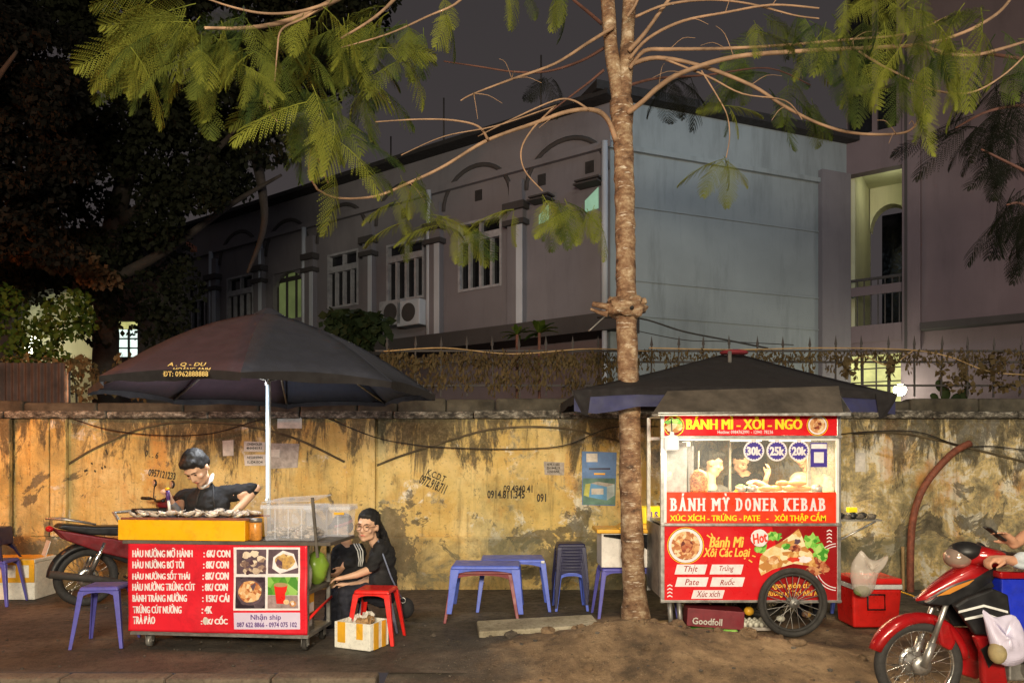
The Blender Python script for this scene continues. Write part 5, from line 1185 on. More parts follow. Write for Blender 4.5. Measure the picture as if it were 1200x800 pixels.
hb = hangbag('hanging_bag', 'knotted translucent pinkish plastic bag hanging beside the kebab cart', 6.85, [(1009, 640), (1014, 650), (1022, 656), (1032, 656), (1042, 648), (1043, 652), (1036, 663), (1026, 672), (1024, 690), (1018, 701), (1008, 702), (999, 694), (995, 675), (996, 658), (1004, 650)], M['bagp'], .10, 1)
lumpg = MB(); lumpg.ball(P(1010, 692, 6.85), (.08, .05, .05), 12, 8); tag(build('bag_contents', lumpg, plain('greens', (.18, .22, .08), .8, var=.5, scale=20)), 'leafy green leftovers at the bottom of the hanging plastic bag', 'food scraps')
gfr = -.10; GM = Matrix.Translation((X(835, 7.0), 7.0, .03)) @ Matrix.Rotation(gfr, 4, 'Z')
gc = thing('drink_crate', 'dark red carton with white lettering lying under the kebab cart', 'box', (X(835, 7.0), 7.0, .03)); mb = MB(); mb.m = GM @ Matrix.Rotation(.06, 4, 'Y'); mb.box(-.26, .26, -.13, .13, .02, .19); build('carton_body', mb, M['maroon'], gc, bevel=.006)
txt("Goodfoll", 6.84, 811, 723.5, 846, 731.5, M['paperw'], gc, .02, rot=.06, off=.012); 
mb = MB(); mb.m = GM; mb.box(-.24, .2, -.16, .1, -.002, .012); tag(build('green_tray', mb, M['flet']), 'flat green tray beneath the dark red carton', 'tray')
rg = random.Random(4); M['egg'] = plain('egg_shell', (.62, .60, .50), .5, var=.12)
mb = MB(); mb.box(X(868, 6.9), X(902, 6.9), 6.85, 7.15, .03, .06); tag(build('egg_tray', mb, M['paperg'], bevel=.006), 'grey egg tray under the kebab cart beside the wheel', 'tray'); e0 = None
for i in range(5):
    for j in range(4):
        if e0 is None: g = MB(); g.ball((0, 0, 0), (.021, .021, .027), 10, 7); e0 = tag(build('egg', g, M['egg']), 'pale egg standing in the tray under the kebab cart', 'egg', 'eggs in the tray'); o = e0
        else: o = dup(e0)
        o.location = (X(872+i*6.6, 6.9), 6.88+j*.065, .082+.0*j); o.rotation_euler = (rg.uniform(-.2, .2), rg.uniform(-.2, .2), 0)
g = MB(); g.ball((X(880, 7.1), 7.16, .15), (.05, .045, .045), 10, 7); tag(build('yellow_onion', g, M['tape']), 'yellow round onion behind the egg tray', 'onion')
for i, (px, c_, w) in enumerate(((905, 'egg', .045), (908, 'litgreen', .0), (945, 'f2', .05))):
    if w: g = MB(); g.ball((X(px+12, 7.15), 7.2+i*.1, .07), (w, w*.8, w*.7), 10, 6); tag(build('onion', g, M[c_]), ['pale onion on the ground behind the big wheel, left', '', 'greenish onion on the ground behind the big wheel, right'][i], 'onion')
# clutter on the side shelf
rg = random.Random(8)
for i in range(6):
    c = Vector((KX(991+i*7.4), KD+.10+rg.uniform(0, .08), KZ(607)+rg.uniform(-.005, .02))); mb = MB(); mb.ball(c, (.045, .035, .028), 9, 6); mb.v = [tuple(Vector(v)+Vector([rg.uniform(-.009, .009) for _ in range(3)])) for v in mb.v]
    tag(build('dark_glove', mb, M['wood' if i % 2 else 'blk'], fix=False), ['leftmost', 'second', 'third', 'fourth', 'fifth', 'rightmost'][i]+' dark crumpled glove on the cart side shelf', 'glove', 'gloves on the side shelf')
mb = MB(); mb.box(KX(1006), KX(1017), KD+.2, KD+.25, KZ(602), KZ(596)); tag(build('yellow_packet', mb, M['yprint'], bevel=.004), 'small yellow packet among the dark gloves on the side shelf', 'packet')
# white display case on a blue stool, left of the kebab cart
sc_ = put(stool('plastic_stool', 'violet blue stool carrying the white case beside the tree trunk', 'stool', .38, .36, .52, M['purp']), 722, 7.62, 0, .05)
put(stool('plastic_stool', 'violet blue stool under the right end of the white case', 'stool', .38, .36, .52, M['purp']), 766, 7.66, 0, -.05)
ds = thing('display_case', 'white food case with a yellow tray top behind the tree trunk', 'case', (X(740, 7.6), 7.6, .53)); x0, x1 = X(705, 7.45), X(777, 7.45)
mb = MB(); mb.box(x0, x1, 7.45, 7.46, .53, .87); build('front_panel', mb, plain('white_front', (.70, .66, .62), .25, var=.2, scale=3), ds, bevel=.003)
mb = MB(); mb.box(x0, x0+.01, 7.461, 7.86, .53, .87); mb.box(x1-.01, x1, 7.461, 7.86, .53, .87); mb.box(x0+.01, x1-.01, 7.85, 7.86, .53, .87); build('side_panel', mb, M['white'], ds)
mb = MB(); mb.add([(x0+.02, 7.446, .862), (x1-.03, 7.446, .862), (x1-.03, 7.446, .60), (x1-.2, 7.446, .74), (x0+.28, 7.446, .80), (x0+.02, 7.446, .84)], [(0,1,2,3,4,5)]); build('dark_reflection', mb, M['paneD'], ds, fix=False)  # dark reflection on the white front, laid on as a flat shape
mb = MB(); mb.box(x0-.05, x1, 7.42, 7.88, .875, .915); build('tray', mb, M['tape'], ds, bevel=.008)
mb = MB(); mb.add([(x0+.18, 7.5, .917), (x1, 7.5, .917), (x1, 7.8, .917), (x0+.18, 7.8, .917), (x0+.25, 7.55, .97), (x1, 7.55, 1.0), (x1, 7.75, 1.0), (x0+.25, 7.75, .97)], [(0,4,5,1), (1,5,6,2), (2,6,7,3), (3,7,4,0), (4,7,6,5)]); build('yellow_cloth', mb, M['fyel'], ds)
yb = thing('yellow_carton', 'yellow carton with blue letters between the trunk and the kebab cart', 'box', (X(768, 7.5), 7.6, .92)); mb = MB(); mb.box(X(752, 7.5), X(779, 7.5), 7.5, 7.72, .965, Z(594, 7.5)); build('carton_body', mb, M['yprint'], yb, bevel=.005)
txt("LS", 7.5, 763, 599, 771, 607, M['vprint'], yb, .04)
# rusty pipe and plank against the wall
pp = [(1137, 519), (1120, 528), (1103, 544), (1086, 565), (1075, 588), (1069, 615), (1067, 650), (1067, 702)]
tag(strand('rusty_pipe', pp, .042, M['rust'], None, D=9.1, off=.0, n=10), 'thick rusty pipe curving down the wall right of the kebab cart', 'pipe')
tag(strand('thin_plank', [(1058, 640), (1059, 702)], .022, M['plank'], None, D=9.15, off=0, n=4), 'thin pale wooden batten leaning beside the rusty pipe', 'plank')
tag(strand('cord', [(1056, 693), (1070, 698), (1085, 704), (1100, 706)], .008, M['tape'], None, D=7.4, off=0), 'yellowish cord trailing right from the red cooler', 'cord')
# =================================================================== RIGHT CANOPY
UC = Vector((X(858, 8.0), 8.0, 2.78)); UM = X(861, 7.0); cu = thing('square_canopy', 'low black square canopy with a hanging blue tarp edge above the kebab cart', 'umbrella', (UC.x, UC.y, 0))
hw, hd, rz2 = 1.52, 1.0, 2.27; cr = [Vector((UM-hw, UC.y-hd, rz2)), Vector((UM+hw, UC.y-hd, rz2-.03)), Vector((UM+hw, UC.y+hd, rz2+.03)), Vector((UM-hw, UC.y+hd, rz2+.03))]
for k in range(4):
    mb = MB(); vs, fs = canopy_panel(UC, cr[k], cr[(k+1) % 4], .02); mb.add(vs, fs, True); o = build('canopy_panel', mb, M['umbdk'], cu, fix=False); s = o.modifiers.new('t', 'SOLIDIFY'); s.thickness = .004
    mb = MB(); mb.tube([UC-Vector((0, 0, .06)), cr[k]-Vector((0, 0, .015))], .012, 6); build('rib', mb, M['galv'], cu)
    a, b = cr[k], cr[(k+1) % 4]; mb = MB(); n = 16; vs = []
    for i in range(n+1): f = i/n; p = a.lerp(b, f); p = Vector((p.x+(UC.x-p.x)*.05*4*f*(1-f), p.y+(UC.y-p.y)*.05*4*f*(1-f), p.z+.045*4*f*(1-f)-.01)); q_ = p-Vector((0, 0, .05)) if k == 0 else p; vs += [q_, p-Vector((0, 0, (.19 if k == 0 else .10)+.06*mnoise.noise(Vector((f*7, k, 0)))))]
    mb.add(vs, [(2*i, 2*i+2, 2*i+3, 2*i+1) for i in range(n)], True); build('tarp_edge', mb, M['tarp'] if k == 0 else M['umbdk'], cu, fix=False)
mb = MB(); a, b = cr[0], cr[1]; vs = []
for i in range(17): f = i/16; p = a.lerp(b, f); p = Vector((p.x+(UC.x-p.x)*.05*4*f*(1-f), p.y+(UC.y-p.y)*.05*4*f*(1-f)-.008, p.z+.045*4*f*(1-f))); vs += [p, p-Vector((0, 0, .065+.02*mnoise.noise(Vector((f*9, 4, 0)))))]
mb.add(vs, [(2*i, 2*i+2, 2*i+3, 2*i+1) for i in range(16)], True); build('black_flap', mb, M['umbdk'], cu, fix=False)
for sx_, kk in ((0, 0), (1, 1)):                         # loose black corners hanging beside the tarp
    c0 = cr[kk]; w_ = .16 if kk == 0 else -.20; mb = MB(); mb.add([c0+Vector((-w_*.1, -.012, 0)), c0+Vector((w_, -.02, 0)), c0+Vector((w_*.8, -.015, -.25)), c0+Vector((w_*.2, .02, -.20))], [(0, 1, 2, 3)]); build('corner_flap', mb, M['umbdk'], cu, fix=False)
mb = MB(); mb.tube([(UC.x-.1, 7.75, 0), (UC.x-.1, 7.75, UC.z-.03)], .02, 10); build('pole', mb, M['galv'], cu)
mb = MB(); mb.ball(UC+Vector((.02, 0, -.01)), (.16, .12, .035), 10, 6); build('top_cloth', mb, plain('red_cloth', (.16, .012, .02), .85), cu)
#@@PEOPLE
# =================================================================== PEOPLE
def solid(name, mb, mats, parent=None, voxel=.010, smooth=3):
    """overlapping tapered volumes fused into one continuous skin"""
    o = build(name, mb, mats, None, fix=False)
    r = o.modifiers.new('r', 'REMESH'); r.mode = 'VOXEL'; r.voxel_size = voxel; r.use_smooth_shade = True
    if smooth: sm = o.modifiers.new('s', 'SMOOTH'); sm.iterations = smooth; sm.factor = .5
    dg = bpy.context.evaluated_depsgraph_get(); me = bpy.data.meshes.new_from_object(o.evaluated_get(dg)); me.name = name
    o.modifiers.clear(); o.data = me
    if name in ('t_shirt', 'jacket', 'trousers', 'apron', 'cuff'):
        for v, nn_ in zip(me.vertices, [Vector(n.vector) for n in me.vertex_normals]):
            c = v.co; f = abs(mnoise.noise(Vector((c.x*9+c.z*6, c.y*9, c.z*13-c.x*8)))); v.co = c+nn_*(.024*(f-.22)+.006*mnoise.noise(c*30))
    if name == 'hair':
        for v, nn_ in zip(me.vertices, [Vector(n.vector) for n in me.vertex_normals]): v.co = v.co+nn_*(.007*mnoise.noise(Vector((v.co.x*60, v.co.y*60, v.co.z*22))))
    me.polygons.foreach_set('use_smooth', [True]*len(me.polygons))
    if parent: attach(o, parent)
    return o
def hand(mb, w, d, n, s=1.0, curl=.6, spread=.18, side=1):
    """w wrist, d direction of the palm, n palm normal (fingers curl that way)"""
    w = Vector(w); d = Vector(d).normalized(); n = Vector(n); n = (n-d*n.dot(d)).normalized(); x = d.cross(n)*side
    P0 = w+d*.045*s
    mb.limb([w, P0+x*.012*s, w+d*.085*s+x*.014*s], [.024*s, .024*s, .020*s]); mb.limb([w+x*-.006*s, w+d*.085*s-x*.020*s], [.022*s, .019*s]); mb.cap(w+d*.085*s-x*.024*s, w+d*.085*s+x*.024*s, .014*s, .014*s)
    for k, (L, o) in enumerate(((.070, -.030), (.080, -.011), (.074, .009), (.058, .027))):
        b = w+d*.088*s+x*o*s; dd = (d+x*spread*(k-1.5)*.4).normalized(); pts = [b]; a = 0
        for seg, f in enumerate((.45, .32, .26)):
            a += curl*(.5 if seg == 0 else 1.0); pts.append(pts[-1]+(dd*math.cos(a)+n*math.sin(a))*L*f*s)
        mb.limb(pts, [.0095*s, .0088*s, .008*s, .007*s], 8)
    b = w+d*.03*s-x*.024*s; pts = [b]; t = (d*.6-x*.8+n*.35).normalized(); pts.append(b+t*.035*s); t2 = (d*.9-x*.15+n*.5).normalized(); pts.append(pts[-1]+t2*.030*s); pts.append(pts[-1]+t2*.022*s)
    mb.limb(pts, [.014*s, .0115*s, .010*s, .008*s], 8)
def head(c, yaw, pitch, roll, s, hairstyle, root, mb, seed=0):
    """adds the head to the skin mesh; face looks along -Y of its own frame. Returns the frame"""
    H = Matrix.Translation(c) @ Matrix.Rotation(yaw, 4, 'Z') @ Matrix.Rotation(roll, 4, 'Y') @ Matrix.Rotation(pitch, 4, 'X') @ Matrix.Scale(s, 4)
    m0 = mb.m; mb.m = H
    mb.ball((0, .012, .035), (.076, .092, .085), 20, 14); mb.ball((0, -.018, -.02), (.062, .070, .075), 18, 12)     # cranium, face
    mb.cap((-.038, -.022, -.066), (0, -.066, -.088), .026, .018); mb.cap((.038, -.022, -.066), (0, -.066, -.088), .026, .018)  # jaw and chin
    mb.cap((0, -.084, .012), (0, -.098, -.022), .009, .0125); mb.cap((-.013, -.088, -.026), (.013, -.088, -.026), .008, .008)  # nose
    mb.ball((-.042, -.060, -.018), (.022, .02, .02)); mb.ball((.042, -.060, -.018), (.022, .02, .02))                        # cheeks
    mb.cap((-.045, -.066, .034), (-.012, -.080, .034), .011, .011); mb.cap((.045, -.066, .034), (.012, -.080, .034), .011, .011)  # brow ridge
    mb.cap((-.018, -.080, -.050), (.018, -.080, -.050), .009, .009); mb.cap((-.014, -.079, -.060), (.014, -.079, -.060), .008, .008)
    for k in (-1, 1): mb.ball((k*.078, .008, .0), (.010, .020, .032), 10, 8)
    mb.m = m0; return H
def face_bits(H, root, lips=(.35, .09, .07), brow=True):
    mb = MB(); mb.m = H
    for k in (-1, 1): mb.ball((k*.031, -.0785, .012), (.013, .006, .0042), 10, 6)
    build('eye', mb, M['eye'], root, fix=False)
    if brow:
        for k in (-1, 1): mb = MB(); mb.m = H; mb.limb([(k*.014, -.089, .032), (k*.032, -.086, .038), (k*.050, -.073, .032)], [.002, .003, .002], 6); build('eyebrow', mb, M['hair'], root, fix=False)
    mb = MB(); mb.m = H; mb.limb([(-.016, -.0855, -.0555), (-.006, -.0885, -.053), (.006, -.0885, -.053), (.016, -.0855, -.0555)], [.003, .0045, .0045, .003], 6)
    build('lips', mb, plain('lips', lips, .4), root, fix=False)
M['eye'] = plain('dark_eye', (.015, .010, .008), .2)
M['shirt'] = plain('black_tshirt', (.010, .010, .012), .85, var=.5, scale=5, bump=.5); M['apron'] = plain('black_apron', (.020, .019, .021), .6, var=.3, scale=5)
M['jeans'] = plain('dark_trousers', (.016, .018, .030), .85, var=.4, scale=8, bump=.4); M['glove'] = plain('grey_glove', (.20, .21, .24), .8)
M['skinp'] = plain('skin_pale', (.64, .39, .26), .5, var=.08, scale=12)
def person(lb, loc): return thing('person', lb, 'person', loc)
# ---- the man at the grill
DM = 7.02
def pm(x, y, d=0): return P(x, y, DM+d)
mn = person('man in a black T-shirt and apron bending over the long grill', pm(245, 740)); mb = MB()
Hc = pm(231.5, 549, -.18); H = head(Hc, R(-18), R(46), R(-6), 1.30, 'short', mn, mb)
mb.limb([pm(243, 578, .02), pm(237, 562, -.08), pm(234, 553, -.12)], [.065, .060, .06])
mb.limb([pm(211, 588, -.06), pm(208, 601, -.2), pm(205, 600, -.3), pm(200, 586, -.42)], [.050, .045, .040, .028])          # near forearm raised to the brush
hand(mb, pm(200, 588, -.42), (-.15, -.35, 1), (-.6, -.6, .2), 1.02, 1.0, side=1)
mb.limb([pm(282, 579, .04), pm(300, 572, .10), pm(283, 592, .02), pm(270, 604, -.06)], [.052, .046, .040, .030])            # other arm, hand on hip
hand(mb, pm(270, 604, -.06), (-.8, -.3, -.5), (0, -.2, -1), 1.0, .5)
mb.limb([pm(243, 580, .03), pm(245, 610, .02), pm(247, 655, .03)], [.09, .10, .10]); mb.cap(pm(215, 585, .0), pm(276, 579, .05), .06, .06)
for s_ in (-1, 1): mb.limb([pm(247, 655, .03), pm(247+s_*11, 700, .02)], [.08, .055]); mb.limb([pm(247+s_*11, 700, .02), pm(247+s_*12, 738, .0), pm(247+s_*13, 741, -.12)], [.055, .04, .035])
solid('body', mb, M['skinp'], mn, .0095)
face_bits(H, mn)
mb = MB(); mb.m = H; mb.ball((0, .022, .066), (.086, .094, .084), 20, 12); mb.ball((0, -.040, .096), (.070, .050, .036), 14, 8); mb.ball((0, .062, .015), (.072, .055, .066), 14, 9)
for k in (-1, 1): mb.ball((k*.068, .014, .045), (.018, .055, .045))
solid('hair', mb, M['hair'], mn, .010, 2)
mb = MB()                                              # T-shirt
mb.ball(pm(243, 592, 0), (.215, .125, .17), 20, 12); mb.ball(pm(245, 618, .02), (.185, .125, .22), 20, 12); mb.ball(pm(247, 645, .03), (.175, .125, .16), 18, 10)
mb.cap(pm(216, 583, .02), pm(274, 577, .06), .083, .080); mb.limb([pm(214, 584, .02), pm(209, 597, -.10)], [.082, .070]); mb.limb([pm(273, 578, .06), pm(295, 573, .09)], [.085, .068]); mb.cap(pm(243, 576, .02), pm(241, 570, -.02), .080, .073)
solid('t_shirt', mb, M['shirt'], mn, .011, 4)
mb = MB(); mb.limb([pm(232, 566, -.09), pm(238, 570, -.10), pm(247, 563, -.04), pm(249, 556, .0)], [.012, .021, .022, .018]); solid('collar', mb, M['white'], mn, .008, 2)
mb = MB(); mb.ball(pm(241, 612, -.065), (.135, .085, .17), 18, 12); mb.ball(pm(243, 645, -.05), (.16, .105, .20), 16, 10); solid('apron', mb, M['apron'], mn, .011, 3)
for a_, b_ in ((pm(229, 597, -.12), pm(236, 570, -.07)), (pm(252, 597, -.11), pm(250, 568, -.04))): mb = MB(); mb.tube([a_, a_.lerp(b_, .5)+Vector((0, -.02, 0)), b_], .009, 6); build('apron_strap', mb, M['apron'], mn)
mb = MB()
for s_ in (-1, 1): mb.limb([pm(247+s_*8, 655, .03), pm(247+s_*11, 700, .02), pm(247+s_*12, 733, .0)], [.105, .075, .060])
solid('trousers', mb, M['jeans'], mn, .012, 3)
mb = MB()
for s_ in (-1, 1): mb.cap(pm(247+s_*13, 741, .03), pm(247+s_*13, 743, -.16), .045, .04)
solid('shoes', mb, M['blk'], mn, .012, 2)
mb = MB(); mb.limb([pm(206.5, 598, -.28), pm(201, 590, -.39)], [.048, .037]); solid('glove_cuff', mb, M['glove'], mn, .008, 1)
br = thing('basting_brush', 'basting brush with an orange tip and violet grip in the hand of the man', 'brush', pm(197, 585, -.5))
for nm, a_, b_, r_, m_ in (('brush_tip', pm(196, 571, -.50), pm(196.3, 574, -.50), .017, M['yel']), ('grip', pm(196.3, 574, -.50), pm(197.4, 586, -.50), .017, plain('violet_grip', (.07, .03, .16), .4)), ('shaft', pm(197.4, 586, -.50), pm(199, 600, -.50), .012, M['white'])):
    mb = MB(); mb.tube([a_, b_], r_, 10); build(nm, mb, m_, br)
# ---- the seated woman
DW = 6.95
def pw(x, y, d=0): return P(x, y, DW+d)
wo = person('seated young woman with glasses, ponytail and black T-shirt beside the oyster cart', pw(440, 735)); mb = MB()
Hc = pw(431, 617, -.10); H = head(Hc, R(-14), R(4), R(4), 1.2, 'long', wo, mb)
mb.limb([pw(446, 645, .02), pw(438, 634, -.05), pw(435, 626, -.07)], [.055, .048, .048])
mb.limb([pw(440, 652, -.14), pw(433, 667, -.20), pw(418, 673, -.26), pw(405, 676, -.30)], [.045, .040, .034, .024])
hand(mb, pw(405, 676, -.30), (-1, -.2, -.15), (0, -.1, -1), .95, .45)
mb.limb([pw(455, 655, .14), pw(440, 676, .10), pw(420, 684, .0), pw(408, 685, -.12)], [.045, .040, .034, .024]); hand(mb, pw(408, 685, -.12), (-1, -.2, .1), (0, -.1, -1), .95, .5)
mb.limb([pw(446, 645), pw(448, 665), pw(449, 690)], [.08, .09, .09]); mb.cap(pw(443, 648, -.12), pw(454, 650, .13), .05, .05); mb.limb([pw(449, 696, -.04), pw(425, 694, -.12), pw(404, 694, -.18), pw(408, 738, -.14)], [.08, .06, .045, .035]); mb.limb([pw(449, 696, .08), pw(428, 693, .08), pw(406, 692, .06), pw(411, 738, .06)], [.08, .06, .045, .035])
solid('body', mb, M['skinp'], wo, .0095)
face_bits(H, wo, (.48, .08, .08))
mb = MB(); mb.m = H                                     # drawn-back hair and tail
mb.ball((0, .026, .060), (.086, .094, .082), 20, 12); mb.ball((0, .070, .010), (.076, .06, .075)); mb.ball((0, -.030, .092), (.062, .044, .026)); [mb.ball((k*.064, .022, .045), (.022, .052, .05)) for k in (-1, 1)]; [mb.limb([(k*.066, .0, .03), (k*.074, .02, -.02), (k*.066, .04, -.08)], [.014, .014, .012]) for k in (-1, 1)]
mb.m = Matrix.Identity(4); mb.limb([pw(440, 612, .02), pw(449, 627, .10), pw(455, 645, .16), pw(460, 665, .18)], [.055, .045, .045, .022])
solid('hair', mb, M['hair'], wo, .010, 2)
mb = MB(); mb.m = H                                     # glasses
for k in (-1, 1): mb.torus((k*.031, -.096, .010), .024, .0022, 'Y', 22, 5)
mb.tube([(-.008, -.097, .013), (.008, -.097, .013)], .002, 5)
for k in (-1, 1): mb.tube([(k*.055, -.094, .014), (k*.082, .0, .014)], .002, 5)
build('glasses', mb, plain('thin_copper_frame', (.35, .16, .10), .3, .5), wo)
mb = MB(); mb.ball(pw(448, 655, .0), (.125, .155, .17), 20, 12); mb.ball(pw(449, 680, .0), (.135, .16, .18), 20, 12); mb.cap(pw(446, 644, -.11), pw(454, 645, .13), .072, .072)
mb.limb([pw(444, 647, -.12), pw(435, 664, -.19)], [.070, .060]); mb.limb([pw(454, 648, .13), pw(446, 668, .12)], [.066, .056]); mb.cap(pw(446, 642, .0), pw(442, 637, -.03), .062, .056)
solid('t_shirt', mb, M['shirt'], wo, .011, 4)
mb = MB(); mb.limb([pw(449, 697, -.04), pw(425, 694, -.12), pw(404, 694, -.18), pw(408, 735, -.14)], [.115, .085, .066, .050]); mb.limb([pw(449, 697, .08), pw(428, 693, .08), pw(406, 692, .06), pw(411, 733, .06)], [.115, .085, .066, .050])
solid('trousers', mb, M['jeans'], wo, .012, 3)
mb = MB()
for d_ in (-.14, .06): mb.cap(pw(409, 739, d_), pw(398, 741, d_-.02), .038, .032)
solid('shoes', mb, M['blk'], wo, .012, 2)
mb = MB(); mb.tube([pw(443, 633, -.10), pw(449, 650, -.165), pw(458, 675, -.175), pw(467, 694, -.10), pw(474, 706, -.02)], .008, 6); bgs = None
hbg = thing('handbag', 'small black handbag with a metal ring hanging behind the seated woman', 'bag', pw(475, 710, 0))
build('strap', mb, plain('pale_blue_strap', (.14, .17, .26), .5), hbg)
mb = MB(); mb.ball(pw(475, 712, -.02), (.085, .06, .10), 16, 10); solid('bag_body', mb, M['blkcloth'], hbg, .012, 1)
mb = MB(); mb.torus(pw(472, 703, -.10), .025, .004, 'Y', 20, 6); build('ring', mb, M['steel'], hbg)
# ---- person hidden between cart and woman
DB = 7.35
def pb(x, y, d=0): return P(x, y, DB+d)
pn = person('person in a dark cap and striped black jacket, half hidden behind the oyster cart', pb(405, 735)); mb = MB()
H = head(pb(401, 618), R(-60), R(18), 0, 1.02, '', pn, mb); mb.limb([pb(407, 640), pb(404, 628)], [.055, .05]); hand(mb, pb(402, 664, -.14), (-.5, -.5, -.6), (-1, 0, 0), 1, .6); mb.cap(pb(406, 658, -.12), pb(402, 664, -.14), .03, .027)
mb.limb([pb(408, 645), pb(409, 670), pb(408, 698)], [.08, .09, .09]); mb.limb([pb(420, 648), pb(421, 663, -.06), pb(406, 658, -.12)], [.05, .04, .03])
for k in (-1, 1): mb.limb([pb(408, 698), pb(395+k*5, 697, -.25), pb(393+k*7, 736, -.22)], [.08, .055, .04])
solid('body', mb, M['skin'], pn, .0105); face_bits(H, pn)
mb = MB(); mb.m = H; mb.ball((0, .02, .062), (.092, .102, .075)); mb.cap((0, -.09, .05), (0, -.14, .045), .03, .012); solid('cap', mb, M['umb1'], pn, .011, 2)
mb = MB(); mb.m = H; mb.torus((0, .018, .040), .090, .012, 'Z', 26, 6, 1.5); build('cap_band', mb, plain('pink_band', (.34, .06, .08), .7), pn)
mb = MB(); mb.m = H; mb.ball((0, .05, .0), (.078, .06, .07)); solid('hair', mb, M['hair'], pn, .011, 1)
mb = MB(); mb.ball(pb(409, 662), (.17, .14, .22)); mb.ball(pb(409, 690), (.16, .14, .16)); mb.cap(pb(398, 645), pb(420, 645), .075, .075); mb.limb([pb(420, 646), pb(422, 664, -.06), pb(407, 660, -.13)], [.075, .06, .045]); mb.limb([pb(397, 646), pb(392, 668, -.06), pb(385, 672, -.16)], [.075, .06, .045]); solid('jacket', mb, M['shirt'], pn, .012, 3)
for k in (0, 1, 2): mb = MB(); mb.tube([pb(414.5+k*3, 636.5, -.105), pb(419+k*3, 645, -.115), pb(421+k*2.2, 656, -.13), pb(420+k*2, 663, -.125)], .006, 5); build('sleeve_stripe', mb, M['white'], pn)
mb = MB()
for k in (-1, 1): mb.limb([pb(408, 698), pb(395+k*5, 697, -.25), pb(393+k*7, 732, -.22)], [.10, .075, .055])
solid('trousers', mb, M['jeans'], pn, .012, 2)
put(stool('plastic_stool', 'navy stool under the person in the striped jacket', 'stool', .32, .32, .32, M['navy']), 408, 7.38, 0, .1)
# ---- vendors behind the kebab glass
DV = 7.62
def pv(x, y, d=0): return P(x, y, DV+d)
v1 = person('vendor seen in profile with dark wavy hair behind the kebab cart glass', pv(835, 735)); mb = MB()
H = head(pv(835, 543), R(72), R(16), 0, 1.12, '', v1, mb); mb.limb([pv(832, 570), pv(832, 556)], [.06, .055])
mb.limb([pv(848, 592, -.10), pv(862, 598, -.22), pv(874, 588, -.40)], [.045, .04, .027]); hand(mb, pv(874, 588, -.40), (.8, -.3, .3), (0, 0, -1), 1, .6)
mb.limb([pv(832, 575), pv(833, 610), pv(832, 650)], [.09, .10, .09]); mb.cap(pv(833, 582), pv(848, 592, -.10), .06, .045)
for k in (-1, 1): mb.limb([pv(832, 650), pv(832+k*10, 722)], [.07, .04])
solid('body', mb, M['skin'], v1, .0105); face_bits(H, v1)
mb = MB(); mb.m = H; mb.ball((0, .026, .060), (.088, .095, .078)); mb.ball((0, .065, .01), (.07, .055, .065)); mb.ball((0, -.055, .095), (.06, .045, .03))
for i in range(26): t = i*2.4; mb.ball((.075*math.cos(t)*(1 if i % 2 else .6), .02+.085*math.sin(t), .06+.05*((i*7) % 5)/4), .022, 8, 6)
solid('hair', mb, M['hair'], v1, .010, 1)
mb = MB(); mb.ball(pv(833, 590), (.19, .13, .2)); mb.ball(pv(833, 625), (.17, .13, .24)); mb.cap(pv(820, 578), pv(846, 578), .085, .085); mb.limb([pv(847, 580), pv(850, 598, -.12)], [.08, .06]); solid('t_shirt', mb, plain('charcoal_shirt', (.06, .06, .065), .85), v1, .012, 3)
mb = MB(); [mb.limb([pv(832+k*8, 650), pv(832+k*10, 722)], [.10, .06]) for k in (-1, 1)]; solid('trousers', mb, M['jeans'], v1, .013, 2)
v2 = person('vendor in a cream jacket bending and reaching left behind the kebab cart glass', pv(945, 735)); mb = MB()
H = head(pv(940, 532, -.05), R(-50), R(35), 0, 1.1, '', v2, mb); mb.limb([pv(950, 555), pv(945, 543, -.03)], [.06, .055])
mb.limb([pv(925, 574, -.12), pv(908, 577, -.25), pv(893, 567, -.34)], [.045, .038, .027]); hand(mb, pv(893, 567, -.34), (-.8, -.3, .25), (0, 0, -1), 1.1, .5)
mb.limb([pv(915, 590, -.3), pv(903, 584, -.34)], [.035, .027]); hand(mb, pv(903, 584, -.34), (-.9, -.2, .2), (0, 0, -1), 1.1, .6)
mb.limb([pv(950, 560), pv(951, 600), pv(950, 650)], [.09, .10, .09]); mb.cap(pv(945, 568), pv(925, 574, -.12), .06, .045); mb.limb([pv(960, 572), pv(966, 588, -.12), pv(945, 592, -.24), pv(915, 590, -.3)], [.06, .05, .04, .035])
for k in (-1, 1): mb.limb([pv(950, 650), pv(950+k*10, 722)], [.07, .04])
solid('body', mb, M['skinp'], v2, .0105); face_bits(H, v2)
mb = MB(); mb.m = H; mb.ball((0, .026, .060), (.088, .095, .078)); mb.ball((0, .07, -.01), (.07, .06, .09)); solid('hair', mb, plain('lit_brown_hair', (.05, .03, .02), .5), v2, .011, 1)
M['cream'] = plain('cream_jacket', (.55, .47, .30), .85, var=.2, bump=.4)
mb = MB(); mb.ball(pv(952, 580), (.20, .14, .2)); mb.ball(pv(952, 620), (.18, .14, .24)); mb.cap(pv(936, 563, -.05), pv(966, 566), .09, .09); mb.limb([pv(938, 566, -.06), pv(925, 574, -.12), pv(910, 578, -.24)], [.09, .065, .05]); mb.limb([pv(966, 566), pv(968, 590, -.12), pv(945, 592, -.24), pv(915, 590, -.3)], [.09, .08, .06, .045]); solid('jacket', mb, M['cream'], v2, .012, 3)
mb = MB(); [mb.limb([pv(950+k*8, 650), pv(950+k*10, 722)], [.10, .06]) for k in (-1, 1)]; solid('trousers', mb, M['jeans'], v2, .013, 2)
v3 = person('figure in black with one raised bare arm in the middle of the kebab cart window', pv(872, 735, .5)); mb = MB()
H = head(pv(867, 541, .36), R(30), R(30), 0, 1.06, '', v3, mb); mb.limb([pv(871, 562, .4), pv(868, 548, .38)], [.06, .055])
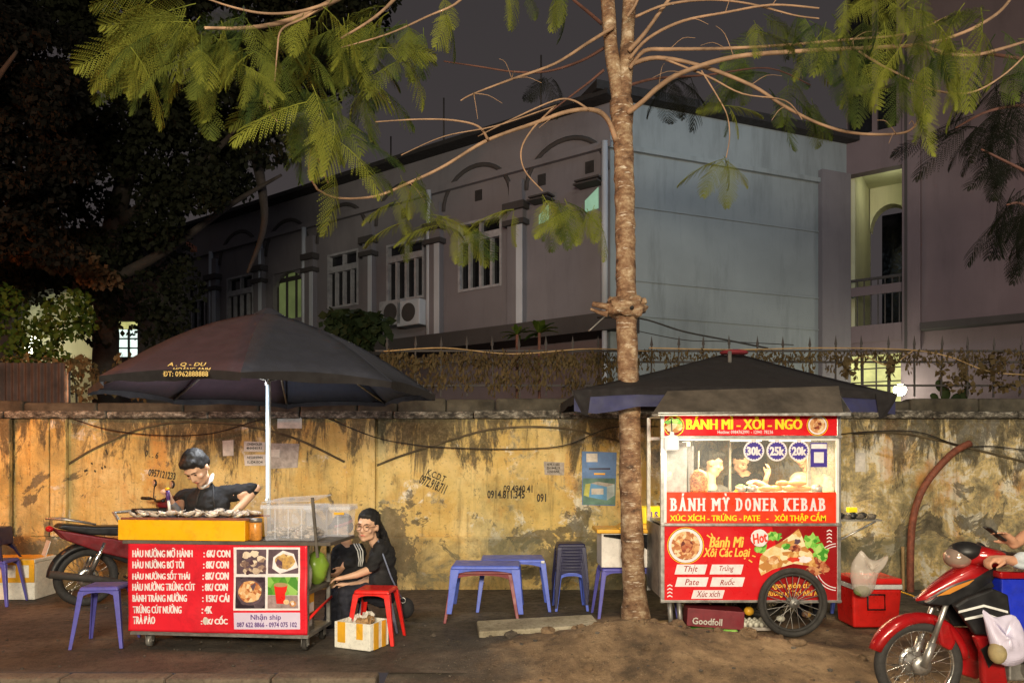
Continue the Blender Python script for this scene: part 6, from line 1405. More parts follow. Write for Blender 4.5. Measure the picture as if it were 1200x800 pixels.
mb.limb([pv(884, 566, .3), pv(893, 580, .05), pv(898, 560, -.15)], [.045, .04, .027]); hand(mb, pv(898, 560, -.15), (.2, -.3, 1), (-1, 0, 0), 1, .6)
mb.limb([pv(873, 560, .42), pv(872, 600, .48), pv(870, 650, .5)], [.09, .10, .09]); mb.cap(pv(875, 566, .4), pv(884, 566, .3), .06, .045)
for k in (-1, 1): mb.limb([pv(870, 645, .5), pv(870+k*10, 712, .5)], [.07, .04])
solid('body', mb, M['skinp'], v3, .0105); face_bits(H, v3)
mb = MB(); mb.m = H; mb.ball((0, .026, .060), (.088, .095, .078)); mb.ball((0, .07, -.01), (.07, .06, .09)); solid('hair', mb, M['hair'], v3, .011, 1)
mb = MB(); mb.ball(pv(872, 585, .45), (.2, .14, .22)); mb.ball(pv(871, 620, .5), (.18, .13, .24)); mb.cap(pv(857, 563, .42), pv(886, 563, .38), .085, .085); mb.limb([pv(857, 565, .42), pv(856, 590, .3)], [.085, .07]); mb.limb([pv(885, 565, .36), pv(892, 578, .12)], [.08, .06]); solid('t_shirt', mb, M['shirt'], v3, .012, 3)
mb = MB(); [mb.limb([pv(870+k*8, 645, .5), pv(870+k*10, 712, .5)], [.10, .06]) for k in (-1, 1)]; solid('trousers', mb, M['jeans'], v3, .013, 2)
#@@BIKES
# =================================================================== MOTORBIKES
def motorbike(label, loc, rz, scale, full):
    t = thing('motorbike', label, 'motorbike', loc, None); m = Matrix.Translation(loc) @ Matrix.Rotation(rz, 4, 'Z') @ Matrix.Scale(scale, 4)
    def B(): b = MB(); b.m = m; return b
    red, blk, st = (M['orn'] if full else plain('dusty_dark_red', (.17, .010, .014), .45, .0, .4, 6)), M['blk'], M['steel']
    for nm, ax, w in (('front_wheel', .61, .036), ('rear_wheel', -.61, .042)):
        b = B(); b.torus((ax, 0, .285), .285-w, w, 'Y', 60, 12, .95); tw_ = build(nm, b, M['tyre'], t)
        b = B(); b.torus((ax, 0, .285), .222, .012, 'Y', 60, 8, 1.8); build('rim', b, M['chrome'], tw_)
        b = B(); b.lathe([(.055, -.055), (.075, -.05), (.075, -.015), (.045, -.01), (.045, .03), (.06, .035), (.06, .05), (.02, .055)], (ax, 0, .285), 'Y', 24); b.lathe([(.016, -.09), (.016, -.055)], (ax, 0, .285), 'Y', 10); build('hub', b, st, tw_)
        b = B(); b.lathe([(.05, -.062), (.098, -.061), (.098, -.057), (.05, -.056)], (ax, 0, .285), 'Y', 30); build('brake_disc' if ax > 0 else 'sprocket', b, M['chrome'], tw_)
        for k in range(28):
            a = 2*PI*k/28; a2 = a+(.7 if k % 2 else -.7); b = B(); yy = .02 if (k//2) % 2 else -.02
            b.tube([(ax+.05*math.cos(a2), yy, .285+.05*math.sin(a2)), (ax+.216*math.cos(a), 0, .285+.216*math.sin(a))], .0022, 4, caps=False); build('spoke', b, M['chrome'], tw_, fix=False)
    for sy in (-1, 1):                                                      # fork legs
        b = B(); b.tube([(.61, sy*.065, .285), (.555, sy*.065, .44)], [.024, .026], 12); b.tube([(.555, sy*.065, .44), (.44, sy*.065, .76)], .017, 12); build('fork_leg', b, st if sy else blk, t)
    def arc_shell(x0, rad, a0, a1, hw_, th, n=18, taper=.0):
        b = B(); vs = []
        for i in range(n+1):
            a = R(a0+(a1-a0)*i/n); w = hw_*(1-taper*(1-math.sin(PI*min(1, (i/n)*1.6+.12))))
            for (ww, rr) in ((-w, rad-.05), (-w*.9, rad-.012), (-w*.45, rad+.006), (0, rad+.012), (w*.45, rad+.006), (w*.9, rad-.012), (w, rad-.05)): vs.append((x0+rr*math.cos(a), ww, .285+rr*math.sin(a)))
        b.add(vs, [(i*7+k, i*7+k+1, (i+1)*7+k+1, (i+1)*7+k) for i in range(n) for k in range(6)], True); return b
    o = build('front_fender', arc_shell(.61, .325, 18, 172, .062, .004, taper=.5), red, t, fix=False); s = o.modifiers.new('t', 'SOLIDIFY'); s.thickness = .004
    b = B(); b.prism([(.44, .57), (.53, .60), (.50, .42), (.43, .38), (.40, .44)], -.07, .07); build('fender_side', b, red, t, bevel=.02)
    o = build('rear_fender', arc_shell(-.61, .33, 60, 175, .07, .004), blk, t, fix=False); s = o.modifiers.new('t', 'SOLIDIFY'); s.thickness = .004
    def plate(nm, poly, y, th, mat, bev=.012, par=None):
        b = B(); b.prism(poly, y-th/2, y+th/2); return build(nm, b, mat, par or t, bevel=bev, seg=3)
    # front cowl: loft from the pointed nose back to the handlebar
    def loft(nm, secs, mat, n=24, p=3.2):
        b = B(); vs = []
        for (x, zc, hz, hy) in secs:
            for k in range(n):
                a = 2*PI*k/n; c_, s_ = math.cos(a), math.sin(a); vs.append((x, hy*math.copysign(abs(c_)**(2/p), c_), zc+hz*math.copysign(abs(s_)**(2/p), s_)))
        b.add(vs, [(i*n+k, i*n+(k+1) % n, (i+1)*n+(k+1) % n, (i+1)*n+k) for i in range(len(secs)-1) for k in range(n)]+[tuple(range(n))[::-1], tuple((len(secs)-1)*n+k for k in range(n))], True)
        return build(nm, b, mat, t, bevel=0)
    loft('front_cowl', [(.618, .690, .008, .010), (.57, .700, .036, .036), (.50, .728, .068, .060), (.40, .775, .092, .080), (.30, .822, .105, .096), (.20, .87, .095, .092), (.15, .90, .06, .07)], blk if full else red)
    if full: loft('cowl_top', [(.625, .700, .006, .008), (.57, .722, .030, .036), (.50, .762, .050, .056), (.40, .82, .062, .076), (.30, .875, .064, .096), (.20, .915, .052, .09), (.16, .925, .03, .06)], red)
    loft('head_cover', [(.33, .985, .02, .03), (.30, .985, .055, .08), (.22, .985, .07, .13), (.12, .975, .055, .12), (.04, .965, .03, .05)], red)
    b = B(); b.ball((.355, 0, .975), (.085, .085, .070), 20, 12); build('headlight', b, M['lens'], t)
    b = B(); b.ball((.30, 0, 1.015), (.105, .10, .065), 20, 12); build('headlight_hood', b, blk, t)
    for sy in (-1, 1):
        plate('highlight_stripe', [(.60, .705), (.50, .745), (.36, .79), (.36, .780), (.50, .733), (.60, .695)], sy*.066, .03, M['steel'], .002); plate('black_trim', [(.60, .69), (.50, .765), (.36, .80), (.20, .86), (.17, .80), (.34, .72), (.47, .68)], sy*.082, .016, blk, .006)  # steel strips imitate whitish highlights along the cowl, above black trim
        plate('turn_signal', [(.545, .74), (.44, .80), (.30, .85), (.34, .815), (.46, .755)], sy*.092, .010, M['amber'], .004)
        plate('white_stripe', [(.44, .66), (.28, .70), (.13, .66), (.13, .645), (.28, .685), (.44, .645)], sy*.151, .008, M['white'], .002)
        plate('white_stripe', [(.40, .615), (.26, .645), (.10, .585), (.10, .567), (.26, .628), (.40, .60)], sy*.151, .008, M['white'], .002)
        plate('leg_shield', [(.335, .50), (.29, .40), (.28, .19), (.16, .15), (.12, .20), (.16, .44), (.20, .50)], sy*.12, .06, red, .02); plate('inner_panel', [(.46, .69), (.36, .56), (.325, .505), (.20, .505), (.14, .50), (.10, .60), (.12, .76), (.22, .80), (.38, .74)], sy*.12, .055, blk, .015)
        plate('leg_shield_vent', [(.30, .42), (.24, .46), (.20, .36), (.25, .30)], sy*.152, .008, blk, .004)
        plate('side_cover', [(.12, .50), (-.10, .58), (-.45, .66), (-.85, .76), (-.92, .80), (-.80, .66), (-.50, .52), (-.20, .42), (.05, .36)], sy*.115, .05, red if not full else red, .018)
        b = B(); b.tube([(.03, sy*.0, 1.0), (.06, sy*.18, 1.015), (.02, sy*.27, 1.02)], .012, 8); hb = build('handlebar', b, blk, t)
        b = B(); b.tube([(.04, sy*.24, 1.018), (-.01, sy*.36, 1.02)], .018, 10); build('grip', b, blk, hb)
        b = B(); b.tube([(.09, sy*.24, 1.03), (.12, sy*.34, 1.035)], .006, 6); build('brake_lever', b, st, hb)
        if full: continue_m = True
        else: continue_m = False
        if not continue_m: b = B(); b.tube([(.06, sy*.20, 1.02), (.08, sy*.25, 1.12), (.09, sy*.27, 1.15)], .006, 6); build('mirror_stalk', b, blk, hb)
        b = B(); b.ball((.10, sy*.30, 1.18) if not full else (.10, sy*.10, 1.0), (.016, .065, .042) if not full else (.01, .02, .01), 14, 8); mr = build('mirror', b, blk, t)
        b = B(); b.ball((.088, sy*.30, 1.18) if not full else (.10, sy*.10, 1.0), (.008, .055, .035) if not full else (.008, .01, .008), 14, 8); build('mirror_glass', b, M['mirror'], mr)
        b = B(); b.tube([(-.30, sy*.12, .27), (-.30, sy*.22, .27)], .012, 8); build('footpeg', b, blk, t)
        b = B(); b.tube([(-.61, sy*.11, .30), (-.48, sy*.12, .62)], .026, 12); build('shock_absorber', b, M['chrome'], t)
    b = B(); b.prism([(.22, .50), (.02, .46), (-.30, .50), (-.50, .56), (-.50, .50), (-.20, .36), (.10, .34)], -.085, .085); build('frame_cover', b, blk, t, bevel=.015)
    b = B(); b.prism([(.02, .64), (-.10, .74), (-.30, .77), (-.55, .78), (-.84, .82), (-.88, .78), (-.60, .70), (-.20, .66), (.0, .60)], -.125, .125); build('seat', b, blk, t, bevel=.035, seg=4)
    b = B(); b.box(-.22, .08, -.09, .09, .20, .38); b.lathe([(.0, -.14), (.09, -.13), (.09, .13), (0, .14)], (-.08, 0, .28), 'Y', 20); build('engine', b, M['galv'], t, bevel=.012)
    b = B(); b.tube([(.14, 0, .32), (.06, 0, .33)], .06, 12); build('cylinder_block', b, M['galv'], t)
    b = B(); b.tube([(.06, -.10, .22), (-.25, -.15, .20), (-.45, -.17, .25), (-.95, -.17, .36)], [.016, .018, .034, .036], 12); build('exhaust', b, M['chrome'] if full else M['rubber'], t)
    b = B(); b.ball((-.92, 0, .77), (.035, .065, .032), 14, 8); build('tail_light', b, M['taill'], t)
    b = B(); b.add([(-.93, -.10, .66), (-.93, .10, .66), (-.97, .10, .52), (-.97, -.10, .52), (-.925, -.10, .66), (-.925, .10, .66), (-.965, .10, .52), (-.965, -.10, .52)], [(0,1,2,3), (7,6,5,4), (0,4,5,1), (1,5,6,2), (2,6,7,3), (3,7,4,0)]); build('number_plate', b, M['paperw'], t)
    for sy in (-1, 1): b = B(); b.tube([(-.55, sy*.12, .80), (-.80, sy*.13, .86), (-.95, 0, .87)], .010, 8); build('grab_rail', b, st, t)
    return t, m
M['tyre'] = plain('motorbike_tyre', (.030, .028, .027), .75, var=.3, scale=30, bump=.6); M['chrome'] = plain('chrome', (.62, .61, .58), .22, .95, .15, 8); M['lens'] = plain('lamp_lens', (.40, .30, .24), .10, .5, .3)
M['amber'] = plain('amber_lens', (.60, .24, .04), .12, 0, .2); M['taill'] = plain('red_lens', (.45, .01, .015), .12); M['mirror'] = plain('mirror_glass', (.62, .45, .36), .12, .6)
sc1, sm1 = motorbike('red underbone motorbike with spoked wheels at the right edge of the pavement', Vector((X(1080, 4.76)+.61, 4.80, .0)), R(180), 1.0, True)
motorbike('dusty dark red motorbike parked against the wall behind the oyster cart', Vector((X(112, 8.25)+.64*.70, 8.25+.64*.62, 0)), math.atan2(.66, .75), 1.13, False)
# helmet-like bundle on the handlebar of the far bike
# things on the near bike
q = lambda x, y, d=0: P(x, y, 4.62+d)
cr_ = thing('blue_crate', 'blue plastic crate with a red rim standing on the footboard of the near motorbike', 'crate', q(1190, 735)); mb = MB(); x0, x1 = X(1172, 4.68), X(1172, 4.68)+.30
mb.box(x0, x1, 4.66, 4.665, .52, .855); mb.box(x0, x1, 4.90, 4.905, .52, .855); mb.box(x0, x0+.005, 4.666, 4.899, .52, .855); mb.box(x1-.005, x1, 4.666, 4.899, .52, .855); mb.box(x0+.006, x1-.006, 4.666, 4.899, .52, .525); build('crate_wall', mb, plain('deep_blue_plastic', (.012, .03, .50), .4, var=.1), cr_, bevel=.004)
mb = MB(); mb.box(x0-.02, x1+.02, 4.645, 4.92, .86, .905); build('rim', mb, M['orn'], cr_, bevel=.012)
hangbag('shopping_bag', 'white violet carrier bag hanging from the near motorbike', 4.52, [(1147, 709), (1154, 714), (1163, 722), (1172, 722), (1186, 716), (1196, 724), (1203, 745), (1205, 772), (1196, 781), (1178, 784), (1164, 775), (1160, 757), (1158, 742)], glass('lilac_bag_film', (.62, .58, .74), .88, .3), .07, 5)
lumpg = MB(); lumpg.ball(P(1169, 764, 4.50), (.05, .055, .07), 12, 8); tag(build('bag_fruit', lumpg, plain('ochre_fruit', (.30, .24, .12), .7, var=.4)), 'ochre bundle showing through the left side of the carrier bag', 'food')
# rider, mostly outside the frame
DR = 4.80
def pr(x, y, d=0): return P(x, y, DR+d)
rd = person('rider at the right edge, one hand on the handlebar, the other holding a phone', pr(1290, 700)); mb = MB()
sh1, sh2 = pr(1262, 585, -.18), pr(1262, 585, .18)
H = head(pr(1262, 520), R(-82), R(8), 0, 1.05, '', rd, mb); mb.limb([pr(1275, 575), pr(1268, 545)], [.06, .055])
mb.limb([sh1, pr(1240, 640, -.25), pr(1205, 660, -.26), pr(1177, 655, -.27)], [.055, .045, .040, .028]); hand(mb, pr(1179, 655, -.27), (-1, -.05, .0), (0, .05, -1), 1.05, 1.0, side=-1)
mb.limb([sh2, pr(1232, 625, .1), pr(1202, 628, .0), pr(1188, 638, -.06)], [.055, .048, .042, .030]); hand(mb, pr(1190, 638, -.06), (-.75, -.1, .6), (-.2, -.3, -1), 1.05, .35, side=1)
mb.limb([pr(1274, 580), pr(1278, 630), pr(1285, 680)], [.10, .11, .11]); mb.cap(sh1, sh2, .06, .06)
for k in (-1, 1): mb.limb([pr(1285, 680, .08*k), pr(1226, 682, .16*k), pr(1235, 750, .16*k), pr(1215, 765, .17*k)], [.09, .065, .045, .04])
solid('body', mb, plain('skin_tan', (.50, .26, .16), .5, var=.12, scale=14), rd, .0085); face_bits(H, rd)
mb = MB(); mb.m = H; mb.ball((0, .02, .055), (.105, .12, .10)); solid('helmet', mb, M['blk'], rd, .012, 2)
mb = MB(); mb.ball(pr(1275, 620), (.17, .2, .24)); mb.ball(pr(1280, 665), (.16, .18, .2)); mb.cap(sh1, sh2, .085, .085); mb.limb([sh1, pr(1242, 636, -.25)], [.09, .07]); mb.limb([sh2, pr(1238, 622, .1)], [.085, .07]); solid('jacket', mb, M['umb2'], rd, .013, 3)
mb = MB(); mb.limb([pr(1194, 658, -.265), pr(1222, 652, -.25)], [.050, .062]); solid('cuff', mb, plain('pale_blue_cuff', (.50, .55, .60), .8, bump=.4), rd, .009, 2)
mb = MB()
for k in (-1, 1): mb.limb([pr(1285, 680, .08*k), pr(1226, 682, .16*k), pr(1235, 750, .16*k)], [.11, .085, .06])
solid('trousers', mb, M['jeans'], rd, .013, 2)
mb = MB()
for k in (-1, 1): mb.cap(pr(1240, 768, .17*k), pr(1205, 771, .17*k), .045, .038)
solid('shoes', mb, M['blk'], rd, .012, 2)
ph = thing('phone', 'dark phone tilted in the raised hand of the rider', 'phone', pr(1168, 628)); mb = MB(); mb.m = Matrix.Translation(pr(1166, 625, -.06)) @ Matrix.Rotation(R(38), 4, 'Y'); mb.box(-.07, .07, -.035, .035, -.006, .006); build('phone_body', mb, M['blk'], ph, bevel=.005)
#@@TREES
# =================================================================== TREES
def curve_pts(pts, D0, D1=None, k=5):
    D1 = D0 if D1 is None else D1; n = len(pts); ps = [Vector((a, b, D0+(D1-D0)*i/(n-1))) for i, (a, b) in enumerate(pts)]; sm = []
    for i in range(n-1):
        p0 = ps[max(i-1, 0)]; p1 = ps[i]; p2 = ps[i+1]; p3 = ps[min(i+2, n-1)]
        for t in [q_/k for q_ in range(k)]: sm.append(.5*((2*p1)+(p2-p0)*t+(2*p0-5*p1+4*p2-p3)*t*t+(3*p1-p0-3*p2+p3)*t**3))
    sm.append(ps[-1]); return [P(v.x, v.y, v.z) for v in sm]
def limb_obj(name, pts, r0, r1, mat, parent, D0, D1=None, n=8, wob=.0, k=5):
    q_ = curve_pts(pts, D0, D1, k); m = len(q_); rs = [r0+(r1-r0)*(i/(m-1))**.8 for i in range(m)]
    if wob: rs = [r*(1+wob*mnoise.noise(p*5)) for r, p in zip(rs, q_)]
    mb = MB(); mb.tube(q_, rs, n); return build(name, mb, mat, parent)
TD = 7.3
tree = thing('feathery_tree', 'pale barked street tree with feathery fronds rising between the two carts', 'tree', P(745, 733, TD))
tp = [(746, 742), (745, 725), (742, 660), (739, 580), (738, 500), (736, 430), (734, 358), (733, 300), (732, 230), (731, 180), (729, 140), (728, 118)]
q_ = curve_pts(tp, TD, None, 8); m = len(q_); mb = MB()
rad = []
for i, p in enumerate(q_):
    z = p.z; r = .112-.004*z+(.05*max(0, .3-z)/.3); kn = .026*math.exp(-((z-(CH+(HZ-358)/F*TD))/.07)**2)+.024*math.exp(-((z-(CH+(HZ-128)/F*TD))/.14)**2); rad.append((r+kn)*(1+.06*mnoise.noise(p*6)))
mb.tube(q_, rad, 22)
for i, v in enumerate(mb.v): q0 = Vector(v); nz = mnoise.noise(q0*9)*.012+mnoise.noise(q0*24)*.006; c = q_[min(m-1, i//22)]; d = (q0-c); mb.v[i] = tuple(q0+d.normalized()*nz if d.length else q0)
trunk = build('trunk', mb, M['bark'], tree)
for pts, r0, r1 in (([(738, 362), (716, 360), (694, 356)], .05, .028), ([(730, 360), (745, 356), (757, 352)], .05, .03), ([(712, 368), (703, 366), (692, 362)], .03, .012)):
    limb_obj('branch_stub', pts, r0, r1, M['bark'], tree, TD-.06, wob=.5)
mb = MB(); bc = P(733, 360, TD-.02); mb.ball(bc, (.19, .175, .12), 30, 18)
for i, v in enumerate(mb.v): q0 = Vector(v); mb.v[i] = tuple(q0+(q0-bc)*(.45*mnoise.noise(q0*11)+.25*mnoise.noise(q0*27)))
build('burl', mb, M['bark'], tree)
mb = MB(); mb.tube([P(740, 360, TD-.19), P(741, 361, TD-.2)], .02, 8); build('knot_hole', mb, M['roofd'], tree)
BR = [([(728, 132), (722, 95), (716, 55), (712, 0), (704, -90)], .085, .06, 7.3, 7.3), ([(729, 130), (733, 90), (735, 55), (738, 0), (748, -90)], .085, .06, 7.3, 7.3),
 ([(722, 165), (712, 140), (695, 129), (665, 131), (625, 145), (570, 165), (520, 195), (480, 214), (440, 230), (395, 232), (372, 222)], .028, .008, 7.25, 6.2),
 ([(690, 129), (672, 118), (650, 118), (600, 140), (560, 160)], .012, .005, 7.0, 6.8), ([(572, 164), (560, 148), (530, 141), (490, 140), (440, 143)], .013, .005, 6.7, 6.2),
 ([(650, 125), (625, 150), (611, 175), (615, 200), (636, 224)], .010, .006, 6.9, 6.6), ([(652, 124), (640, 128), (580, 148), (520, 160), (470, 182)], .008, .004, 6.9, 6.3),
 ([(719, 32), (690, 50), (650, 75), (600, 93), (555, 110), (540, 118)], .020, .005, 7.2, 6.6), ([(712, 54), (680, 72), (640, 84), (600, 84), (560, 78), (520, 72)], .016, .006, 7.4, 7.2),
 ([(705, 28), (690, 15), (672, 0), (650, -20)], .018, .012, 7.2, 6.8), ([(708, 82), (690, 97), (670, 112), (640, 135)], .014, .008, 7.4, 7.6),
 ([(736, 132), (752, 120), (772, 102), (800, 85), (860, 67), (940, 60), (1020, 56), (1080, 52), (1130, 38), (1170, 15), (1190, -10)], .030, .012, 7.2, 6.2),
 ([(738, 80), (755, 60), (785, 58), (850, 57), (920, 53), (1000, 46), (1060, 40), (1110, 20)], .022, .008, 7.2, 6.5),
 ([(738, 76), (770, 68), (820, 77), (880, 100), (920, 125), (960, 145), (1000, 156), (1050, 157), (1072, 148), (1082, 120)], .022, .008, 7.2, 6.1),
 ([(1006, 60), (1030, 75), (1070, 95), (1100, 107), (1140, 108), (1180, 85), (1215, 50)], .010, .007, 6.5, 6.1), ([(1080, 53), (1105, 62), (1140, 65), (1175, 57), (1210, 46)], .018, .012, 6.5, 6.3),
 ([(737, 60), (755, 40), (775, 12), (795, -15)], .026, .016, 7.2, 6.9), ([(737, 70), (760, 45), (800, 25), (850, 15), (905, 6), (960, 10)], .018, .008, 7.1, 6.4),
 ([(745, 20), (780, 6), (830, 0), (880, 5), (930, 18), (960, 22)], .014, .006, 7.0, 6.4), ([(735, 20), (745, 5), (752, -15)], .016, .014, 7.1, 7.0),
 ([(780, 70), (830, 90), (870, 110), (920, 118), (940, 140)], .012, .004, 7.0, 6.6), ([(822, 83), (840, 112), (852, 135), (855, 160), (851, 185)], .008, .004, 6.6, 6.5),
 ([(700, -60), (600, -70), (500, -55), (430, -20), (385, 4), (340, 24), (290, 33), (240, 33)], .050, .010, 7.2, 5.2), ([(385, 4), (350, 14), (310, 16), (270, 8), (230, -6)], .014, .006, 5.8, 5.2),
 ([(380, 6), (355, 22), (330, 35), (325, 60), (322, 95)], .012, .005, 5.8, 5.4), ([(310, 110), (318, 130), (325, 143)], .006, .004, 5.5, 5.5), ([(500, -55), (470, -10), (440, 20), (400, 45)], .022, .008, 6.6, 5.8),
 ([(560, -40), (540, 0), (500, 20), (455, 40), (400, 56)], .014, .005, 6.6, 6.2), ([(372, 222), (362, 200), (368, 165), (374, 190), (385, 215)], .010, .006, 6.2, 6.1)]
for i, (pts, r0, r1, D0, D1) in enumerate(BR): limb_obj('branch', pts, r0, r1, M['bark'] if r0 > .05 else (M['twigd'] if i in (8, 10, 9) else M['twig']), tree, D0, D1, 10 if r0 > .03 else 6, wob=.15)
rg = random.Random(2)
for i in range(26):                                       # fine bare twigs off the long limbs
    pts, r0, r1, D0, D1 = BR[rg.choice([2, 11, 12, 13, 7, 17])]; j = rg.randrange(2, len(pts)-1); a, b = pts[j]; D = D0+(D1-D0)*j/(len(pts)-1)
    dx, dy = rg.uniform(-40, 40), rg.uniform(-38, 30); limb_obj('twig', [(a, b), (a+dx*.5, b+dy*.6-5), (a+dx, b+dy)], .005, .002, M['twig'], tree, D, D-.1, 5, k=3)
# ------- fronds: bipinnate leaf, 1 unit long, modelled leaflet by leaflet
def frond_mesh(seed, mat):
    rg = random.Random(seed); mb = MB(); n = 13; pts = []
    for i in range(n+2): t = i/(n+1); pts.append(Vector((t, .05*math.sin(t*2.4+seed), -.34*t*t*rg.uniform(.97, 1.03))))
    mb.tube(pts, [.008*(1-.75*i/(n+1)) for i in range(n+2)], 4, caps=False)
    for i in range(2, n+2):
        t = i/(n+1); d = (pts[min(i+1, n+1)]-pts[i-1]).normalized(); Lp = .36*math.sin(PI*min(1, t*.80+.16))**.7*rg.uniform(.85, 1.1)
        for s_ in (-1, 1):
            sd = Vector((.75+.5*t, s_*1.0, rg.uniform(-.30, .05))).normalized(); side = sd; m_ = 11; b = pts[i]; up = Vector((0, 0, 1)); prev = b
            for k in range(1, m_+1):
                f = k/m_; c = b+side*Lp*f+Vector((0, 0, -.30*Lp*f*f-.05*f)); w = .031*math.sin(PI*min(1, f*.8+.2))**.6; fw = (c-prev).normalized(); lat = fw.cross(up).normalized()
                for q2 in (-1, 1):
                    tip = c+lat*q2*w*1.0+fw*.022+Vector((0, 0, -.008)); mid = c+lat*q2*w*.5
                    mb.add([c, mid+fw*.013, tip, mid-fw*.010], [(0, 1, 2), (0, 2, 3)])
                mb.add([prev, c, c+Vector((0, 0, .004))], [(0, 1, 2)]); prev = c
    me = bpy.data.meshes.new('frond'); me.from_pydata(mb.v, [], mb.f); me.materials.append(mat); return me
fm = {k: [frond_mesh(s_, M[k]) for s_ in range(4)] for k in ('leaf', 'leafdk')}
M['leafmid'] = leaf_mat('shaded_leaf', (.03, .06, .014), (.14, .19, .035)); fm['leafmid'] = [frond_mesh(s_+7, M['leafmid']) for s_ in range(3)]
def frond_at(base, direc, L_, roll, parent, kind='leaf', rg=random):
    o = bpy.data.objects.new('frond', rg.choice(fm[kind])); COL.objects.link(o)
    x = direc.normalized(); z = Vector((0, 0, 1)); z = (z-x*z.dot(x)); z = z.normalized() if z.length > .05 else Vector((0, -1, 0)); y = z.cross(x)
    Rm = Matrix((x, y, z)).transposed().to_4x4() @ Matrix.Rotation(roll, 4, 'X')
    o.matrix_world = Matrix.Translation(base) @ Rm @ Matrix.Scale(L_, 4); mw = o.matrix_world.copy(); o.parent = parent
    o.matrix_parent_inverse = Matrix.Translation(parent.location).inverted(); o.matrix_basis = mw; return o
rg = random.Random(21)
def cluster(cx, cy, rx, ry, n, D, dirs, parent, kind='leaf', L_=(.34, .52), dj=.4):
    """fronds springing from points in a picture region at distance D, pointing along dirs (x right, z up)"""
    for i in range(n):
        a = rg.uniform(0, 2*PI); r_ = math.sqrt(rg.random()); x = cx+rx*r_*math.cos(a); y = cy+ry*r_*math.sin(a); d = rg.choice(dirs)
        v = Vector((d[0]+rg.uniform(-dj, dj), rg.uniform(-.75, .45), d[1]+rg.uniform(-dj, dj)))
        frond_at(P(x, y, D+rg.uniform(-.35, .35)), v, rg.uniform(*L_), rg.uniform(-.7, .7), parent, kind, rg)
DL = [(-1, -.1), (-1, -.5), (-.5, -.9), (.3, -.9)]; DR_ = [(1, -.2), (.6, -.8), (-.4, -.8), (.2, -1)]; DD = [(-.6, -.9), (.4, -1), (.9, -.5), (-.9, -.2), (.1, -1)]
for c_ in [(205, 22, 50, 26, 20, 5.2, DL, .32, .52), (270, 25, 50, 26, 16, 5.5, DD, .3, .5), (165, 55, 30, 24, 9, 5.0, DL, .32, .48), (235, 70, 28, 20, 6, 5.1, DL, .34, .46), (300, 68, 22, 14, 6, 5.5, DD, .3, .42),
  (350, 108, 22, 12, 7, 5.6, DD, .4, .56), (378, 120, 30, 22, 10, 5.7, DD, .38, .55), (352, 150, 18, 18, 4, 5.6, DL, .28, .42), (398, 175, 18, 26, 6, 5.9, DD, .34, .5),
  (415, 22, 46, 30, 14, 6.1, DD, .34, .54), (468, 50, 26, 26, 8, 6.3, DR_, .34, .5), (375, 14, 20, 16, 5, 5.9, DD, .36, .5), (515, 5, 20, 10, 4, 6.6, DR_, .3, .44), (435, 95, 18, 16, 4, 6.2, DR_, .4, .56),
  (478, 205, 14, 10, 4, 6.4, DR_, .3, .42), (500, 258, 28, 8, 7, 6.5, [(-1, -.3), (1, -.1), (-.6, -.6)], .28, .42), (545, 265, 18, 8, 5, 6.6, [(.6, -.8), (-.3, -1)], .3, .42), (470, 240, 14, 10, 3, 6.4, DL, .3, .4),
  (640, 230, 12, 5, 5, 6.6, [(-1, -.3), (.2, -1), (.8, -.6)], .3, .42), (672, 238, 22, 10, 7, 6.6, [(-.3, -1), (1, -.2), (.4, -1), (-1, -.2)], .28, .4), (700, 250, 10, 10, 4, 6.6, [(.3, -1), (-.6, -.8)], .24, .34), (600, 248, 10, 6, 3, 6.6, [(-1, -.2), (-.5, -.7)], .28, .38),
  (608, -10, 18, 8, 3, 6.5, [(.2, -1)], .24, .34), (660, -8, 16, 8, 4, 6.5, [(.2, -1), (-.3, -1)], .28, .38),
  (1020, 5, 70, 24, 18, 6.1, DD, .3, .48), (975, 40, 22, 24, 7, 6.2, [(-.2, -1), (-.6, -.8)], .34, .5), (1085, 50, 34, 28, 10, 5.9, DD, .34, .5), (1140, 25, 40, 24, 8, 6.2, DD, .38, .54), (1120, 85, 30, 14, 5, 5.9, DD, .3, .42),
  (1060, 85, 14, 14, 4, 5.9, [(0, -1), (-.2, -1)], .34, .46), (1000, 75, 12, 18, 4, 6.1, [(0, -1)], .36, .48), (905, 25, 40, 18, 6, 6.6, DD, .3, .42), (1080, 120, 8, 14, 2, 5.9, [(0, -1)], .34, .42),
  (851, 186, 7, 4, 5, 6.5, [(-1, -.2), (-.5, -.9), (.3, -1), (.8, -.5)], .3, .4), (850, 126, 5, 3, 4, 6.5, [(-1, -.2), (1, -.3), (.4, -.9)], .22, .32)]:
    cluster(*c_[:7], tree, L_=(c_[7], c_[8]))
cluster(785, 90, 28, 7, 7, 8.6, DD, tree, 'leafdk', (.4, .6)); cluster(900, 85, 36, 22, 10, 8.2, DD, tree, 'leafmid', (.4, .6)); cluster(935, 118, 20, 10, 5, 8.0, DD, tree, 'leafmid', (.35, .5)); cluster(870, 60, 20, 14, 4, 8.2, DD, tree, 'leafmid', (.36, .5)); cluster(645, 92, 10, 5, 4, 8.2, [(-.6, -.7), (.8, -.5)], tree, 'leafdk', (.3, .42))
limb_obj('branch', [(738, 100), (770, 92), (830, 88), (900, 80), (950, 100)], .016, .005, M['twigd'], tree, 7.3, 8.2)
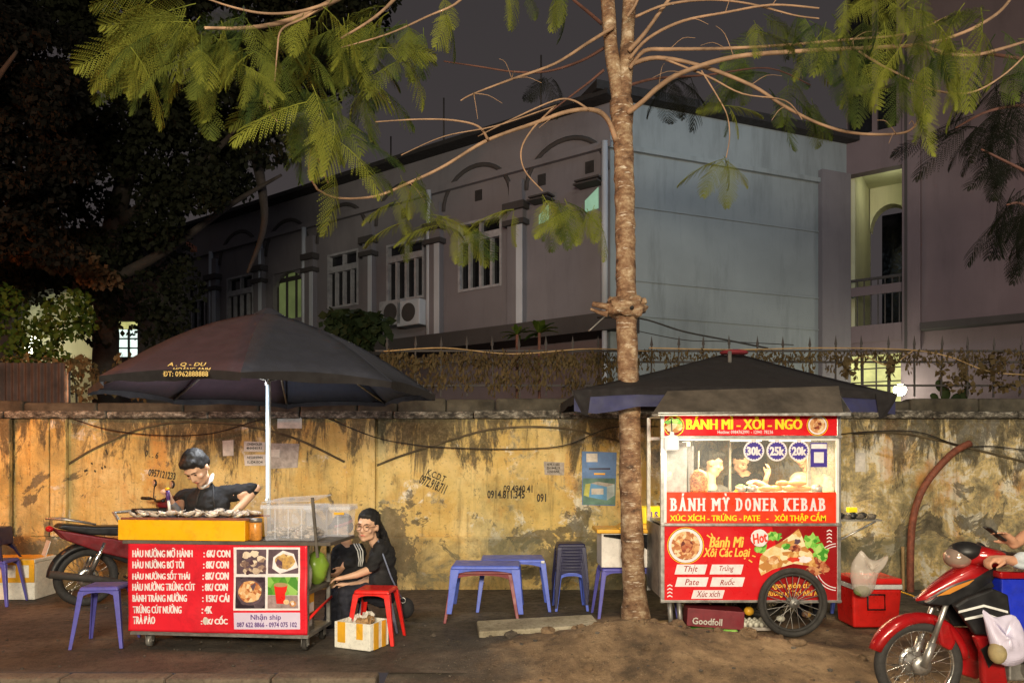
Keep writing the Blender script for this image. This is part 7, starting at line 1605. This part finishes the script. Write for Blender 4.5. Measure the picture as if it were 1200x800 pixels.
cluster(430, 60, 60, 36, 12, 6.9, DD, tree, 'leafmid', (.4, .62)); cluster(290, 50, 70, 24, 12, 6.2, DD, tree, 'leafmid', (.36, .55)); cluster(490, 20, 24, 14, 5, 6.9, DR_, tree, 'leafmid', (.36, .5)); cluster(400, 150, 24, 22, 5, 6.5, DD, tree, 'leafmid', (.34, .5)); cluster(1040, 50, 70, 30, 14, 6.9, DD, tree, 'leafmid', (.36, .55)); cluster(930, 30, 40, 20, 6, 6.9, DD, tree, 'leafmid', (.34, .5)); cluster(640, 245, 26, 10, 3, 7.0, [(-.4, -.9), (.5, -.8)], tree, 'leafmid', (.3, .42))
nb = thing('neighbour_tree', 'dark feathery tree crown hanging in from the right edge', 'tree', P(1290, 700, 7.2))
limb_obj('trunk', [(1290, 745), (1288, 600), (1284, 400), (1282, 200), (1290, -60)], .16, .12, M['bark'], nb, 7.6, n=14)
for pts in ([(1284, 200), (1250, 150), (1210, 125), (1160, 130), (1120, 150)], [(1284, 240), (1240, 220), (1200, 200), (1150, 175)], [(1284, 300), (1240, 270), (1200, 240), (1180, 240)], [(1286, 100), (1200, 70), (1120, 60)]): limb_obj('branch', pts, .035, .008, M['twigd'], nb, 7.6, 7.0)
cluster(1160, 150, 45, 26, 18, 7.4, [(-1, -.3), (-.8, -.6), (-.4, -.9)], nb, 'leafdk', (.4, .6)); cluster(1205, 220, 30, 36, 16, 7.4, [(-1, -.4), (-.7, -.8)], nb, 'leafdk', (.4, .6)); cluster(1190, 100, 36, 30, 14, 7.5, DD, nb, 'leafdk', (.4, .6)); cluster(1210, 270, 14, 14, 5, 7.4, [(-.8, -.8)], nb, 'leafdk', (.35, .5))
cluster(1190, 50, 26, 20, 7, 7.0, DD, nb, 'leafmid'); 
# ------- dark tree masses, left
def leafy(name, lb, cat, trunk_pts, TDp, clumps, mat, seed, size, tr=.16, group=None, branches=(), tm=None, drp=.6):
    t = thing(name, lb, cat, P(trunk_pts[0][0], trunk_pts[0][1], TDp), group); rg = random.Random(seed)
    limb_obj('trunk', trunk_pts, tr, tr*.4, tm or M['trunkd'], t, TDp, n=10, wob=.2)
    for pts in branches: limb_obj('branch', pts, tr*.4, tr*.08, tm or M['trunkd'], t, TDp, TDp-.4)
    mb = MB()
    for (cx, cy, rx, ry, n, D) in clumps:
        sc_ = D/F; c = P(cx, cy, D); leafcloud(mb, rg, c, (rx*sc_, min(rx, ry)*sc_*.9, ry*sc_), n, size, drp)
    o = build('crown', mb, mat, t, fix=False, kind='stuff'); return t
rg2 = random.Random(77); cl = []
for i in range(330):
    x = rg2.uniform(-60, 455); y = rg2.uniform(-70, 330)
    lim = 345-max(0, x-190)*1.25 if x > 190 else 330
    if y > lim+rg2.uniform(-30, 20): continue
    if 95 < x < 165 and 208 < y < 262 and rg2.random() < .85: continue
    if 200 < x < 320 and abs(y-(285-(x-190)*.75)) < 26 and rg2.random() < .8: continue
    if 320 < x < 450 and y > 60+(450-x)*.6 and rg2.random() < .8: continue
    cl.append((x, y, rg2.uniform(22, 44), rg2.uniform(16, 34), 340, rg2.uniform(10.8, 13.5)))
for (x, y) in ((182, 340), (200, 365), (128, 345), (120, 320), (215, 330), (178, 380), (118, 380)): cl.append((x, y, 26, 30, 220, 11.8))
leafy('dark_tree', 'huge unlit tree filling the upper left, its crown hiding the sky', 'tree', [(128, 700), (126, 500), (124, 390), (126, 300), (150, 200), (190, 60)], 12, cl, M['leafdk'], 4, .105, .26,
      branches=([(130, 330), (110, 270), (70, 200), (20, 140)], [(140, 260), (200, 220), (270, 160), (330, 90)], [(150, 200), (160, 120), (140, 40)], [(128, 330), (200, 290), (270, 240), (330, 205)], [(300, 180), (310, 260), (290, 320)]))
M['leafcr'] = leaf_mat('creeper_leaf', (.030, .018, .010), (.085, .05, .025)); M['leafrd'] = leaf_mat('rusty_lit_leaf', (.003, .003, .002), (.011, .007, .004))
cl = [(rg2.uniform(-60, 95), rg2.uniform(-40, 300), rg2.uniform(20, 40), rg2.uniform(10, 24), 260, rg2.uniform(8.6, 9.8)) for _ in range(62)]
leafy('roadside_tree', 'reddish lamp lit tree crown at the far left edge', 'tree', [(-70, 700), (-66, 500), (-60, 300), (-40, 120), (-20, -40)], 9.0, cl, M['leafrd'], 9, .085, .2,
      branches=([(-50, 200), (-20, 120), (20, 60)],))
cl = [(x, 285+abs(x-20)*.32+rg2.uniform(-8, 8), 22, 12, 190, 9.9) for x in range(-40, 125, 9)]
leafy('creeper_canopy', 'rust brown creeper mounded over the arch at the far left', 'creeper', [(-30, 470), (-28, 400), (-20, 330), (10, 300)], 10, cl, M['leafcr'], 12, .075, .05)
cl = [(10, 365, 22, 34, 300, 9.9), (45, 395, 28, 26, 300, 9.9), (70, 372, 24, 26, 260, 9.9), (95, 372, 16, 24, 160, 10), (28, 415, 26, 24, 260, 9.8), (60, 420, 22, 16, 160, 9.9), (90, 350, 14, 14, 90, 10.1), (-20, 350, 22, 40, 220, 9.8)]
leafy('leafy_bush', 'bright green bush with lamps glinting through it at the far left', 'bush', [(40, 500), (42, 450), (40, 400)], 9.9, cl, M['leafbr'], 15, .085, .03)
cl = [(x, 440+rg2.uniform(-16, 12), 16, 13, 60, 9.7) for x in range(-20, 110, 13)]
leafy('dry_creeper', 'dry brown creeper hanging over the corrugated sheet at the far left', 'creeper', [(90, 478), (88, 450), (80, 430)], 9.7, cl, M['dry'], 16, .07, .015)
leafy('low_shrub', 'dark shrub with pointed leaves before the building, right of the market umbrella', 'shrub', [(425, 520), (425, 440), (422, 390)], 10.5, [(395, 375, 18, 12, 110, 10.5), (420, 378, 22, 16, 190, 10.5), (440, 382, 16, 14, 110, 10.5), (422, 398, 20, 10, 90, 10.5)], M['leafs'], 18, .16, .02)
# rosette plants behind the railing
def rosette(name, lb, px, py, D, R_, n, mat, w=.035, seed=1):
    t = thing(name, lb, 'plant', P(px, py, D)); rg = random.Random(seed); mb = MB(); b = P(px, py, D)
    mb.tube([Vector((b.x, b.y, 1.2)), b], .02, 6); build('stem', mb, M['twigd'], t); l0 = None
    for k in range(n):
        a = 2*PI*k/n*2.4; el = rg.uniform(.1, 1.3); d = Vector((math.cos(a)*math.cos(el), math.sin(a)*math.cos(el)*.8, math.sin(el))); L_ = R_*rg.uniform(.7, 1.1); s_ = d.cross(Vector((0, 0, 1))).normalized()*w; mb = MB()
        vs = []
        for i in range(5): f = i/4; c = b+d*L_*f-Vector((0, 0, .35*L_*f*f)); ww = math.sin(PI*min(1, f*.85+.12))*1.0; vs += [c-s_*ww, c+Vector((0, 0, -.008)), c+s_*ww]
        mb.add(vs, [(i*3+j, i*3+j+1, i*3+3+j+1, i*3+3+j) for i in range(4) for j in range(2)], True); build('leaf', mb, mat, t, fix=False)
rosette('potted_plant', 'bright green broad leaved plant behind the railing, right of a smaller one', 632, 390, 9.8, .30, 20, M['leafbr'], .05, 3)
rosette('potted_plant', 'small green plant behind the railing, left of the broader one', 606, 392, 9.8, .24, 14, M['leafbr'], .035, 5)
pc = thing('cactus', 'dark prickly pear cactus on the wall top at the right', 'cactus', P(1110, 470, 9.55))
for i, (x, y, a, r_) in enumerate(((1108, 462, .2, .09), (1102, 452, -.5, .085), (1120, 466, .9, .07), (1130, 462, .3, .08), (1095, 465, -.9, .06), (1134, 452, .2, .05))):
    mb = MB(); mb.ball((0, 0, 0), (r_*.72, .022, r_), 14, 9); mb.v = [tuple(P(x, y, 9.5)+Matrix.Rotation(a, 3, 'Y') @ Vector(v)) for v in mb.v]; build('pad', mb, M['leafs'], pc)
# wires and masts behind
for i, (pts, r_, D, lb) in enumerate([([(700, 372), (750, 373), (800, 388), (850, 398), (900, 408)], .012, 9.8, 'thick black cable running right from the trunk behind the railing'), ([(690, 388), (712, 368), (722, 362)], .010, 9.0, 'short pale stay wire below the burl of the trunk'),
        ([(735, 385), (800, 398), (850, 400), (930, 404)], .006, 9.9, 'thin wire under the thick cable behind the railing')]): tag(strand('cable', pts, r_, M['cable'] if i != 1 else M['galv'], None, D=D, off=0), lb, 'cable')
for i, (px, y0, y1, D) in enumerate(((520, 165, 115, 17), (634, 128, 65, 15), (1114, 60, 20, 16), (458, 190, 160, 19), (776, 122, 25, 14.5))[:4]):
    mb = MB(); mb.tube([P(px, y0+6, D), P(px, y1, D)], .02, 5); tag(build('lightning_rod', mb, M['dark']), ['thin dark rod on the roof, second from the left', 'thin dark rod on the roof nearest the trunk', 'thin dark rod above the tower at the right', 'thin dark rod on the roof, leftmost'][i], 'rod', 'rods on the roof')
